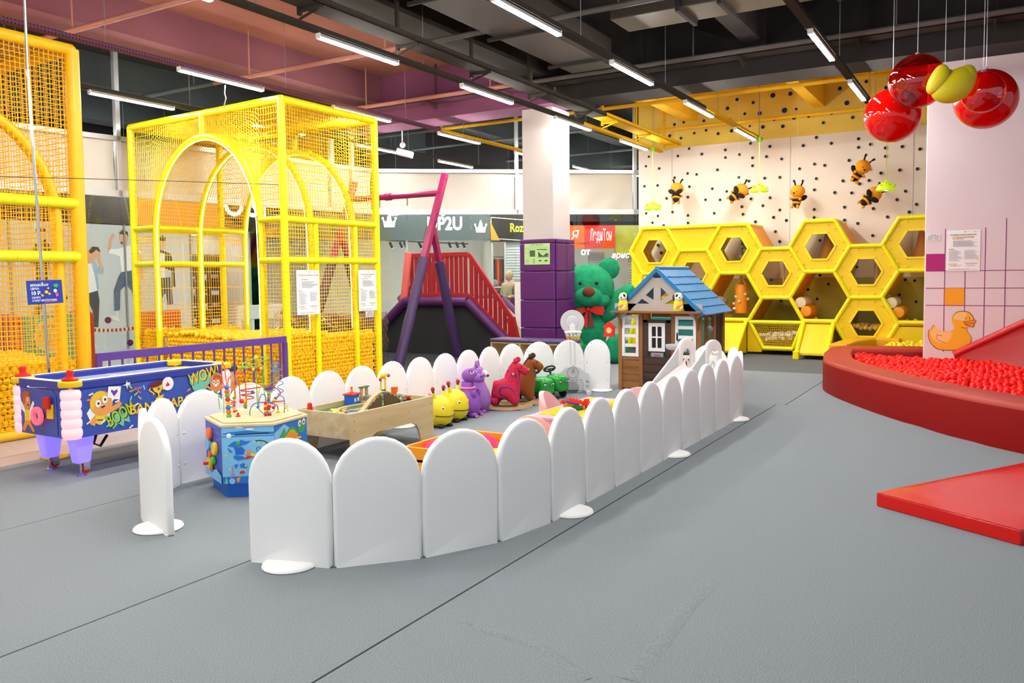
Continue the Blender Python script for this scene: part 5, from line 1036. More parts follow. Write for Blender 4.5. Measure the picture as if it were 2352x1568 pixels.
for sy in (-1, 1):
    MB().mm((-.13, sy*.2-.03, 0), (.24, sy*.2+.03, .045)).build('foot_bar', 'bb_grey', bb, bevel=.01); MB().mm((.2, sy*.2-.034, 0), (.25, sy*.2+.034, .055)).build('foot_cap', 'bb_grey', bb, bevel=.008)
    for z in (.1, .17): MB().lathe([(.02, 0), (.02, .006), (.012, .009)], (.026, sy*.195, z), 14, (1, 0, 0)).build('screw_cap', 'bb_mid', bb, smooth=50)
    for k in (-1, 1): MB().cyl((-.02, sy*.03, .3), (-.02, sy*.03, .7), .012, 10).build('pole', 'bb_clear', bb, smooth=60) if k > 0 else None
MB().tube([(.03+.0*a, .075*cos(a), .295+.075*sin(a)) for a in [2*pi*k/28 for k in range(28)]], .009, 8, closed=True).build('ring_target', 'lilac_ring', bb, smooth=180); MB().tube([(.02, 0, .3), (.06, 0, .32), (.07, 0, .39)], [.022, .02, .016], 10).build('ball_holder', 'bb_grey', bb, smooth=60)
mb = MB(); mb.lathe([(.085, 0), (.085, .008)], (-.03, 0, .07), 20, (1, 0, 0)); mb.build('ball_pocket', 'bb_mid', bb)
mb = MB()
for k in range(5): mb.tube([(-.01, -.14+.07*k, .05), (-.03, -.12+.06*k+.02*sin(k*2), .14), (-.01, -.1+.05*k, .23-abs(k-2)*.02)], .0022, 4); mb.tube([(-.012, -.14, .07+.035*k), (-.03, 0, .075+.034*k), (-.012, .14, .07+.035*k)], .0022, 4)
mb.build('goal_net', 'bb_mid', bb)
MB().lathe([(.0, 0), (.155, 0), (.163, .004), (.163, .016), (.155, .02), (.14, .016), (.136, .02), (.1, .02), (.096, .016), (.09, .02), (0, .02)], (-.02, 0, .97), 36, (1, 0, 0)).build('backboard', 'bb_grey', bb, smooth=40)
MB().prism([(-.045, -.1), (.045, -.1), (.04, 0), (0, .035), (-.04, 0)], (.0, 0, .93), (0, 1, 0), (0, 0, 1), .02).build('hoop_bracket', 'bb_clear', bb, bevel=.006)
MB().tube([(.13+.1*cos(a), .11*sin(a), .845) for a in [2*pi*k/28 for k in range(28)]], .01, 8, closed=True).build('hoop', 'bb_clear', bb, smooth=180)
for z0, z1, r0, r1, m_ in ((.84, .79, .1, .085, 'print_white'), (.79, .745, .085, .075, 'hoop_net')):
    mb = MB()
    for k in range(12):
        for s in (-1, 1): a, b = 2*pi*k/12, 2*pi*(k+s*.8)/12; mb.tube([(.13+r0*cos(a), r0*1.1*sin(a), z0), (.13+r1*cos(b), r1*1.1*sin(b), z1)], .0035, 4)
    mb.build('hoop_cords', m_, bb)
# ------------------------------------------------------------------ brick table with chairs
mat('tbl_pink', 'd99aa8', .5); mat('tbl_lilac', 'd4c0da', .5); mat('velvet_pink', 'eab8b8', .8, sheen=.6, bump=(120., .15)); mat('plate_yellow', 'fbd00a', .35); mat('lego_red', 'e01418', .3); mat('lego_blue', '3448b8', .3); mat('lego_green', '158a3c', .3); mat('lego_teal', '34b4a4', .3); mat('lego_yellow', 'f8c80c', .3); mat('lego_white', 'e8e8e8', .3); mat('tbl_grey', 'c4bcb8', .5)
LX0, LX1, LY0, LY1, LZ = 5.97, 7.2, 2.86, 3.42, .42
bt = base('brick_table', 'pink toy brick table with yellow base plates, behind the front fence', 'table', (6.6, 3.1, 0))
MB().mm((LX0, LY0, LZ-.03), (LX1, LY1, LZ)).build('table_top', 'tbl_pink', bt, bevel=.006); MB().mm((LX0+.01, LY0+.01, LZ-.055), (LX1-.01, LY1-.01, LZ-.03)).build('edge_band', 'tbl_lilac', bt)
for x in (LX0+.04, LX1-.06): MB().mm((x, LY0+.03, 0), (x+.02, LY1-.03, LZ-.05)).build('side_panel', 'tbl_lilac', bt)
MB().mm((LX0+.02, LY0+.03, .08), (LX1-.02, LY0+.05, LZ-.05)).mm((LX0+.02, LY1-.05, .08), (LX1-.02, LY1-.03, LZ-.05)).build('apron', 'tbl_lilac', bt)
for x0, y0 in ((LX0+.12, LY0+.06), (LX0+.72, LY0+.06), (LX0+.12, LY0+.33), (LX0+.72, LY0+.33)):
    MB().mm((x0-.015, y0-.015, LZ), (x0+.395, y0+.185, LZ+.002)).build('plate_frame', 'tbl_grey', bt); pl = MB().mm((x0, y0, LZ+.002), (x0+.38, y0+.17, LZ+.01)).build('base_plate', 'plate_yellow', bt, bevel=.002)
    mb = MB()
    for i in range(12):
        for j in range(5): mb.lathe([(.008, 0), (.008, .005)], (x0+.02+i*.0309, y0+.018+j*.0335, LZ+.01), 6)
    mb.build('studs', 'plate_yellow', pl)['kind'] = 'stuff'
BR = None
def lego(px, py, m, w, l, z, rz, lab, tilt=0.):
    p = atz(1190+px/8.11, 890+py/8.11, LZ+z); t = base('toy_brick', lab, 'toy brick', p, 'toy bricks on the pink table'); R_ = Matrix.Rotation(rz, 3, 'Z') @ Matrix.Rotation(tilt, 3, 'Y')
    p = p+Z_*.006; MB().box(p, (l, w, .028), R=R_).build('block', m, t, bevel=.0015); mb = MB(); n_ = max(2, round(l/.032))
    for i in range(n_):
        for j in (-1, 1): mb.lathe([(.009, 0), (.009, .007)], p+R_ @ Vector((-l/2+(i+.5)*l/n_, j*w/4, .014)), 8, R_ @ Vector((0, 0, 1)))
    mb.build('studs', m, t)
for a in ((1060, 265, 'lego_red', .04, .13, .085, -.75, 'red toy brick on top of the heap on the pink table', .25), (1010, 285, 'lego_blue', .04, .12, .062, -.75, 'blue toy brick below the topmost red one in the heap', .25), (960, 305, 'lego_red', .04, .17, .045, -.75, 'long red toy brick across the front of the heap', .2), (905, 300, 'lego_blue', .04, .08, .03, -.75, 'blue toy brick at the left end of the heap', .2), (1000, 345, 'lego_yellow', .045, .14, .026, -.75, 'long yellow toy brick low at the front of the heap', .15), (910, 345, 'lego_teal', .05, .1, .016, -.7, 'teal toy brick at the left foot of the heap', .1), (1110, 395, 'lego_green', .03, .15, .012, -.35, 'long dark green toy brick lying flat below the heap', 0), (835, 375, 'lego_white', .03, .08, .012, .3, 'white toy brick left of the heap', 0), (1190, 335, 'lego_yellow', .06, .06, .016, .2, 'square yellow toy brick between the heap and the red tower', 0), (1195, 375, 'lego_yellow', .04, .07, .012, .6, 'yellow toy brick lying in front of the red tower', 0), (1275, 355, 'lego_red', .05, .07, .018, .2, 'bottom red toy brick of the small red tower', 0), (1278, 310, 'lego_red', .05, .09, .047, .9, 'middle red toy brick of the small red tower', 0), (1278, 268, 'lego_red', .04, .05, .075, .2, 'top red toy brick of the small red tower', 0), (1235, 345, 'lego_blue', .03, .04, .02, .2, 'small blue toy brick beside the red tower', 0), (1745, 345, 'lego_yellow', .04, .06, .014, .4, 'yellow toy brick at the right end of the pink table', 0)): lego(*a)
def chair(label, loc, rz):
    t = thing('toddler_chair', label, 'chair', loc, rz, 'pink chairs around the brick table'); # back at -x
    def back(u, v, o):
        a = pi+lerp(-1.15, 1.15, u); k = cos(lerp(-1.15, 1.15, u)*1.25); return Vector(((.16+o)*cos(a)+.02, (.17+o)*sin(a), lerp(.03, .26+.22*max(k, 0)**.6, v)))
    mb = MB(); mb.grid(lambda u, v: back(u, v, 0), 20, 10); n0 = len(mb.v); mb.grid(lambda u, v: back(1-u, v, .045), 20, 10)
    rim = lambda k, j, i: k*231+j*21+i
    for i in range(20): mb.f += [(rim(0, 10, i), rim(0, 10, i+1), rim(1, 10, 19-i), rim(1, 10, 20-i)), (rim(0, 0, i+1), rim(0, 0, i), rim(1, 0, 20-i), rim(1, 0, 19-i))]
    for j in range(10): mb.f += [(rim(0, j, 0), rim(0, j+1, 0), rim(1, j+1, 20), rim(1, j, 20)), (rim(0, j+1, 20), rim(0, j, 20), rim(1, j, 0), rim(1, j+1, 0))]
    mb.mi = [0]*len(mb.f); mb.build('backrest', 'velvet_pink', t, smooth=70, fix=True)
    MB().lathe([(.14, .2), (.155, .215), (.155, .245), (.14, .262), (0, .268)], (.03, 0, 0), 24).build('seat', 'velvet_pink', t, smooth=60)
    for x in (-.08, .12):
        for y in (-.1, .1): MB().cyl((x, y, 0), (x*.9, y*.9, .21), .012, 8, .018).build('leg', 'beech', t)
chair('pink velvet toddler chair at the left end of the brick table', (5.87, 3.24, 0), .1); chair('pink velvet toddler chair at the far long side of the brick table', (7.0, 3.64, 0), -1.5); chair('pink velvet toddler chair between the sand tray and the front fence', (5.66, 2.72, 0), .2); chair('pink velvet toddler chair at the right end of the brick table', (7.48, 3.05, 0), pi+.1)
# ------------------------------------------------------------------ column pads, plan, bench
mat('pad_purple', '561a66', .42, bump=(40., .1)); mat('cushion_plum', '4f4168', .5, bump=(40., .1)); mat('plan_green', 'b6dc96', .7); mat('plan_ink', '4c5c44', .7); mat('ink_soft', '8e9094', .7)
pd = base('column_padding', 'purple upholstered padding wrapped round the foot of the white column', 'padding', (13.05, 7, 0))
ys = [0, .18, .68, 1.175, 1.68, 2.17, 2.25]
for z0, z1 in zip(ys[:-1], ys[1:]):
    MB().mm((12.69, 6.66, z0+.004), (12.75, 7.35, z1-.004)).build('front_pad', 'pad_purple', pd, bevel=.018); MB().mm((12.755, 6.63, z0+.004), (13.12, 6.695, z1-.004)).build('side_pad', 'pad_purple', pd, bevel=.018); MB().mm((13.125, 6.63, z0+.004), (13.45, 6.695, z1-.004)).build('side_pad', 'pad_purple', pd, bevel=.018)
pl = base('evacuation_plan', 'light green evacuation plan fixed to the purple column padding', 'notice', (12.685, 6.98, 1.8))
MB().mm((12.684, 6.74, 1.8), (12.69, 7.25, 2.17)).build('sheet', 'plan_green', pl)
P = Print((12.684, 7.25, 1.8), (0, -1, 0), (0, 0, 1)); P.text('ПЛАН ЭВАКУАЦИИ', .14, .335, .026, 'plan_ink', bold=.02).text('при пожаре и других чрезвычайных ситуациях', .1, .318, .011, 'plan_ink')
P.rect(.11, .14, .215, .25, 'plan_ink').poly([(.28, .13), (.48, .13), (.48, .19), (.44, .2), (.38, .15), (.33, .18), (.3, .22), (.28, .22)], 'plan_ink').poly([(.25, .27), (.44, .27), (.47, .24), (.44, .25), (.25, .255)], 'plan_ink')
P.line([(.02, .29), (.24, .29), (.24, .3), (.47, .3), (.49, .26), (.49, .12), (.24, .12), (.24, .25), (.02, .2), (.02, .29)], .003, 'plan_ink').line([(.08, .23), (.08, .27), (.22, .27), (.22, .13)], .002, 'plan_ink')
for x, y in ((.355, .21), (.39, .22)): P.ell(x, y, .006, .009, 'plan_ink')
for k in range(4): P.line([(.03, .03+.018*k), (.09, .03+.018*k)], .003, 'plan_ink').line([(.17, .03+.02*k), (.22, .03+.02*k)], .006, 'plan_ink')
P.ell(.32, .065, .035, .012, 'plan_ink').ell(.44, .065, .035, .014, 'plan_ink').build('plan_print', pl)
be = base('bench_shelf', 'wooden cubby bench with a purple cushion in front of the column', 'bench', (12.25, 6.8, 0))
for y in (6.02, 6.4, 6.97, 7.54): MB().mm((12.0, y-.009, .0), (12.4, y+.009, .45)).build('upright', 'oak_pale', be)
for z in (.02, .45): MB().mm((12.0, 6.01, z-.0), (12.4, 7.55, z+.02)).build('shelf_board', 'oak_pale', be)
MB().mm((12.38, 6.02, .04), (12.4, 7.54, .45)).build('back_board', 'oak_pale', be)
for a, b in ((6.0, 6.78), (6.79, 7.56)): MB().mm((11.98, a, .47), (12.42, b, .53)).build('seat_cushion', 'cushion_plum', be, bevel=.025, smooth=60)
# ------------------------------------------------------------------ green teddy bear
mat('teddy', '0c8a5c', .95, sheen=.25, noise=(9., .28), bump=(28., 1.)); mat('teddy_nose', '6e3214', .85, sheen=.3, bump=(60., .4)); mat('satin_red', 'd21c1c', .35); mat('satin_dark', '8a1016', .4)
td = thing('teddy_bear', 'huge green plush teddy bear with a red bow sitting behind the column', 'teddy bear', (*atx(1350, 700, 14.05).xy, 0), math.radians(207))      # faces +x
def fuzzy(mb, amt, seed):
    rr = random.Random(seed)
    mb.v = [tuple(Vector(v)*1.0+Vector((rr.uniform(-amt, amt), rr.uniform(-amt, amt), rr.uniform(-amt, amt)))) for v in mb.v]; return mb
def plush(name, c, r, m, p, R=None, amt=.006, seg=36, rings=24): return fuzzy(MB().ball(c, r, seg, rings, R), amt, hash(name) % 97).build(name, m, p, smooth=180)
plush('torso', (0, 0, .55), (.36, .36, .52), 'teddy', td); plush('head', (.07, 0, 1.36), (.43, .50, .45), 'teddy', td); plush('muzzle', (.42, 0, 1.21), (.2, .26, .19), 'teddy', td); plush('nose', (.6, 0, 1.3), (.07, .115, .095), 'teddy_nose', td, amt=.002)
for sy in (-1, 1):
    plush('ear', (.02, sy*.40, 1.72), (.1, .2, .2), 'teddy', td); plush('cheek', (.3, sy*.2, 1.13), (.18, .2, .15), 'teddy', td)
    MB().ball((.475, sy*.15, 1.46), .034, 14, 10).build('eye', 'rub_black', td, smooth=180)
    plush('leg', (.34, .1+sy*.32, .2), (.36, .2, .2), 'teddy', td, Matrix.Rotation(sy*.35, 3, 'Z')); plush('foot', (.66, .1+sy*.40, .27), (.13, .22, .27), 'teddy', td, Matrix.Rotation(sy*.35, 3, 'Z'))
plush('arm', (.1, .52, 1.06), (.19, .47, .19), 'teddy', td, Matrix.Rotation(.8, 3, 'X')); plush('arm', (.15, -.42, .72), (.17, .3, .16), 'teddy', td, Matrix.Rotation(.7, 3, 'X'))
for sy in (-1, 1):
    MB().prism([(0, 0), (.13, .12), (.26, .11), (.3, 0), (.26, -.1), (.13, -.08)], (.4, 0, .96), (-.1, sy, 0), (0, 0, 1), .04).build('bow_loop', 'satin_red', td, bevel=.012, fix=True); MB().prism([(0, 0), (.06, 0), (.15, -.3), (.04, -.34)], (.385, sy*.0, .97), (.12, sy*.7, 0), (0, 0, 1), .015).build('bow_tail', 'satin_dark' if sy > 0 else 'satin_red', td, fix=True)
MB().ball((.41, 0, .98), (.04, .05, .05), 12, 8).build('bow_knot', 'satin_red', td, smooth=180)
tb = tag(MB().mm((14.6, 4.5, 0), (15.3, 5.9, .75)).build('storage_box', 'cube_base', bevel=.02), 'teal storage box on the floor between the teddy bear and the honeycomb', 'box'); mat('teal_box', '14706e', .5); tb.data.materials[0] = MATS['teal_box']
MB().mm((14.58, 4.48, .75), (15.32, 5.92, .8)).build('lid', 'teal_box', tb, bevel=.01)
# ------------------------------------------------------------------ playhouse
wood('cedar', '9c6a38', '7c4f26', .6, 2, 7.); wood('cedar_h', '9c6a38', '7c4f26', .6, 1, 7.); wood('door_brown', '4c342a', '3a2620', .55, 1, 8.); mat('house_white', 'f2f2f4', .45); mat('gable_grey', 'b4aea8', .65, noise=(6., .06)); mat('roof_blue', '3484bc', .45, noise=(8., .08)); mat('roof_edge', '1c78b8', .4); mat('slate_grey', '8a94a4', .4); mat('bird_red', 'e0241c', .5)
HX, HY0, HY1, HD = 10.6, 3.38, 4.56, 1.12
ph = base('playhouse', 'wooden playhouse with a blue shingle roof and a dark brown door', 'playhouse', (11.1, 3.97, 0))
def hb(a, b, n, m, bev=.004, p=None): return MB().mm(a, b).build(n, m, p or ph, bevel=bev)
EV = 1.08
for y in (HY0, HY1-.055): hb((HX, y, 0), (HX+.08, y+.055, EV), 'corner_post', 'cedar'); hb((HX+HD-.08, y, 0), (HX+HD, y+.08, EV), 'corner_post', 'cedar')
for y in (4.2, 3.74): hb((HX+.005, y, 0), (HX+.065, y+.055, EV), 'door_post', 'cedar')
for ya, yb in ((4.255, 4.51), (3.44, 3.74)):      # planks under the side windows, window frames with four openings
    for k in range(4): hb((HX+.02, ya, .02+.1*k), (HX+.05, yb, .117+.1*k), 'plank', 'cedar_h')
    hb((HX+.01, ya, .42), (HX+.06, yb, .46), 'sill', 'cedar_h'); hb((HX+.01, ya, EV-.03), (HX+.06, yb, EV), 'header', 'cedar_h')
    wf = hb((HX+.0, ya+.005, .47), (HX+.04, ya+.045, EV-.04), 'window_frame', 'house_white'); hb((HX, yb-.045, .47), (HX+.04, yb-.005, EV-.04), 'stile', 'house_white', p=wf)
    for k in range(5): z = .47+k*(EV-.04-.47-.045)/4; hb((HX+.002, ya+.045, z), (HX+.038, yb-.045, z+.045), 'crossbar', 'house_white', p=wf)
DY0, DY1 = 3.8, 4.2
dr = hb((HX+.035, DY0, .04), (HX+.06, DY1, .98), 'door', 'door_brown')
for k in range(4): hb((HX+.02, DY0, .045+.108*k), (HX+.036, DY1, .148+.108*k), 'door_plank', 'door_brown', p=dr)
hb((HX+.018, DY0, .48), (HX+.036, DY0+.07, .98), 'stile', 'door_brown', p=dr); hb((HX+.018, DY1-.07, .48), (HX+.036, DY1, .98), 'stile', 'door_brown', p=dr); hb((HX+.018, DY0, .94), (HX+.036, DY1, .98), 'rail', 'door_brown', p=dr)
y0, y1 = DY0+.08, DY1-.08
hb((HX+.01, y0, .55), (HX+.03, y1, .60), 'door_window_rail', 'house_white', p=dr); hb((HX+.01, y0, .89), (HX+.03, y1, .94), 'door_window_rail', 'house_white', p=dr); hb((HX+.01, y0, .6), (HX+.03, y0+.05, .89), 'door_window_stile', 'house_white', p=dr); hb((HX+.01, y1-.05, .6), (HX+.03, y1, .89), 'door_window_stile', 'house_white', p=dr); hb((HX+.01, (y0+y1)/2-.012, .6), (HX+.03, (y0+y1)/2+.012, .89), 'glazing_bar', 'house_white', p=dr); hb((HX+.011, y0+.05, .735), (HX+.029, y1-.05, .757), 'glazing_bar', 'house_white', p=dr)
hb((HX+.032, y0+.05, .6), (HX+.034, y1-.05, .89), 'dark_backing', 'black', None, dr)
hb((HX+.005, y0+.02, .475), (HX+.02, y1-.04, .535), 'mail_slot', 'slate_grey', p=dr); hb((HX+.002, y0+.07, .487), (HX+.006, y1-.09, .503), 'slot_opening', 'print_red', None, dr)
hb((HX, HY0+.31, .7), (HX+.02, HY0+.34, .82), 'latch', 'slate_grey')
for k in range(4):                                        # side and rear walls
    hb((HX+.08, HY0+.015, .02+.1*k), (HX+HD-.08, HY0+.045, .117+.1*k), 'plank', 'cedar'); hb((HX+.08, HY1-.045, .02+.1*k), (HX+HD-.08, HY1-.015, .117+.1*k), 'plank', 'cedar')
for k in range(10): hb((HX+HD-.05, HY0+.08, .02+.105*k), (HX+HD-.02, HY1-.08, .122+.105*k), 'plank', 'cedar_h') if k < 4 or k == 9 else None
for x in (HX+.3, HX+.62): hb((x, HY0+.0, .42), (x+.06, HY0+.05, EV), 'stud', 'cedar')
hb((HX+.08, HY0+.01, .42), (HX+HD-.08, HY0+.05, .47), 'sill', 'cedar'); hb((HX+.08, HY0+.01, 1.03), (HX+HD-.08, HY0+.05, EV), 'header', 'cedar'); hb((HX+.08, HY1-.05, 1.03), (HX+HD-.08, HY1-.01, EV), 'header', 'cedar')
hb((HX+.67, HY0+.02, .47), (HX+HD-.09, HY0+.03, 1.03), 'chalk_board', 'black')
hb((HX-.18, HY0-.04, EV), (HX+.05, HY1+.04, EV+.028), 'front_shelf', 'cedar_h')
for y in (HY0+.02, HY1-.06):
    MB().tube([(HX, y+.02, EV-.22), (HX-.025, y+.02, EV-.13), (HX-.07, y+.02, EV-.06), (HX-.12, y+.02, EV)], .02, 4).build('shelf_bracket', 'cedar', ph)
RZ, YM = 1.655, (HY0+HY1)/2; ov = .05
sl = (RZ-EV+.03)/((HY1-HY0)/2+ov)
zr = lambda y: RZ-abs(y-YM)*sl
# gable face: grey boards with a king post and two struts
gx = HX-.03
MB().bar((gx, HY0-.03, EV+.075), (gx, HY1+.03, EV+.075), .03, .1).build('gable_tie', 'gable_grey', ph)
for s in (-1, 1): MB().bar((gx, YM+s*.03, RZ-.12), (gx, YM+s*.58, zr(YM+.58)-.075), .03, .13, up=(0, -s*sl, -1) if False else (0, 0, 1)).build('gable_rafter', 'gable_grey', ph); MB().bar((gx-.002, YM+s*.05, EV+.13), (gx-.002, YM+s*.33, EV+.30), .026, .07).build('gable_strut', 'gable_grey', ph)
MB().bar((gx-.004, YM, EV+.1), (gx-.004, YM, RZ-.1), .1, .026, up=(1, 0, 0)).build('king_post', 'gable_grey', ph)
RX0, RX1 = HX-.06, HX+HD+.12
for s in (-1, 1):
    n = Vector((0, s*sl, 1)).normalized(); dn = Vector((0, s, -sl)).normalized(); Lr = ((HY1-HY0)/2+ov)*math.hypot(1, sl)
    top = Vector((RX0, YM, RZ))
    MB().prism([(0, 0), (RX1-RX0, 0), (RX1-RX0, Lr), (0, Lr)], top, (1, 0, 0), dn, .02 if Vector((1, 0, 0)).cross(dn).z > 0 else -.02).build('roof_deck', 'roof_edge', ph, fix=True)
    for r in range(6):                                    # every shingle strip cut into single shingles
        nsh = 9
        for k in range(nsh):
            w0, w1 = k/nsh+.003, (k+1)/nsh-.003; u0 = Lr*r/6; u1 = Lr*(r+1)/6+.012; jit = .006*((k*7+r*3) % 5)/5
            q = [top+Vector((1, 0, 0))*(RX1-RX0)*w+dn*uu+n*h for h, uu, ww in ((0, 0, 0),) for w in ()]
            A = [top+Vector(((RX1-RX0)*w, 0, 0))+dn*uu+n*hh for (w, uu, hh) in ((w0, u0, .022), (w1, u0, .022), (w1, u1+jit, .036), (w0, u1+jit, .036), (w0, u0, .02), (w1, u0, .02), (w1, u1+jit, .02), (w0, u1+jit, .02))]
            m_ = MB(); m_.add(A, [(0, 1, 2, 3), (7, 6, 5, 4), (0, 4, 5, 1), (1, 5, 6, 2), (2, 6, 7, 3), (3, 7, 4, 0)]); m_.build('shingle', 'roof_blue', ph, fix=True)
    MB().bar(top+n*.01+Vector((-.01, 0, 0)), top+dn*Lr+n*.01+Vector((-.01, 0, 0)), .03, .05, up=n).build('barge_board', 'roof_edge', ph)
MB().tube([(RX0-.01, YM, RZ+.035), (RX1, YM, RZ+.035)], .025, 6).build('ridge_cap', 'roof_blue', ph)
bh = HY1+.12
b_ = MB().prism([(-.09, 0), (.09, 0), (.09, .02), (.075, .02), (.075, .13), (.1, .13), (0, .22), (-.1, .13), (-.075, .13), (-.075, .02), (-.09, .02)], (HX-.0, bh+.02, .735), (0, 1, 0), (0, 0, 1), .03); b_.build('bird_feeder', 'bird_red', ph, bevel=.003, label='red bird house shaped feeder on the side wall'); MB().lathe([(.042, 0), (.042, .004)], (HX-.0, bh+.02, .825), 18, (-1, 0, 0)).build('feeder_hole', 'duck_light', bpy.data.objects['bird_feeder'])
MB().lathe([(.0, 0), (.03, .004), (.035, .03), (.02, .06), (0, .065)], (HX+.28, HY0-.01, .86), 12, (0, -1, 0), squash=(1, 1.6)).build('hanging_scoop', 'slate_grey', ph)
mat('dog_yellow', 'f2dc3c', .85, sheen=.3, bump=(90., .4)); mat('dog_white', 'f3efe6', .9, sheen=.3); mat('dog_navy', '26305c', .9, sheen=.3)
def dog(label, loc, rz, flip):
    t = thing('plush_dog', label, 'plush toy', loc, rz, 'yellow plush dogs on the playhouse shelf')
    MB().lathe([(.058, 0), (.068, .012), (.066, .06), (.06, .12), (.05, .15), (.03, .16)], n=20).build('body', 'dog_yellow', t, smooth=180); MB().ball((.012, 0, .19), (.055, .055, .055), 16, 12).build('head', 'dog_white', t, smooth=180); MB().ball((.055, 0, .175), (.03, .03, .025), 12, 8).build('muzzle', 'dog_white', t, smooth=180); MB().ball((.083, 0, .185), .011, 8, 6).build('nose', 'rub_black', t, smooth=180)
    MB().ball((-.005, 0, .215), (.05, .05, .038), 14, 8).build('cap', 'dog_yellow', t, smooth=180); MB().ball((.045, flip*.026, .208), (.016, .022, .024), 10, 8).build('eye_patch', 'dog_navy', t, smooth=180)
    for s in (-1, 1): MB().ball((.062 if s == flip else .055, s*.026, .21), .007, 8, 6).build('eye', 'rub_black', t, smooth=180)
    MB().ball((-.02, flip*.062, .18), (.02, .014, .045), 10, 8).build('ear', 'dog_navy', t, smooth=180); MB().ball((-.02, -flip*.055, .18), (.02, .014, .04), 10, 8).build('ear', 'dog_yellow', t, smooth=180)
    MB().ball((.062, -.01, .065), (.012, .04, .024), 12, 8, Matrix.Rotation(.5, 3, 'X')).build('guitar_body', 'print_orange', t, smooth=180); MB().ball((.055, 0, .055), (.014, .05, .035), 12, 8).build('belly', 'dog_white', t, smooth=180)
dog('yellow plush dog with a navy ear on the left end of the playhouse shelf', (HX-.105, 4.44, EV+.028), pi+.1, 1); dog('yellow plush dog with a navy ear on the right end of the playhouse shelf', (HX-.105, 3.65, EV+.028), pi+.5, -1)
# ------------------------------------------------------------------ white toddler slide
mat('slide_white', 'efe9e8', .4); mat('slide_grey', 'c8cacd', .4)
sl_ = base('toddler_slide', 'white toddler slide with two rounded loop handles, behind the fence', 'slide', (9.1, 3.05, 0))
SXT, SYA, SYB, SZT = 9.2, 2.86, 3.24, .5
def chute(u, v):
    x = lerp(SXT+.05, SXT-.95, u); z = .05+(SZT-.05)*(1-u)**1.05*(1 if u < 1 else 0)+(.02*sin(pi*u)); z = max(z, .06)
    e = abs(v-.5)*2; return Vector((x, lerp(SYA+.02, SYB-.02, v), z+.09*max(0, e-.72)**1.2*4))
MB().grid(chute, 20, 16).build('chute', 'slide_white', sl_, smooth=180)
for y in (SYA, SYB):
    pr_ = [(SXT+.02, SZT+.32), (SXT-.15, SZT+.15), (SXT-.5, SZT-.12), (SXT-.95, .16), (SXT-.97, .0), (SXT-.85, 0), (SXT-.45, SZT-.34), (SXT+.02, SZT-.08)]
    MB().prism([(x-SXT, z) for x, z in pr_], (SXT, y-.0125, 0), (1, 0, 0), (0, 0, 1), -.025).build('side_rail', 'slide_grey', sl_, bevel=.005, fix=True)
    lo = []; n_ = 16
    P_o = [(-.15, -.42)]+[(-.15*cos(pi*i/n_), .22+.13*sin(pi*i/n_)) for i in range(n_+1)]+[(.15, -.42)]; P_i = [(-.08, -.1)]+[(-.08*cos(pi*i/n_), .14+.085*sin(pi*i/n_)) for i in range(n_+1)]+[(.08, -.1)]
    MB().ringprism(P_o, P_i, (SXT+.1, y+.02, SZT+.0), (1, 0, 0), (0, 0, 1), .045).build('loop_handle', 'slide_white', sl_, bevel=.012, fix=True, smooth=50)
    MB().tube([(SXT+.1+.04*cos(a), y, SZT+.02+.075*sin(a)) for a in [2*pi*k/20 for k in range(20)]], .014, 8, closed=True).build('inner_ring', 'slide_white', sl_, smooth=180)
    MB().prism([(0, 0), (.3, 0), (.26, SZT), (.04, SZT)], (SXT-.02, y+.012, 0), (1, 0, 0), (0, 0, 1), .024).build('leg_panel', 'slide_white', sl_, bevel=.004, fix=True)
MB().mm((SXT, SYA, SZT-.03), (SXT+.25, SYB, SZT)).build('platform', 'slide_white', sl_); MB().mm((SXT+.28, SYA+.02, .18), (SXT+.42, SYB-.02, .22)).build('step', 'slide_white', sl_)
MB().tube([(SXT+.1, SYA, SZT+.19), (SXT+.02, SYA-.1, SZT+.2), (SXT, SYA-.14, SZT+.22)], .018, 8).build('peg', 'slide_white', sl_, smooth=180)
sl_.rotation_euler = (0, 0, math.radians(-20)); MB().lathe([(.1, 0), (.125, .02), (.13, .06), (.118, .06), (.112, .02), (0, .015)], (SXT+.12, SYB+.16, SZT+.2), 24).build('hoop_tray', 'slide_grey', sl_, smooth=50); MB().bar((SXT+.1, SYB, SZT+.2), (SXT+.12, SYB+.16, SZT+.21), .03, .03).build('tray_bracket', 'slide_grey', sl_)
# ------------------------------------------------------------------ A-frame swing
mat('swing_magenta', '930f50', .4); mat('swing_wrap', '45305e', .5, bump=(14., .3))
sw = base('playground_swing', 'magenta A-frame swing with purple padded legs before the red bridge', 'swing frame', (12.3, 10.2, 0))
def leg_pair(Yb, far, ax, fa, fb, top):
    A = Vector((fa, Yb, 0)); B = Vector((fb, Yb, 0)); ap = Vector((ax, Yb, 2.5)); tp = A+(ap-A)*top
    def on(p, q, t): return p+(q-p)*t
    MB().bar(on(A, ap, .72), tp, .11, .1).build('long_beam', 'swing_magenta', sw, bevel=.008); MB().bar(on(B, ap, .7), ap, .1, .09).build('short_beam', 'swing_magenta', sw, bevel=.008)
    mb = MB()
    for (p, q) in ((A, on(A, ap, .74)), (B, on(B, ap, .72))):
        k = 9; pts = [on(p, q, i/k) for i in range(k+1)]; MB().tube(pts, [.105+.006*sin(i*2.1) for i in range(k+1)], 14).build('padded_leg', 'swing_wrap', sw, smooth=60)
    return tp
A0 = aty(915, 838, 9.3); ap_ = aty(992, 515, 9.3); tp_ = aty(1022, 400, 9.3)
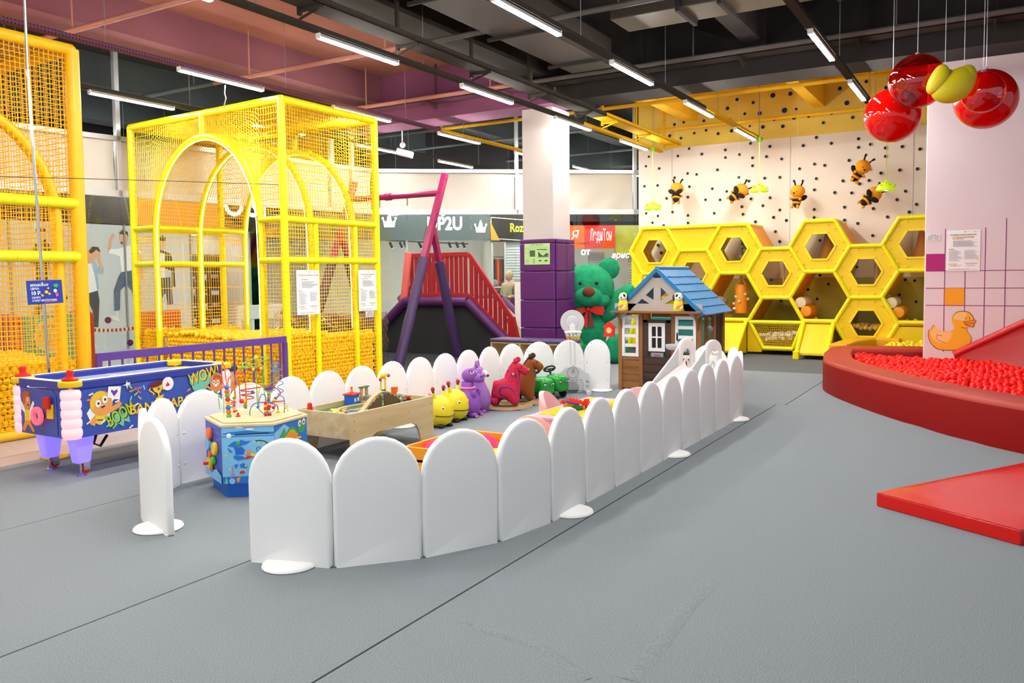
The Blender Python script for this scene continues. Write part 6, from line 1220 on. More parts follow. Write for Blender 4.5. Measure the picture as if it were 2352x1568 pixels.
def on_leg(Y, shift):
    P0 = Vector((A0.x+shift, Y, 0)); P1 = Vector((ap_.x+shift, Y, ap_.z)); P2 = Vector((tp_.x+shift, Y, tp_.z)); B0 = Vector((13.55+shift, Y, 0))
    on = lambda p, q, t: p+(q-p)*t
    MB().bar(on(P0, P1, .72), P2, .1, .12, up=(0, 1, 0)).build('long_beam', 'swing_magenta', sw, bevel=.008); MB().bar(on(B0, P1, .7), P1, .1, .1, up=(0, 1, 0)).build('short_beam', 'swing_magenta', sw, bevel=.008)
    for p, q in ((P0, on(P0, P1, .75)), (B0, on(B0, P1, .73))):
        k = 10; MB().tube([on(p, q, i/k) for i in range(k+1)], [.095+.006*sin(i*2.1) for i in range(k+1)], 14).build('padded_leg', 'swing_wrap', sw, smooth=60)
    for t_ in (.05, .2, .9): q = on(P1, P2, t_); MB().cyl(q+Vector((0, -.06, 0)), q+Vector((0, .06, 0)), .018, 8).build('bolt', 'sticker', sw)
    return on(P1, P2, .62)
q1 = on_leg(9.3, 0.); q2 = on_leg(11.6, 0.)
MB().cyl(q1, q2, .06, 10).build('cross_beam', 'swing_magenta', sw, smooth=40); MB().lathe([(.075, 0), (.075, .14)], q1+Vector((0, 1.2, 0)), 12, (0, 1, 0)).build('beam_clamp', 'swing_magenta', sw)
for y in (10.1, 10.8): MB().tube([q1+Vector((0, y-9.3, -.05)), q1+Vector((0, y-9.3, -.2))], .015, 6).build('swing_hook', 'alu_dark', sw)
# ------------------------------------------------------------------ red bridge with ramps
mat('bridge_red', 'a31824', .45); mat('bridge_salmon', 'ea7470', .45); mat('baluster_red', '9c1420', .45); mat('bridge_purple', '53205f', .45, bump=(30., .1)); mat('carpet_under', '2c2e31', .95); mat('ramp_beige', 'b0a296', .9)
br = base('play_bridge', 'red railed play bridge with purple padded edge behind the swing', 'play bridge', (14.3, 9.6, 0))
BX, BXB = 13.7, 15.0; L0, L1 = aty(0, 0, 1), None
yl, yr = 10.72, 9.15; zD = 1.1; yre, yle = 7.95, 12.0
def edge(x):
    pts = [(yle, .05), (yl, zD), (yr, zD), (yre, .08)]
    return [Vector((x, y, z)) for y, z in pts]
for x in (BX, BXB):
    E_ = edge(x)
    for a, b in zip(E_[:-1], E_[1:]): MB().cyl(a, b, .1, 14).build('edge_pad', 'bridge_purple', br, smooth=50)
prf = [(yle, 0), (yl, zD-.03), (yr, zD-.03), (yre, 0)]
MB().prism([(y, z) for y, z in prf], (BX+.06, 0, 0), (0, 1, 0), (0, 0, 1), .04).build('front_cladding', 'carpet_under', br, fix=True); MB().prism([(y, z) for y, z in prf], (BXB-.08, 0, 0), (0, 1, 0), (0, 0, 1), .03).build('rear_cladding', 'carpet_under', br, fix=True)
for (ya, za), (yb, zb) in zip(prf[:-1], prf[1:]): m_ = MB(); m_.add([(BX, ya, za+.06), (BX, yb, zb+.06), (BXB, yb, zb+.06), (BXB, ya, za+.06), (BX, ya, za+.02), (BX, yb, zb+.02), (BXB, yb, zb+.02), (BXB, ya, za+.02)], [(0, 1, 2, 3), (7, 6, 5, 4), (0, 4, 5, 1), (1, 5, 6, 2), (2, 6, 7, 3), (3, 7, 4, 0)]); m_.build('deck', 'ramp_beige', br, fix=True)
def railing(x, front=True):
    h = .95; sg = [((yl, zD), (yr, zD)), ((yr-.03, zD), (yre+.18, .18))] if front else [((yl, zD), (yle-.1, .14))]
    for i, ((ya, za), (yb, zb)) in enumerate(sg):
        MB().bar((x, ya, za+h), (x, yb, zb+h*(1 if i != 1 else .62) if i == 1 else zb+h), .06, .09).build('handrail', 'bridge_red', br, bevel=.005); MB().bar((x, ya, za+.14), (x, yb, zb+.14), .05, .08).build('bottom_rail', 'bridge_red', br, bevel=.005)
        n_ = max(3, round(abs(ya-yb)/.115))
        for k in range(n_):
            t_ = (k+.5)/n_; y = lerp(ya, yb, t_); z = lerp(za, zb, t_); hh = lerp(h, h*.62, t_) if i == 1 else h
            bb_ = MB().mm((x-.018, y-.038, z+.1), (x+.018, y+.038, z+hh)).build('slat', 'baluster_red' if k % 2 else 'bridge_red', br, bevel=.003)
    MB().bar((x-.02, yl+.05, zD-.1), (x-.02, yl-.12, zD+1.02), .09, .16, up=(0, 1, 0)).build('end_post', 'bridge_salmon', br, bevel=.006); MB().bar((x-.02, yre+.0, .0), (x-.02, yre+.2, .8), .09, .16, up=(0, 1, 0)).build('end_post', 'bridge_red', br, bevel=.006) if front else None
railing(BX+.02); railing(BXB-.06, False)
# wrapped purple mats leaning beside the bridge
glassy('plastic_wrap', 'e8d8ea', .25, rough=.12)
mb = MB(); mb.mm((10.75, 9.3, .0), (11.25, 11.3, .95)); wm = mb.build('stacked_mats', 'bridge_purple', bevel=.06); tag(wm, 'stack of purple mats wrapped in clear film behind the arched cage', 'mats')
def film(u, v): r = .02*sin(u*31+v*13)+.025*sin(v*23-u*17); return Vector((10.68+r, lerp(9.2, 11.4, u)+r, lerp(.0, 1.0, v)))
MB().grid(film, 40, 24).build('film', 'plastic_wrap', wm, smooth=180); MB().grid(lambda u, v: Vector((lerp(10.68, 11.3, u), 9.24+.02*sin(u*21+v*19), v)), 16, 24).build('film', 'plastic_wrap', wm, smooth=180)
# ------------------------------------------------------------------ red ball pit
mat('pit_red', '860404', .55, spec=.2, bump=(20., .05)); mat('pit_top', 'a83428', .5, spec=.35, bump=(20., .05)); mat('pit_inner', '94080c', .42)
pit = base('ball_pit', 'round red padded ball pit full of red balls against the rose wall', 'ball pit', (10.8, -.2, 0)); PH = .43
OUTP = [(14.45, .6), (14.3, 1.15), (13.95, 2.15), (13.0, 2.22), (12.3, 2.13), (11.75, 2.03), (11.25, 1.84), (10.75, 1.58), (10.2, 1.26), (9.7, .93), (9.25, .6), (8.85, .28), (8.5, -.06), (8.15, -.5), (7.9, -1.0), (7.75, -1.6), (7.75, -2.2), (7.85, -2.8)]
INP = [(14.0, .5), (13.78, 1.0), (13.42, 1.78), (12.95, 1.83), (12.5, 1.77), (11.95, 1.66), (11.45, 1.47), (11.0, 1.24), (10.5, .94), (10.05, .66), (9.65, .36), (9.28, .04), (8.97, -.28), (8.65, -.68), (8.42, -1.1), (8.28, -1.65), (8.28, -2.2), (8.38, -2.8)]
def spl(P, k=4):
    P = [Vector(p) for p in P]; Q = []
    for i in range(len(P)-1):
        p0, p1, p2, p3 = P[max(i-1, 0)], P[i], P[i+1], P[min(i+2, len(P)-1)]
        for s in range(k): t = s/k; Q.append(.5*((2*p1)+(p2-p0)*t+(2*p0-5*p1+4*p2-p3)*t*t+(3*p1-p0-3*p2+p3)*t**3))
    return Q+[P[-1]]
OU, IN = spl(OUTP), spl(INP)
nseg = 8; per = len(OU)//nseg+1
for s in range(nseg):                                      # padded ring in sewn segments
    a, b = s*per, min((s+1)*per, len(OU)-1)
    if a >= b: continue
    mb = MB(); ring = []
    for i in range(a, b+1):
        o_, i_ = OU[i], IN[i]; d = (i_-o_)
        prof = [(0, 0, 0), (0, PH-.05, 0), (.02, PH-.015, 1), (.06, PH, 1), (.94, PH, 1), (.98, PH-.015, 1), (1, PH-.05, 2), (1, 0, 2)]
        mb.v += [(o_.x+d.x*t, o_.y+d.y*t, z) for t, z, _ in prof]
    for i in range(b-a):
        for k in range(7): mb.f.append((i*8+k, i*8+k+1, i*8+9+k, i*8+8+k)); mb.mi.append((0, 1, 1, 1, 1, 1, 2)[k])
    mb.f += [tuple(range(8)), tuple((b-a)*8+k for k in range(8))]; mb.mi += [0, 0]
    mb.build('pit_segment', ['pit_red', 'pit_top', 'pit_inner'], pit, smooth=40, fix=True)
from mathutils.geometry import intersect_point_line
INpoly = [(p.x, p.y) for p in IN]+[(13.2, -2.8), (13.2, .9)]
def inside_poly(x, y, P, m=.05):
    c = False; j = len(P)-1
    for i in range(len(P)):
        if (P[i][1] > y) != (P[j][1] > y) and x < (P[j][0]-P[i][0])*(y-P[i][1])/(P[j][1]-P[i][1])+P[i][0]: c = not c
        j = i
    if not c: return False
    for i in range(len(IN)-1):
        q, t = intersect_point_line(Vector((x, y, 0)), IN[i].to_3d(), IN[i+1].to_3d()); t = min(max(t, 0), 1); q = IN[i].lerp(IN[i+1], t)
        if (Vector((x, y))-q).length < m: return False
    return True
RB = pool(8.2, -2.5, 13.45, 1.85, .37, .038, lambda x, y: inside_poly(x, y, INpoly) and not (x > 13.14 and y < .97), bump=.015)
RB = [p for p in RB if p[3] == 'top' or (p[1] > -1.2 and p[3] == 'under')]
heap(RB, .038, 'red_ball', 'ball_red', 'glossy red plastic ball in the round red ball pit', 'red balls in the pit', 'red_ball_heap', 'heap of red plastic balls filling the red pit', 298, on_screen, 10, 6)
MB().prism(INpoly, (0, 0, .02), (1, 0, 0), (0, 1, 0), .02).build('pit_floor', 'pit_inner', pit, fix=True)
mat('slide_red', 'c8161c', .35)
rs = base('red_slide', 'red slide sloping down into the ball pit along the rose wall', 'slide', (12.9, -.8, .3))
q0 = Vector((13.1, .52, .42)); q1_ = Vector((13.1, -2.3, 2.0)); q2_ = Vector((11.6, -.75, .42)); q3_ = Vector((11.6, -2.9, 2.0))
MB().cyl(q0, q1_, .055, 12).build('edge_pad', 'slide_red', rs, smooth=50); MB().cyl(q2_, q3_, .055, 12).build('edge_pad', 'slide_red', rs, smooth=50)
m_ = MB(); m_.add([q0+Vector((0, 0, -.03)), q2_+Vector((0, 0, -.06)), q3_+Vector((0, 0, -.06)), q1_+Vector((0, 0, -.03))]+[q0+Vector((-.02, -.05, -.12)), q2_+Vector((0, 0, -.12)), q3_+Vector((0, 0, -.12)), q1_+Vector((-.02, -.05, -.12))], [(0, 1, 2, 3), (7, 6, 5, 4), (0, 4, 5, 1), (1, 5, 6, 2), (2, 6, 7, 3), (3, 7, 4, 0)]); m_.build('slide_bed', 'pit_inner', rs, fix=True)
MB().mm((12.1, -2.5, 0), (12.2, -2.4, 1.9)).build('support_post', 'slide_red', rs)
# ------------------------------------------------------------------ red mat
mat('mat_red', 'd40c08', .2, bump=(7., .25), coat=.2)
a = Vector((6.03, .69, 0)); e1 = Vector((1.5, -.9, 0)).normalized(); e2 = Vector((-.445, -.84, 0)).normalized(); e2 = (e2-e1*e2.dot(e1)).normalized()
o = base('gym_mat', 'shiny red gym mat lying flat on the grey carpet beside the ball pit', 'mat', a)
mb = MB(); nu, nv = 24, 14; LA, LB = 2.6, .97
def mt(u, v): x, y = u*LA, v*LB; ed = min(u, 1-u, v, 1-v)*14; return a+e1*x+e2*y+Z_*(.095+.012*min(ed, 1)+.004*sin(x*7+y*17)*sin(y*5-x*3)*min(1, ed*.4))
mb.grid(mt, nu, nv); mb.build('mat_cover', 'mat_red', o, smooth=180, fix=True)
MB().prism([(0, 0), (LA, 0), (LA, LB), (0, LB)], a, e1, e2, .093 if e1.cross(e2).z > 0 else -.093).build('mat_side', 'mat_red', o, bevel=.008, fix=True) if e1.cross(e2).z > 0 else MB().prism([(0, 0), (LA, 0), (LA, LB), (0, LB)], a+Z_*.093, e1, e2, .093).build('mat_side', 'mat_red', o, bevel=.008, fix=True)
# ------------------------------------------------------------------ hanging spheres and banana
mat('sphere_red', 'd80804', .06, spec=.6); glassy('sphere_clear', 'ee3a30', .08)
def sph(name, px, py, rp, D, m, label, ext=''):
    c = Vector((0, 0, EYE))+ray(px, py)*D; r = rp/FPX*D; t = base(name, label, 'hanging ball', c+Z_*-r, 'glossy hanging balls above the pit')
    MB().ball(c, r, 48, 32).build('shell', m, t, smooth=180); MB().lathe([(.03, 0), (.02, .02), (.008, .03)], c+Z_*(r-.005), 12).build('cap', 'alu', t); MB().cyl(c+Z_*r, Vector((c.x, c.y, 5.49)), .0035, 6).build('cable', 'alu', t); return c
sph('hanging_ball', 2050, 265, 61, 9.2, 'sphere_red', 'glossy opaque red ball hanging lowest and leftmost above the pit'); sph('hanging_ball', 2107, 187, 61, 8.6, 'sphere_clear', 'clear red ball hanging left of the yellow banana shape'); sph('hanging_ball', 2264, 228, 67, 9.2, 'sphere_red', 'glossy opaque red ball hanging right of the yellow banana shape'); sph('hanging_ball', 2258, 212, 46, 8.3, 'sphere_clear', 'small clear red ball hanging in front of the right opaque red ball')
mat('banana', 'd8c41a', .55)
D = 8.2; bc = Vector((0, 0, EYE))+ray(2187, 192)*D; k = D/FPX
bn = base('hanging_banana', 'yellow curved banana shape hanging between the red balls', 'hanging ornament', bc-Z_*.2); rr = RT; uu = UP
def lobe(name, px, py, la, lb, th, ang, n_=4.):
    u_ = rr*cos(ang)+uu*sin(ang); v_ = -rr*sin(ang)+uu*cos(ang); R_ = Matrix((u_, v_, u_.cross(v_))).transposed(); mb = MB().ball((0, 0, 0), (la*k, lb*k, th*k), 32, 22)
    mb.v = [tuple(bc+rr*(px-2187)*k-uu*(py-192)*k+R_ @ Vector((x, y+.22*lb*k*(x/la/k)**2, z))) for x, y, z in mb.v]; mb.build(name, 'banana', bn, smooth=180)
lobe('fruit', 2193, 198, 54, 35, 32, .58); lobe('peel_flap', 2156, 184, 37, 20, 24, 1.1); lobe('peel_flap', 2214, 180, 32, 24, 26, .8); MB().ball(bc+rr*-7*k+uu*24*k, (9*k, 9*k, 9*k), 14, 10).build('stem', 'banana', bn, smooth=180)
for x, y in ((-16, 38), (28, 36)): q = bc+rr*x*k+uu*y*k; MB().cyl(q, (q.x, q.y, 5.49), .003, 6).build('cable', 'alu', bn)
# ------------------------------------------------------------------ bees and lamps over the honeycomb
mat('bee_orange', 'f0a01c', .85, sheen=.3); mat('bee_black', '1c1714', .9, sheen=.2); mat('lamp_lime', 'c4e428', .4, emit=.5, emitc='a8e010'); mat('bulb', 'ffffff', .4, emit=12., emitc='fffbe0'); mat('cord_lime', 'b4d83c', .5)
def bee(label, px, py, yaw, pitch, roll, wire):
    c = atx(px, py, 17.2); t = thing('plush_bee', label, 'plush toy', c, 0, 'plush bees hanging before the dotted wall'); R_ = Euler((roll, pitch, yaw)).to_matrix()     # head up +z, face +x
    def B(n, p, r, m, R2=None): return MB().ball(R_ @ Vector(p), r, 16, 11, R_ @ (R2 or Matrix.Identity(3))).build(n, m, t, smooth=180)
    B('head', (.0, 0, .09), (.135, .145, .13), 'bee_orange')
    for i, (z, r) in enumerate(((-.04, .085), (-.085, .098), (-.13, .095), (-.17, .075))): B('stripe', (0, 0, z), (r, r, .034), 'bee_black' if i % 2 else 'bee_orange')
    B('tail', (-.02, 0, -.2), (.05, .05, .04), 'bee_black')
    for s in (-1, 1): B('wing', (-.11, s*.08, -.03), (.03, .085, .05), 'bee_black', Matrix.Rotation(s*.5, 3, 'X')); B('foot', (.05, s*.06, -.21), (.035, .03, .045), 'bee_orange'); B('arm', (.06, s*.1, -.06), (.035, .03, .03), 'bee_orange'); B('eye', (.115, s*.05, .08), (.012, .012, .016), 'bee_black'); MB().tube([R_ @ Vector(p) for p in ((0, s*.06, .2), (-.01, s*.08, .26), (.02, s*.1, .31))], [.016, .016, .024], 8).build('antenna', 'bee_black', t, smooth=180)
    B('nose', (.14, 0, .05), (.018, .02, .016), 'bee_black'); MB().cyl((0, 0, .2), (0, 0, 5.49-c.z), .0018, 5).build('thread', 'white', t)
bee('plush bee seen from behind with spread black wings, leftmost of the five', 1554, 442, 0.1, .35, 0, 0); bee('plush bee leaning right beside the middle lime lamp', 1696, 443, .5, .1, .9, 0); bee('upright plush bee facing the room, centre of the five', 1831, 450, pi-.3, 0, -.1, 0); bee('plush bee highest on the wall, looking down to the left', 1976, 392, pi+.5, .35, -.5, 0); bee('plush bee leaning right under the right lime lamp', 2000, 452, .5, .1, .9, 0)
for px, py, lab in ((1499, 478, 'left'), (1744, 437, 'middle'), (2035, 433, 'right')):
    c = atx(px, py, 16.6); t = thing('pendant_lamp', 'lime green dome pendant lamp hanging over the honeycomb, %s one of three' % lab, 'lamp', c, 0, 'lime dome lamps')
    MB().lathe([(.175, -.035), (.178, -.03), (.165, .02), (.13, .075), (.08, .11), (.025, .125), (.02, .15), (.01, .155)], n=28).build('shade', 'lamp_lime', t, smooth=180); MB().ball((0, 0, .0), .045, 12, 9).build('bulb', 'bulb', t, smooth=180); MB().cyl((0, 0, .15), (0, 0, 4.28-c.z), .006, 6).build('cord', 'cord_lime', t); MB().lathe([(.05, 0), (.045, .06), (.03, .09)], (0, 0, 4.2-c.z), 12).build('ceiling_cup', 'wire_green', t)
    for i in range(14): a_ = i*2.4; h = .01+.1*((i*5) % 7)/7; r_ = .168*(1-(h/.14)**2)**.5; MB().ball((r_*cos(a_), r_*sin(a_), h), .011, 6, 5).build('glass_bead', random.choice(['bead_red', 'bead_orange', 'bead_blue']), t, smooth=180)
    MB().cyl((0, 0, 4.28-c.z), (0, 0, 5.49-c.z), .004, 5).build('hanger_wire', 'alu_dark', t)
# ------------------------------------------------------------------ honeycomb climbing wall
mat('hc_yellow', 'fae208', .42); mat('hc_panel', 'f5d002', .42); mat('hc_tube', 'f6ea10', .38, bump=(30., .05)); mat('hc_orange', 'f4a416', .5); mat('hc_floor', 'eca414', .6); glassy('hc_pane', 'f4f4e8', .012); mat('bag_orange', 'f29a1c', .5); mat('bag_grey', '7c7c76', .5); mat('knob_cream', 'e8d8b0', .5)
hc = base('honeycomb_climber', 'bright yellow honeycomb climbing frame along the dotted wall', 'climbing frame', (16.9, 4, 0)); S6, HXF, HXB = .545, 16.4, 17.55; HH = S6*.8735
def hexp(y, z, s): return [(y+s*cos(pi*i/3), z+s*.8735/.866*sin(pi*i/3)) for i in range(6)]
CEN = {'1': (6.22, 2.09, 1), '3': (4.56, 2.09, 1), '5': (2.93, 2.10, 1), '7': (1.29, 2.10, 1), '2': (5.39, 1.61, 1), '4': (3.74, 1.60, 1), '6': (2.11, 1.61, 1), '8': (2.10, .655, 1), '0': (.47, 1.61, 1)}
def rail(y0, z0, y1, z1, x=HXF, m='hc_tube', r=.042): return MB().cyl((x, y0, z0), (x, y1, z1), r, 10).build('padded_tube', m, hc, smooth=50)
knobs = []; done = set()
for kx, (yc, zc, win) in CEN.items():
    o6, i6 = hexp(yc, zc, S6-.035), hexp(yc, zc, S6*.50)
    MB().ringprism(o6, i6, (HXF+.01, 0, 0), (0, 1, 0), (0, 0, 1), .02).build('hex_panel', 'hc_panel', hc, fix=True); MB().ringprism(hexp(yc, zc, S6*.56), hexp(yc, zc, S6*.485), (HXF-.008, 0, 0), (0, 1, 0), (0, 0, 1), .02).build('window_trim', 'hc_yellow', hc, fix=True)
    MB().prism(hexp(yc, zc, S6*.5), (HXF+.012, 0, 0), (0, 1, 0), (0, 0, 1), .006).build('hex_pane', 'hc_pane', hc, fix=True)
    for i in range(6):
        for k, s in ((.2, .85), (.8, .85)):
            a_, b_ = hexp(yc, zc, S6*s)[i], hexp(yc, zc, S6*s)[(i+1) % 6]; knobs.append((lerp(a_[0], b_[0], k), lerp(a_[1], b_[1], k)))
        knobs.append(hexp(yc, zc, S6*.525)[i])
    H6 = hexp(yc, zc, S6)
    for i in range(6):
        a_, b_ = H6[i], H6[(i+1) % 6]; key = (round((a_[0]+b_[0])/2, 1), round((a_[1]+b_[1])/2, 1))
        if any(abs(key[0]-d[0]) < .16 and abs(key[1]-d[1]) < .16 for d in done): continue
        done.add(key); rail(*a_, *b_)
K0 = None
for y, z in knobs:
    if K0 is None: K0 = MB().lathe([(.017, 0), (.016, .01), (.008, .016)], n=8, ax=(-1, 0, 0)).build('rivet', 'hc_yellow', hc, smooth=60); c = K0
    else: c = K0.copy(); COL.objects.link(c)
    c.parent = hc; c.matrix_parent_inverse = Matrix.Translation(-hc.location); c.location = (HXF, y, z)
# trapezoid top panel, tunnels going back (roof and sloping side walls of every cell)
MB().prism([(5.93, 2.53), (4.87, 2.53), (5.12, 2.12), (5.68, 2.12)], (HXF+.01, 0, 0), (0, 1, 0), (0, 0, 1), .02).build('trapezoid_panel', 'hc_panel', hc, fix=True); rail(5.94, 2.565, 4.84, 2.565)
def slab(a_, b_, m='hc_orange', t=.03, xa=HXF+.04, xb=HXB): MB().bar(((xa+xb)/2, *a_), ((xa+xb)/2, *b_), xb-xa, t, up=(0, -(b_[1]-a_[1]), b_[0]-a_[0])).build('cell_wall', m, hc)
for kx, (yc, zc, win) in CEN.items():
    if kx == '0': continue
    H6 = hexp(yc, zc, S6); 
    for i in range(6):
        if kx in '135' and i in (1,): slab(H6[1], H6[2], 'hc_panel'); rail(*H6[1], *H6[2], HXB, 'hc_tube', .035)
        if i in (0, 5, 2, 3): 
            if (kx, i) in (('2', 2), ('2', 0), ('4', 2), ('4', 0), ('6', 0), ('6', 2)): continue
            slab(H6[i], H6[(i+1) % 6], 'hc_panel' if (kx in '135' and i == 0) else 'hc_orange', .025)
    for i in (0, 1, 2): MB().cyl((HXF, *H6[i]), (HXB, *H6[i]), .036, 8).build('depth_tube', 'hc_tube', hc, smooth=50)
for ya, yb, z in ((6.5, 5.95, 1.13), (4.84, 4.28, .66), (3.2, 2.64, .66), (1.56, -.5, .66)): MB().mm((HXF, yb, z-.04), (HXB, ya, z)).build('cell_floor', 'hc_floor', hc)
for ya, yb in ((5.1, 4.26), (3.2, 2.64), (1.55, .2)): rail(ya, .68, yb, .68)
rail(4.25, .64, 3.2, .64); rail(3.98, .13, 3.4, .13)
for (a_, b_) in (((4.0, 1.11), (4.26, .66)), ((3.46, 1.12), (3.2, .66)), ((4.22, .62), (3.97, .14)), ((3.23, .62), (3.4, .14))): rail(*a_, *b_)
slab((4.02, 1.11), (4.26, .66)); slab((3.46, 1.12), (3.2, .66)); slab((4.02, 1.13), (3.46, 1.13))
# ramps with feet
def ramp(ya, yb, xf, label):
    m_ = MB(); m_.add([(HXF-.02, ya, .62), (HXF-.02, yb, .62), (xf, yb, .12), (xf, ya, .12), (HXF-.02, ya, .58), (HXF-.02, yb, .58), (xf, yb, .08), (xf, ya, .08)], [(0, 1, 2, 3), (7, 6, 5, 4), (0, 4, 5, 1), (1, 5, 6, 2), (2, 6, 7, 3), (3, 7, 4, 0)]); m_.build('ramp_board', 'hc_panel', hc, fix=True)
    for y in (ya, yb): MB().cyl((HXF-.02, y, .66), (xf-.02, y, .12), .04, 10).build('padded_tube', 'hc_tube', hc, smooth=50); MB().mm((xf-.09, y-.055, 0), (xf+.02, y+.055, .16)).build('ramp_foot', 'hc_tube', hc, bevel=.015)
    for y in (ya, yb): MB().add([(HXF, y, .6), (xf+.02, y, .1), (HXF, y, .02)], [(0, 1, 2)]).add([(HXF, y+.01, .6), (xf+.02, y+.01, .1), (HXF, y+.01, .02)], [(2, 1, 0)]).build('ramp_side', 'hc_panel', hc)
ramp(3.2, 2.66, 15.75, ''); ramp(4.95, 4.3, 15.7, '')
MB().prism([(4.28, .05), (4.0, .05), (4.0, .12), (4.22, .6), (4.28, .6)], (HXF+.01, 0, 0), (0, 1, 0), (0, 0, 1), .02).build('infill_panel', 'hc_panel', hc, fix=True); MB().prism([(1.55, .6), (1.75, .28), (1.6, .05), (-.4, .05), (-.4, .62)], (HXF+.01, 0, 0), (0, 1, 0), (0, 0, 1), .02).build('infill_panel', 'hc_panel', hc, fix=True); MB().prism([(6.5, 1.1), (5.95, 1.1), (5.4, .05), (6.9, .05)], (HXF+.3, 0, 0), (0, 1, 0), (0, 0, 1), .02).build('infill_panel', 'hc_panel', hc, fix=True); MB().prism([(6.75, 2.0), (6.5, 1.6), (6.62, .1), (6.75, .1)], (HXF+.02, 0, 0), (0, 1, 0), (0, 0, 1), .03).build('infill_panel', 'hc_tube', hc, fix=True)
rail(6.5, 1.62, 6.8, .1)
net('ball_net', lambda u, v: Vector((HXF, lerp(lerp(4.22, 3.98, 1-v), lerp(3.22, 3.4, 1-v), u), lerp(.14, .62, v))), 22, 12, 'net_yellow', hc, .003, (2, 2)); MB().mm((HXF+.03, 3.25, .08), (HXB, 4.2, .12)).build('tray_floor', 'hc_floor', hc)
for zc_ in (1.03, .86):                                    # soft rollers in the openings
    for y in (4.98 if zc_ > 1 else 4.86, 3.28 if zc_ > 1 else 3.18, 1.68 if zc_ > 1 else 1.56):
        MB().cyl((HXF+.05, y, zc_), (HXF+.75, y, zc_), .105, 18).build('roller', 'knob_cream' if zc_ > 1 else 'bag_orange', hc, smooth=50, bevel=.02)
# punch bags, hung one by one
def bag(label, y, ztop, h, r, m, x=16.95):
    t = base('punch_bag', label, 'punch bag', (x, y, ztop-h), 'punch bags in the honeycomb')
    MB().lathe([(r*.9, 0), (r, .03), (r, h-.03), (r*.9, h)], (x, y, ztop-h), 20).build('bag_body', m, t, smooth=50)
    for s in (-1, 1): MB().bar((x, y+s*r*.8, ztop-.02), (x, y, ztop+.17), .03, .006, up=(1, 0, 0)).build('strap', m, t)
    for i in range(9): a_ = i*2.4+2.2; MB().lathe([(.03, 0), (.035, .02), (.02, .05), (0, .055)], (x+r*cos(a_), y+r*sin(a_), ztop-h+.09+((i*4) % 9)/9*(h-.14)), 10, (cos(a_), sin(a_), .1)).build('grip_cone', 'knob_cream', t, smooth=60)
bag('orange punch bag with cream cones hanging in the left open cell of the honeycomb', 4.5, 1.38, .58, .12, 'bag_orange', 16.75); bag('grey punch bag with cream cones behind the third hexagon window', 4.44, 2.36, .5, .1, 'bag_grey', 16.9)
mat('net_orange', 'e89214', .7)
for y, lab in ((2.86, 'fifth'), (1.22, 'rightmost')):
    t = base('swing_pod', 'orange hanging net pod behind the %s hexagon window' % lab, 'hanging pod', (16.9, y, 1.7), 'net pods in the honeycomb'); MB().lathe([(.0, 0), (.12, .02), (.17, .1), (.15, .2), (.09, .42), (.04, .75)], (16.9, y, 1.73), 18).build('pod', 'net_orange', t, smooth=180); MB().lathe([(.1, 0), (.1, .06), (0, .07)], (16.85, y, 1.76), 16).build('cushion', 'bag_orange', t)
MB().prism([(0, 0), (.2, .0), (-.05, .6), (-.2, .6)], (16.8, 6.1, 1.75), (0, 1, 0), (0, 0, 1), .03).build('inner_ladder', 'hc_orange', hc, fix=True); MB().cyl((17.0, 2.0, 1.15), (17.0, 2.0, 2.08), .04, 12).build('padded_tube', 'knob_cream', hc, smooth=50); MB().mm((16.8, 3.5, 1.2), (17.3, 3.62, 2.05)).build('inner_board', 'hc_orange', hc); MB().cyl((16.75, 3.66, 1.15), (16.75, 3.66, 2.05), .022, 10).build('padded_tube', 'beech', hc, smooth=50)
WB = pool(HXF+.05, 3.42, 17.1, 4.0, .34, .04, lambda x, y: True)+pool(HXF+.03, 3.3, 16.8, 4.12, .4, .04, lambda x, y: True, bump=.03)
heap([p for p in WB if p[3] == 'top'], .04, 'white_ball', 'ball_white', 'white plastic ball in the netted tray under the honeycomb', 'white balls in the honeycomb tray', 'white_ball_heap', 'heap of white plastic balls behind the net of the honeycomb tray', 110)
CB = pool(HXF+.04, 1.75, 17.3, 2.45, .62, .045, None, bump=.03); heap([p for p in CB if p[3] == 'top'], .045, 'cream_ball', 'ball_cream', 'pale yellow plastic ball behind the lowest hexagon window', 'pale balls behind the lowest hexagon window', 'cream_ball_heap', 'heap of pale yellow balls behind the lowest hexagon window', 90)
CB = pool(15.0, .2, 16.2, 1.7, .36, .04, None, bump=.02)
heap([p for p in CB if p[3] == 'top'], .04, 'lemon_ball', 'rub_yellow', 'lemon yellow plastic ball in the low pool behind the red pit', 'lemon balls in the low pool', 'lemon_ball_heap', 'heap of lemon yellow balls in the low pool', 120)
yp = base('yellow_pool_edge', 'padded amber edge of the low yellow pool between red pit and honeycomb', 'pool edge', (15.3, 2.3, 0)); q = [(14.7, 2.6), (16.2, 2.05), (16.25, 1.65)]
mat('pool_amber', 'ecac0e', .45)
for (a_, b_) in (((14.6, 2.3), (15.5, 2.25)), ((15.5, 2.25), (16.3, 2.0)), ((16.3, 2.0), (16.3, 1.5))): MB().bar((*a_, .2), (*b_, .2), .3, .4).build('pool_pad', 'pool_amber', yp, bevel=.03)
for i, (y, z) in enumerate(((1.45, .70), (1.3, .70), (1.12, .70), (.98, .70), (3.05, .70))): tag(MB().ball((16.75, y, z), .04, 14, 9).build('stray_ball', 'ball_cream', smooth=180), 'pale yellow ball lying on the cell floor of the honeycomb, %s' % ('beside the right roller', 'second from the right roller', 'third from the right roller', 'farthest right of the row', 'alone by the middle roller')[i], 'ball')
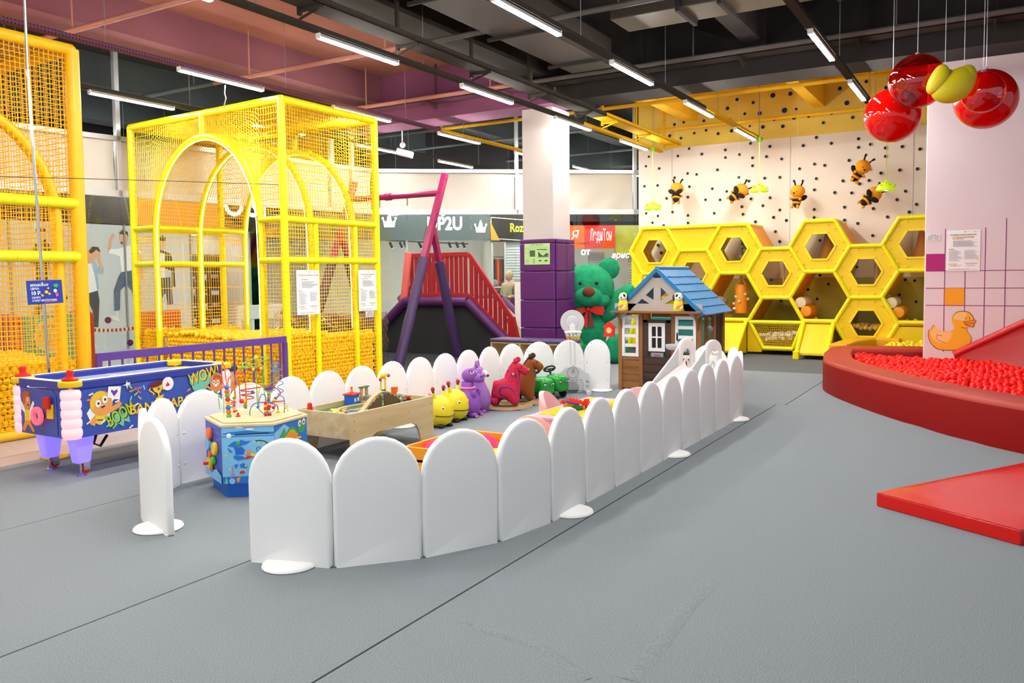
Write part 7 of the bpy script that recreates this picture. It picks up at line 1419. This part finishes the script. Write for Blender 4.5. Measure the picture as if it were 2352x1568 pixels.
# ------------------------------------------------------------------ rule posters
mat('paper', 'f1f2f2', .5); mat('ink_grey', '6d7076', .7); mat('gold', 'b8941c', .6); mat('gold_lt', 'e0b81c', .6)
def banana(P, x, y, s, rot=0.):
    a = [(cos(t)*.5, sin(t)) for t in [-1.2+2.4*i/8 for i in range(9)]]; b = [(cos(t)*.22+.05, sin(t)*.95) for t in [1.2-2.4*i/8 for i in range(9)]]
    P.poly([(x+s*(p*cos(rot)-q*sin(rot)), y+s*(p*sin(rot)+q*cos(rot))) for p, q in a+b], 'gold_lt')
def poster(label, o, u, W_, H_, heads, cols, bans, parent=None):
    n = Vector(u).cross(Z_); t = base('rules_poster', label, 'poster', Vector(o))
    MB().prism([(.01, 0), (W_-.01, 0), (W_, .01), (W_, H_-.01), (W_-.01, H_), (.01, H_), (0, H_-.01), (0, .01)], Vector(o)-n*.0, u, Z_, .003).build('sheet', 'paper', t)
    P = Print(o, u, Z_, start=.004)
    P.ell(W_*.55, H_*.955, W_*.03, H_*.012, 'gold').ell(W_*.83, H_*.955, W_*.03, H_*.014, 'gold_lt').rect(W_*.6, H_*.953, W_*.74, H_*.957, 'ink_grey').rect(W_*.87, H_*.953, W_*.96, H_*.957, 'ink_grey')
    for txt, y, s, m in heads: P.text(txt, W_*.5, H_*y, s, m, bold=.015, align='CENTER')
    for x0, x1, y in cols['bars']: P.rect(W_*x0, H_*y, W_*x1, H_*(y+.013), 'gold')
    rr = random.Random(len(label))
    for x0, x1, y0, y1, k in cols['text']:
        for i in range(k): y = lerp(y1, y0, i/max(k-1, 1)); P.rect(W_*x0, H_*y, W_*lerp(x0, x1, rr.uniform(.6, 1)), H_*(y+.005), 'ink_grey')
    for x, y, s, r in bans: banana(P, W_*x, H_*y, s, r)
    P.build('poster_print', t); return t
LAY = dict(bars=[(.18, .52, .78), (.06, .24, .53), (.06, .33, .17), (.56, .92, .18)], text=[(.2, .95, .6, .74, 9), (.08, .48, .24, .5, 14), (.54, .95, .3, .5, 11), (.1, .5, .12, .14, 2), (.6, .95, .12, .15, 2), (.06, .96, .03, .05, 2)])
poster('white rules poster on the front net of the arched cage, left one of two', (8.33, 8.43, 1.09), (1, 0, 0), .44, .63, [('Игровой модуль «Соки»', .87, .035, 'gold')], LAY, [(.1, .66, .035, pi), (.93, .3, .035, 0)])
poster('white rules poster on the front net of the arched cage, right one of two', (9.62, 8.43, 1.09), (1, 0, 0), .42, .63, [('ИГРОВОЕ ОБОРУДОВАНИЕ', .88, .024, 'ink'), ('«Прыжки»', .825, .034, 'gold')], LAY, [(.9, .58, .035, 0), (.27, .15, .03, pi)])
poster('white rules poster taped to the rose wall above the orange square', (13.195, .645, 1.6), (0, -1, 0), .42, .575, [('ИГРОВОЕ ОБОРУДОВАНИЕ', .87, .024, 'ink'), ('«Горка вулкан»', .81, .036, 'gold')], LAY, [(.9, .3, .035, 0), (.27, .15, .03, pi)])
for lab, o, u in (('small white paper notice below the right poster on the arched cage', (9.78, 8.43, .99), (1, 0, 0)), ('small white paper notice above the magenta square on the rose wall', (13.195, .895, 2.04), (0, -1, 0))):
    t = base('paper_notice', lab, 'notice', o); MB().prism([(0, 0), (.17, 0), (.17, .085), (0, .085)], o, u, Z_, .003).build('sheet', 'paper', t); P = Print(o, u, Z_, start=.004)
    for k in range(6): P.rect(.012, .01+.011*k, .08, .014+.011*k, 'ink_grey').rect(.09, .01+.011*k, .155, .014+.011*k, 'ink_grey')
    P.rect(.05, .075, .12, .08, 'ink').build('notice_print', t)
# ------------------------------------------------------------------ mall beyond the glass
mat('shop_white', 'e6e6e2', .7); mat('poster_grey', 'c3cace', .5); mat('shop_black', '1d1f1e', .25); mat('band_grey', '53605f', .5); mat('sign_light', 'ffffff', .4, emit=2.2, emitc='ffffff'); mat('shutter', 'c2c8ca', .5, .2); mat('shop_wood', '8a6a44', .6); mat('orange_sign', 'f0641c', .45, emit=.25); mat('red_sign', 'd43020', .45, emit=.25); mat('roza', '151512', .4); mat('roza_y', 'e4e01c', .5, emit=.5)
mat('denim', '46607e', .8, noise=(6., .25)); mat('denim_lt', '9db6cc', .8, noise=(6., .2)); mat('denim_dk', '33414e', .8, noise=(6., .25)); mat('tee', 'eef0f2', .8); mat('skin_p', 'd9a98a', .6); mat('hair_b', '4a3222', .8); mat('shoe_w', 'dcdcda', .6); mat('jacket_dk', '3a3430', .8); mat('barrier_red', 'e04a22', .5); mat('barrier_white', 'e8eae8', .5); mat('counter_teal', '2fa890', .5); mat('counter_red', 'c42a20', .5)
mat('shop_glow', 'ffffff', .5, emit=9., emitc='fff4e4')  # glow of the panels added to light the shop interiors
LY = 17.5
sf = tag(MB().mm((-4, LY+.02, 0), (13.75, LY+.3, 2.88)).build('clothes_shop', 'poster_grey'), 'pale grey shop window wall with photo figures across the mall aisle', 'shop front'); 
MB().mm((-4, LY, 2.9), (12.2, LY+.35, 4.9)).build('fascia', 'shop_black', sf); MB().mm((12.2, LY, 2.9), (14.7, LY+.35, 4.9)).build('fascia_panel', 'tray_orange', sf); MB().mm((14.7, LY, 2.9), (22, LY+.35, 4.9)).build('fascia', 'shop_black', sf); MB().mm((-4, LY+.3, 4.9), (24, LY+.6, 5.5)).build('bulkhead', 'slab_dark', sf)
for x in (9.3, 10.3, 11.9, 13.7): MB().mm((x-.02, LY-.01, 0), (x+.02, LY+.02, 2.9)).build('glass_joint', 'alu_dark', sf)
# shop interior, shutter
MB().mm((13.75, 20.2, 0), (15.9, 20.3, 2.9)).build('rear_wall', 'shop_white', sf); MB().mm((13.7, LY+.3, 0), (13.75, 20.3, 2.9)).build('side_wall', 'shop_white', sf); MB().mm((15.85, LY+.3, 0), (15.9, 20.3, 2.9)).build('side_wall', 'shop_white', sf); MB().mm((13.75, LY+.3, 2.9), (15.9, 20.3, 2.95)).build('shop_ceiling', 'shop_white', sf); MB().mm((14.0, LY+.9, 2.86), (15.6, LY+1.1, 2.9)).build('ceiling_light', 'shop_glow', sf); MB().mm((14.0, LY+2, 2.86), (15.6, LY+2.2, 2.9)).build('ceiling_light', 'shop_glow', sf)  # glowing ceiling panels are added fill for the shop interior
sh = base('shop_shelving', 'wooden shop shelving stacked with folded clothes inside the lit shop across the aisle', 'shelving', (14.8, 19.2, 0))
for z in (.35, .75, 1.15, 1.55, 1.95): MB().mm((14.2, 18.9, z), (15.8, 19.4, z+.03)).build('shelf', 'shop_wood', sh)
for x in (14.2, 14.6, 15.0, 15.4, 15.77): MB().mm((x, 18.9, 0), (x+.03, 19.4, 2.3)).build('upright', 'shop_wood', sh)
cl_ = ['tee', 'denim', 'velvet_pink', 'jacket_dk', 'print_orange', 'denim_lt', 'duck_light', 'paper']; i = 0
for z in (.38, .78, 1.18, 1.58):
    for x in (14.25, 14.65, 15.05, 15.45):
        for k in range(3): MB().mm((x, 18.92, z+.055*k), (x+.28, 19.3, z+.05+.055*k)).build('folded_garment', cl_[(i*5+k) % 8], sh, bevel=.01)
        i += 1
for k in range(14): MB().mm((13.85+.02*k, 18.2+.1*k, .75), (13.9+.02*k, 18.26+.1*k, 1.5+.04*(k % 3))).build('hung_garment', cl_[k % 8] if k % 3 else 'jacket_dk', sh, bevel=.01)
def shutter(name, label, A, B, z0, z1):
    A, B = Vector((*A, 0)), Vector((*B, 0)); d = (B-A).normalized(); n = Vector((d.y, -d.x, 0)); n = -n if n.dot(A) > 0 else n; mb = MB(); N = int((z1-z0)/.075); prof = []
    for i in range(N): z = z0+i*.075; prof += [(0, z), (.02, z+.02), (.02, z+.055), (0, z+.07)]
    for z_ in prof: mb.v += [tuple(A+n*z_[0]+Z_*z_[1]), tuple(B+n*z_[0]+Z_*z_[1])]
    mb.f = [(2*i, 2*i+1, 2*i+3, 2*i+2) for i in range(len(prof)-1)]; mb.mi = [0]*len(mb.f); return tag(mb.build(name, 'shutter', fix=True), label, 'shutter')
shutter('roller_shutter', 'closed ribbed roller shutter right of the lit shop, seen through the arched cage', (15.92, LY), (18.2, LY), 0, 2.9)
P = Print((0, LY, 0), (1, 0, 0), Z_, start=.012)
def q2(x, y): p = aty(x, y, LY-.012); return (p.x, p.z)
q = q2(513, 493); P.text('O', q[0], q[1], .85, 'sign_light', bold=.02).text("'", q[0]+.75, q[1], .8, 'orange_sign', bold=.02)
q = q2(568, 496); P.text('STIN', q[0], q[1], .85, 'sign_light', bold=.02); P.build('shop_lettering', sf)
# photo figures printed on the shop window (flat prints)
P = Print((0, LY+.02, 0), (1, 0, 0), Z_, start=.004)
Q1 = lambda x, y: q2(180+x/3.565, 420+y/3.565)
def fig(pts, m): P.poly([Q1(*p) for p in pts], m)
fig([(30, 640), (60, 600), (80, 660), (140, 640), (165, 690), (195, 650), (215, 700), (210, 750), (160, 745), (175, 870), (90, 890), (35, 920), (20, 800)], 'denim_lt'); fig([(75, 670), (110, 650), (140, 760), (160, 880), (60, 920), (50, 900)], 'tee'); fig([(75, 570), (100, 540), (150, 560), (150, 610), (110, 660), (75, 655)], 'skin_p'); fig([(90, 560), (120, 520), (170, 525), (188, 560), (170, 570), (150, 550), (110, 580)], 'hair_b'); fig([(150, 545), (185, 570), (190, 640), (215, 700), (190, 710), (165, 640), (140, 570)], 'skin_p')
fig([(30, 920), (165, 880), (180, 960), (170, 1180), (120, 1180), (125, 1050), (90, 980), (70, 1080), (40, 1080), (20, 980)], 'denim_dk'); fig([(130, 1280), (160, 1350), (130, 1350), (120, 1300)], 'shoe_w')
fig([(330, 540), (430, 510), (470, 530), (520, 560), (510, 640), (450, 720), (360, 730), (345, 600), (290, 580), (255, 580), (262, 540)], 'tee'); fig([(340, 430), (355, 400), (410, 410), (412, 470), (395, 520), (365, 510), (345, 480)], 'skin_p'); fig([(338, 410), (370, 380), (410, 400), (415, 440), (400, 420), (350, 420)], 'hair_b'); fig([(272, 430), (290, 410), (305, 430), (280, 470), (275, 530), (262, 555), (248, 540), (255, 480)], 'skin_p'); fig([(350, 480), (370, 480), (365, 505), (355, 500)], 'maroon'); fig([(500, 560), (530, 640), (540, 780), (510, 800), (510, 660)], 'skin_p')
fig([(355, 730), (450, 715), (500, 820), (520, 1000), (470, 1000), (440, 880), (400, 830), (350, 880), (345, 1040), (300, 1045), (295, 880), (330, 780)], 'denim'); fig([(310, 1050), (335, 1060), (330, 1090), (345, 1130), (310, 1130), (260, 1095), (270, 1085), (315, 1085)], 'shoe_w')
fig([(650, 450), (690, 430), (715, 450), (715, 520), (690, 560), (650, 540)], 'skin_p'); fig([(640, 455), (690, 430), (720, 445), (715, 480), (660, 470)], 'hair_b'); fig([(645, 540), (690, 550), (760, 580), (790, 680), (800, 850), (775, 850), (770, 720), (720, 700), (640, 760)], 'jacket_dk'); fig([(670, 570), (715, 580), (710, 780), (650, 790)], 'tee'); fig([(650, 780), (760, 770), (780, 990), (740, 1000), (720, 900), (690, 940), (690, 1060), (650, 1060)], 'denim_dk'); fig([(690, 980), (730, 990), (725, 1060), (700, 1080)], 'shoe_w')
Q1 = lambda x, y: q2(x/5.227, 560+y/5.227)
fig([(430, 0), (560, -60), (620, 60), (790, 230), (760, 330), (700, 320), (600, 200), (590, 420), (830, 640), (790, 700), (560, 560), (480, 880), (410, 880), (440, 480), (440, 260), (300, 180), (400, 60)], 'jacket_dk'); fig([(440, -160), (520, -190), (570, -120), (540, -60), (460, -50)], 'skin_p'); fig([(430, -170), (520, -210), (580, -150), (450, -140)], 'hair_b')
P.build('figure_print', sf)
# plane of the right-hand shops
RA = Vector((17.4, 14.4, 0)); RB_ = Vector((21.1, 9.7, 0)); rd = (RB_-RA).normalized(); rn = Vector((-rd.y, rd.x, 0)); rn = -rn if rn.dot(RA) > 0 else rn
def onr(x, y, off=0.):
    d = ray(x, y); p0 = Vector((0, 0, EYE)); c = RA+rn*off; t = rn.dot(c-p0)/rn.dot(d); return p0+d*t
def rx(x, y=600): return (onr(x, y)-RA).dot(rd)
sr = base('shop_row', 'row of lit mall shops with signs behind the swing and the column', 'shop front', RA)
def rbox(x0, x1, z0, z1, name, m, off=0., t=.1): a, b = RA+rd*x0+rn*off, RA+rd*x1+rn*off; return MB().bar(a+Z_*(z0+z1)/2, b+Z_*(z0+z1)/2, t, z1-z0).build(name, m, sr)
def rpx(xa, xb, ya, yb, name, m, off=0., t=.1): p, q = onr(xa, ya, off), onr(xb, yb, off); return rbox((p-RA).dot(rd), (q-RA).dot(rd), min(p.z, q.z), max(p.z, q.z), name, m, off, t)
x0, x1, x2, x3 = rx(860), rx(1127), rx(1203), rx(1560)
rbox(-3, x1, 2.6, 3.3, 'fascia', 'band_grey', .05); rbox(x1, x2+.4, 2.55, 3.3, 'fascia', 'roza', .05); rbox(-3, x3+3, 3.3, 5.5, 'bulkhead', 'slab_dark'); rbox(x2+.4, x3+3, 3.1, 3.3, 'fascia', 'slab_dark', .05)
for o_, z0, z1, nm, m_ in ((-2.6, 0, 2.6, 'rear_wall', 'shop_white'),): rbox(-3, x3+3, 0, 3.0, nm, m_, o_)
MB().bar(RA+rd*-3-rn*1.3+Z_*2.85, RA+rd*(x3+3)-rn*1.3+Z_*2.85, 2.6, .04).build('shop_ceiling', 'shop_white', sr)
for xx in (-1, 1.2, 3.4, 5.6, 7.4): a = RA+rd*xx-rn*1.1; MB().bar(a+Z_*2.8, a+rd*1.3+Z_*2.8, .2, .03).build('ceiling_light', 'shop_glow', sr)  # added glowing panels that brighten the right-hand shops
for xx in (rx(935), rx(1130), rx(1160), rx(1300)): rbox(xx-.03, xx+.03, 0, 2.6, 'door_jamb', 'alu', .02); 
rbox(rx(1127), rx(1129), 0, 2.6, 'partition', 'shop_white', -1.3, 2.5)
shutter('roller_shutter', 'closed ribbed roller shutter left of the white column, behind the phone user', tuple((RA+rd*rx(1162)).xy), tuple((RA+rd*rx(1215)).xy), 0, 2.55); shutter('roller_shutter', 'closed ribbed roller shutter right of the white column above the teddy bear', tuple((RA+rd*rx(1350)).xy), tuple((RA+rd*rx(1388)).xy), 0, 2.3); shutter('roller_shutter', 'closed ribbed roller shutter left of the honeycomb climber', tuple((RA+rd*rx(1442)).xy), tuple((RA+rd*rx(1470)).xy), 0, 2.4)
rail_ = base('track_spots', 'black track with small spotlights in the grey fascia shop', 'spotlights', RA+Z_*2.5)
MB().bar(onr(885, 552, -.3), onr(1075, 560, -.3), .03, .03).build('track', 'black', rail_)
for px in (895, 918, 928, 962, 993, 1030, 1047, 1062): p = onr(px, 556, -.3); MB().cyl(p, p+Vector((.05, -.05, -.16)), .035, 10).build('spot_head', 'black', rail_, smooth=50); MB().cyl(p+Vector((.05, -.05, -.16)), p+Vector((.052, -.052, -.166)), .03, 10).build('spot_lens', 'sign_light', rail_)
def lr(px, py, off=.12): p = onr(px, py, off); return ((p-RA).dot(rd), p.z)
P = Print(RA+rn*.11, rd, Z_, start=.004)
q = lr(981, 527); e = lr(981, 497); h = e[1]-q[1]; P.text('UP2U', q[0], q[1], h*1.38, 'sign_light', bold=.03, squeeze=.82); P.line([lr(1013, 492), lr(1017, 496), lr(1022, 492)], .03, 'sign_light')
def crown(cx_, cy, s):
    pts = [(-.9, .2), (-.7, -1), (.7, -1), (.9, .2), (.45, -.2), (.25, .75), (0, .1), (-.25, .75), (-.45, -.2)]; pts = [(-.75, -1), (.75, -1), (.95, .15), (.42, -.25), (.22, .65), (-.22, .65), (-.42, -.25), (-.95, .15)]
    a = lr(cx_, cy); P.poly([(a[0]+x*s, a[1]+y*s) for x, y in pts], 'sign_light')
    for x, y in ((-.95, .3), (0, .85), (.95, .3)): P.ell(a[0]+x*s, a[1]+y*s, .17*s, .2*s, 'sign_light', n=10)
crown(894, 506, .18); crown(1104, 520, .16)
q = lr(1171, 532); P.text('Roza', q[0], q[1], .33, 'roza_y', bold=.02, squeeze=.72)
P.line([lr(1128, 499), lr(1215, 506), lr(1215, 553), lr(1128, 547), lr(1128, 499)], .02, 'print_white'); P.poly([lr(1125, 505), lr(1148, 552), lr(1128, 552)], 'gold')
P.build('sign_print', sr)
# red and orange sign right of the column
ld = base('hanging_shop_sign', 'red and orange shop sign box right of the white column', 'sign', onr(1370, 545, .3))
p, q = onr(1340, 518, .3), onr(1410, 570, .3); MB().bar(Vector((p.x, p.y, (p.z+q.z)/2)), Vector((q.x, q.y, (p.z+q.z)/2)), .25, p.z-q.z).build('sign_box', 'red_sign', ld)
p2, q2_ = onr(1300, 516, .3), onr(1340, 567, .3); MB().bar(Vector((p2.x, p2.y, (p.z+q.z)/2)), Vector((q2_.x, q2_.y, (p.z+q.z)/2)), .25, p.z-q.z).build('sign_box', 'orange_sign', ld)
P = Print(RA+rn*.43, rd, Z_, start=.004)
def lr2(px, py): p = onr(px, py, .435); return ((p-RA).dot(rd), p.z)
q = lr2(1355, 552); w_ = lr2(1405, 552)[0]-q[0]; P.text('ЛедиТон', q[0], q[1], .44, 'print_white', bold=.015, squeeze=w_/(max(a for a, b in glyphs('ЛедиТон', .44)[0]))); q = lr2(1311, 549); P.text('Я', q[0], q[1], .33, 'print_white', bold=.01, shear=.2); q = lr2(1319, 561); P.text('купальники', q[0], q[1], .1, 'ink', squeeze=.75); q = lr2(1334, 585); P.text('от', q[0], q[1], .25, 'sign_light', bold=.02); q = lr2(1404, 592); P.text('арис', q[0], q[1], .22, 'sign_light', bold=.01, shear=.25)
P.build('sign_lettering', ld)
p, q = onr(1412, 522, .1), onr(1520, 578, .1); MB().bar(Vector((p.x, p.y, (p.z+q.z)/2)), Vector((q.x, q.y, (p.z+q.z)/2)), .1, .8).build('dark_fascia', 'wall_olive', sr)
# clothes rail, shelf stand, person, advert stand
rk = base('clothes_rail', 'clothes rail with dark and coral garments in the shop left of the column', 'clothes rail', onr(1145, 760, -.5))
A, B = onr(1124, 590, -.5), onr(1160, 590, -.5); MB().cyl(A, B, .015, 8).build('rail_bar', 'chrome', rk)
for p in (A, B): MB().cyl((p.x, p.y, 0), p, .015, 8).build('upright', 'chrome', rk)
for k in range(9): p = A.lerp(B, (k+.5)/9); MB().bar(Vector((p.x, p.y, p.z-.06)), Vector((p.x, p.y, p.z-.85-.1*(k % 3))), .05, .42, up=(rn.x, rn.y, 0)).build('garment', ['jacket_dk', 'denim_dk', 'jacket_dk', 'satin_red', 'print_orange', 'satin_red', 'band_grey', 'denim_dk', 'toy_grey'][k], rk, bevel=.015)
st_ = base('display_stand', 'white cube display stand with bags and a yellow cap below the clothes rail', 'stand', onr(1145, 770, -.3)); C_ = onr(1143, 600, -.2); C_.z = 0
for z in (.55, .95, 1.3): MB().box(C_+Z_*z, (.75, .4, .025), math.atan2(rd.y, rd.x)).build('shelf', 'white', st_)
for s in (-.36, .36): MB().box(C_+rd*s+Z_*.65, (.03, .4, 1.3), math.atan2(rd.y, rd.x)).build('side', 'white', st_)
for k, (s, z, m_) in enumerate(((-.2, 1.05, 'toy_grey'), (.15, 1.05, 'bead_yellow'), (-.22, .67, 'jacket_dk'), (.05, .67, 'duck_light'), (.24, .67, 'maroon'), (-.1, 1.42, 'toy_grey'), (.15, 1.4, 'maroon'))): MB().ball(C_+rd*s+Z_*z, (.11, .11, .1), 12, 8).build('bag', m_, st_, smooth=180)
mat('shirt_khaki', 'a8a486', .85); mat('trouser_olive', '6e6038', .85); mat('hair_fair', 'c8b48c', .8)
pg = atz(1172, 792); pn = thing('person', 'person in a khaki shirt and olive trousers looking down at a phone in the aisle', 'person', (pg.x, pg.y, 0), math.radians(165))        # faces +x
V = [(0, 0, .95), (0, 0, 1.15), (0, 0, 1.36), (.01, 0, 1.47), (0, .19, 1.4), (.0, .23, 1.13), (.2, .12, 1.12), (0, -.19, 1.4), (.0, -.23, 1.13), (.22, -.08, 1.16), (0, .09, .9), (.02, .1, .5), (0, .1, .08), (0, -.09, .9), (-.02, -.1, .5), (-.02, -.1, .08), (.12, .11, .03), (.1, -.11, .03)]
E = [(0, 1), (1, 2), (2, 3), (2, 4), (4, 5), (5, 6), (2, 7), (7, 8), (8, 9), (0, 10), (10, 11), (11, 12), (0, 13), (13, 14), (14, 15), (12, 16), (15, 17)]
skin('body', V, E, [(.15, .12), (.14, .11), (.16, .11), .055, .06, .05, .035, .06, .05, .035, .09, .068, .05, .09, .068, .05, .04, .04], 'skin_p', pn, 1, 0)
skin('shirt', [V[i] for i in (0, 1, 2, 4, 5, 7, 8)]+[(.14, .16, 1.12), (.15, -.13, 1.14)], [(0, 1), (1, 2), (2, 3), (3, 4), (2, 5), (5, 6), (4, 7), (6, 8)], [(.165, .13), (.155, .12), (.175, .12), .072, .062, .072, .062, .055, .055], 'shirt_khaki', pn, 1, 0)
skin('trousers', [(0, 0, .93), V[10], V[11], V[12], V[13], V[14], V[15]], [(0, 1), (1, 2), (2, 3), (0, 4), (4, 5), (5, 6)], [(.16, .125), .1, .078, .065, .1, .078, .065], 'trouser_olive', pn, 1, 0)
MB().ball((.03, 0, 1.6), (.095, .075, .115), 16, 12, Matrix.Rotation(.35, 3, 'Y')).build('head', 'skin_p', pn, smooth=180); MB().ball((.005, 0, 1.635), (.1, .083, .095), 16, 12).build('hair', 'hair_fair', pn, smooth=180); MB().ball((.125, 0, 1.575), (.02, .014, .02), 8, 6).build('nose', 'skin_p', pn, smooth=180)
for s in (-1, 1): MB().ball((.105, s*.03, 1.6), .009, 8, 6).build('eye', 'ink', pn, smooth=180); MB().ball((.02, s*.076, 1.59), (.022, .01, .03), 8, 6).build('ear', 'skin_p', pn, smooth=180)
MB().bar((.098, -.022, 1.535), (.098, .022, 1.535), .006, .008).build('mouth', 'maroon', pn)
for s, hx, hy, hz in ((1, .21, .1, 1.13), (-1, .23, -.06, 1.17)):
    MB().ball((hx, hy, hz), (.04, .032, .022), 10, 8).build('palm', 'skin_p', pn, smooth=180)
    for k in range(4): MB().tube([(hx+.025, hy-.024+.016*k, hz), (hx+.06, hy-.02+.014*k, hz+.01), (hx+.07, hy-.018+.013*k, hz+.03)], [.009, .008, .006], 6).build('finger', 'skin_p', pn, smooth=180)
    MB().tube([(hx, hy-s*.03, hz+.01), (hx+.03, hy-s*.035, hz+.03), (hx+.045, hy-s*.025, hz+.045)], [.01, .009, .007], 6).build('thumb', 'skin_p', pn, smooth=180)
MB().box((.29, -.05, 1.2), (.012, .075, .15), R=Euler((0, .5, 0)).to_matrix()).build('phone', 'black', pn, bevel=.004)
for s in (-1, 1): MB().ball((.06, s*.105, .035), (.13, .05, .036), 12, 8).build('shoe', 'shop_wood', pn, smooth=180)
mat('advert_teal', '58c0c4', .5)
av = base('advert_stand', 'turquoise advert stand with a white oval beside the person in the aisle', 'advert', atz(1160, 800)); p, q = aty(1138, 675, 11.2), aty(1172, 770, 11.2); MB().mm((p.x, 11.2, .05), (q.x+.25, 11.24, p.z)).build('board', 'advert_teal', av); MB().mm((p.x, 11.19, p.z-.03), (q.x+.25, 11.25, p.z)).build('frame_edge', 'counter_red', av)
P = Print((p.x, 11.2, 0), (1, 0, 0), Z_, start=.003); P.ell(.28, p.z*.55, .18, .3, 'paper', n=24).text('ФОТО', .15, p.z*.6, .1, 'print_red').text('НА', .2, p.z*.45, .1, 'print_red').build('advert_print', av)
# white board panel beside the column, red and white barriers, game counters behind the cages
wa, wb_ = atx(1182, 700, 14.6), atx(1206, 700, 14.6); wbp = tag(MB().mm((14.6, wb_.y, 0), (14.66, wa.y, 1.5)).build('white_board', 'white', bevel=.01), 'tall narrow white board leaning between the red bridge and the column', 'board'); MB().mm((14.59, wb_.y-.01, 1.5), (14.67, wa.y+.01, 1.53)).build('top_edge', 'alu', wbp)
def barrier(label, m, x0, x1, y, h, n, grp=None):
    t = base('plastic_barrier', label, 'barrier', ((x0+x1)/2, y, 0), grp)
    MB().mm((x0, y-.05, h*.68), (x1, y+.05, h)).build('top_board', m, t, bevel=.03); MB().mm((x0, y-.05, .0), (x1, y+.05, .14)).build('bottom_board', m, t, bevel=.02)
    for k in range(n+1): x = lerp(x0+.05, x1-.05, k/n); MB().mm((x-.05, y-.045, .14), (x+.05, y+.045, h*.68)).build('upright', m, t, bevel=.015)
    for x in (x0+.2, x1-.2): MB().mm((x-.06, y-.25, 0), (x+.06, y+.25, .06)).build('foot', 'tyre', t)
a, b = aty(325, 715, 14.2), aty(412, 710, 14.2); barrier('orange red plastic barrier in the aisle, seen through the left of the arched cage', 'barrier_red', a.x, b.x, 14.2, a.z, 4)
a, b = aty(543, 702, 14.6), aty(664, 702, 14.6); barrier('white plastic barrier in the aisle, seen through the right of the arched cage', 'barrier_white', a.x, b.x, 14.6, a.z, 4)
a, b = aty(30, 728, 13.9), aty(212, 725, 13.9)
gc = base('game_counter', 'teal game counter with red rounded ends behind the left cage', 'game counter', ((a.x+b.x)/2, 13.9, 0))
MB().mm((a.x+.15, 13.9, .12), (b.x-.12, 14.4, a.z)).build('cabinet', 'counter_teal', gc, bevel=.02); MB().mm((a.x, 13.86, .05), (b.x, 14.44, .16)).build('skirt', 'counter_red', gc, bevel=.02)
for x in (a.x+.05, b.x-.07): MB().mm((x-.1, 13.85, .05), (x+.1, 14.45, a.z+.04)).build('end_panel', 'counter_red', gc, bevel=.08)
P = Print((a.x, 13.9, 0), (1, 0, 0), Z_, start=.004); c_ = aty(118, 770, 13.9); P.ell(c_.x-a.x, c_.z, .27, .27, 'duck_light', n=28).ring(c_.x-a.x, c_.z, .29, .015, 'paper', 28).text('GOLF', c_.x-a.x, c_.z+.1, .12, 'shop_wood', align='CENTER').text('PUTT PRO', c_.x-a.x, c_.z-.04, .1, 'shop_wood', align='CENTER').text('450', c_.x-a.x, c_.z-.17, .1, 'shop_wood', align='CENTER').build('counter_print', gc)
# striped tape between the barriers
A, B = aty(200, 757, 14.0), aty(316, 752, 14.0); tp = base('striped_tape', 'red and white striped barrier tape stretched across the aisle', 'tape', (A.x, 14, 0)); k = 24
for i in range(k): p, q = A.lerp(B, i/k), A.lerp(B, (i+1)/k); MB().bar(p-Z_*.03*sin(pi*i/k), q-Z_*.03*sin(pi*(i+1)/k), .004, .06).build('tape_stripe', 'counter_red' if i % 2 else 'paper', tp)
struct(MB().mm((29.5, -8, 0), (29.8, 24, 5.5)).build('wall_far', 'slab_dark')); struct(MB().mm((-7, 23.6, 0), (30, 23.9, 5.5)).build('wall_left', 'slab_dark'))
# low wooden seat with purple cushion beside the railing, loose floor balls
se = base('cushion_seat', 'small wooden seat with a dark purple cushion behind the railing', 'seat', (9.05, 9.6, 0)); MB().mm((7.6, 9.3, .02), (8.0, 9.75, .3)).build('seat_box', 'oak_pale', se); MB().mm((7.59, 9.29, .3), (8.01, 9.76, .38)).build('seat_cushion', 'cushion_plum', se, bevel=.03); se.location = (7.8, 9.5, 0)
for ch in se.children: ch.matrix_parent_inverse = Matrix.Translation(-se.location)
for i, (x, y) in enumerate([(-1+2.8*k, 15.2) for k in range(7)]+[(16.5, 13.4), (18.4, 11.2), (20, 9.0), (17.8, 15.5)]):  # extra battens added only to brighten the mall beyond the glass
    b = dup(T0); PLACE[b.name] = (Vector((x, y, 4.2)), 0 if i < 7 else -.9, 1.); b['label'] = 'LED batten light over the mall aisle, %s' % ('%s from the left behind the glass' % ordn[i] if i < 7 else ('beside the grey shop', 'behind the white column', 'left of the dotted wall', 'at the aisle corner')[i-7])
    for s_ in (.2, 1.16): p = Vector((x, y, 0))+Matrix.Rotation(0 if i < 7 else -.9, 3, 'Z') @ Vector((s_, 0, 0)); q = MB().cyl((s_, 0, .1), (s_, 0, 1.29), .005, 5).build('suspension_wire', 'alu_dark', b)
settle()
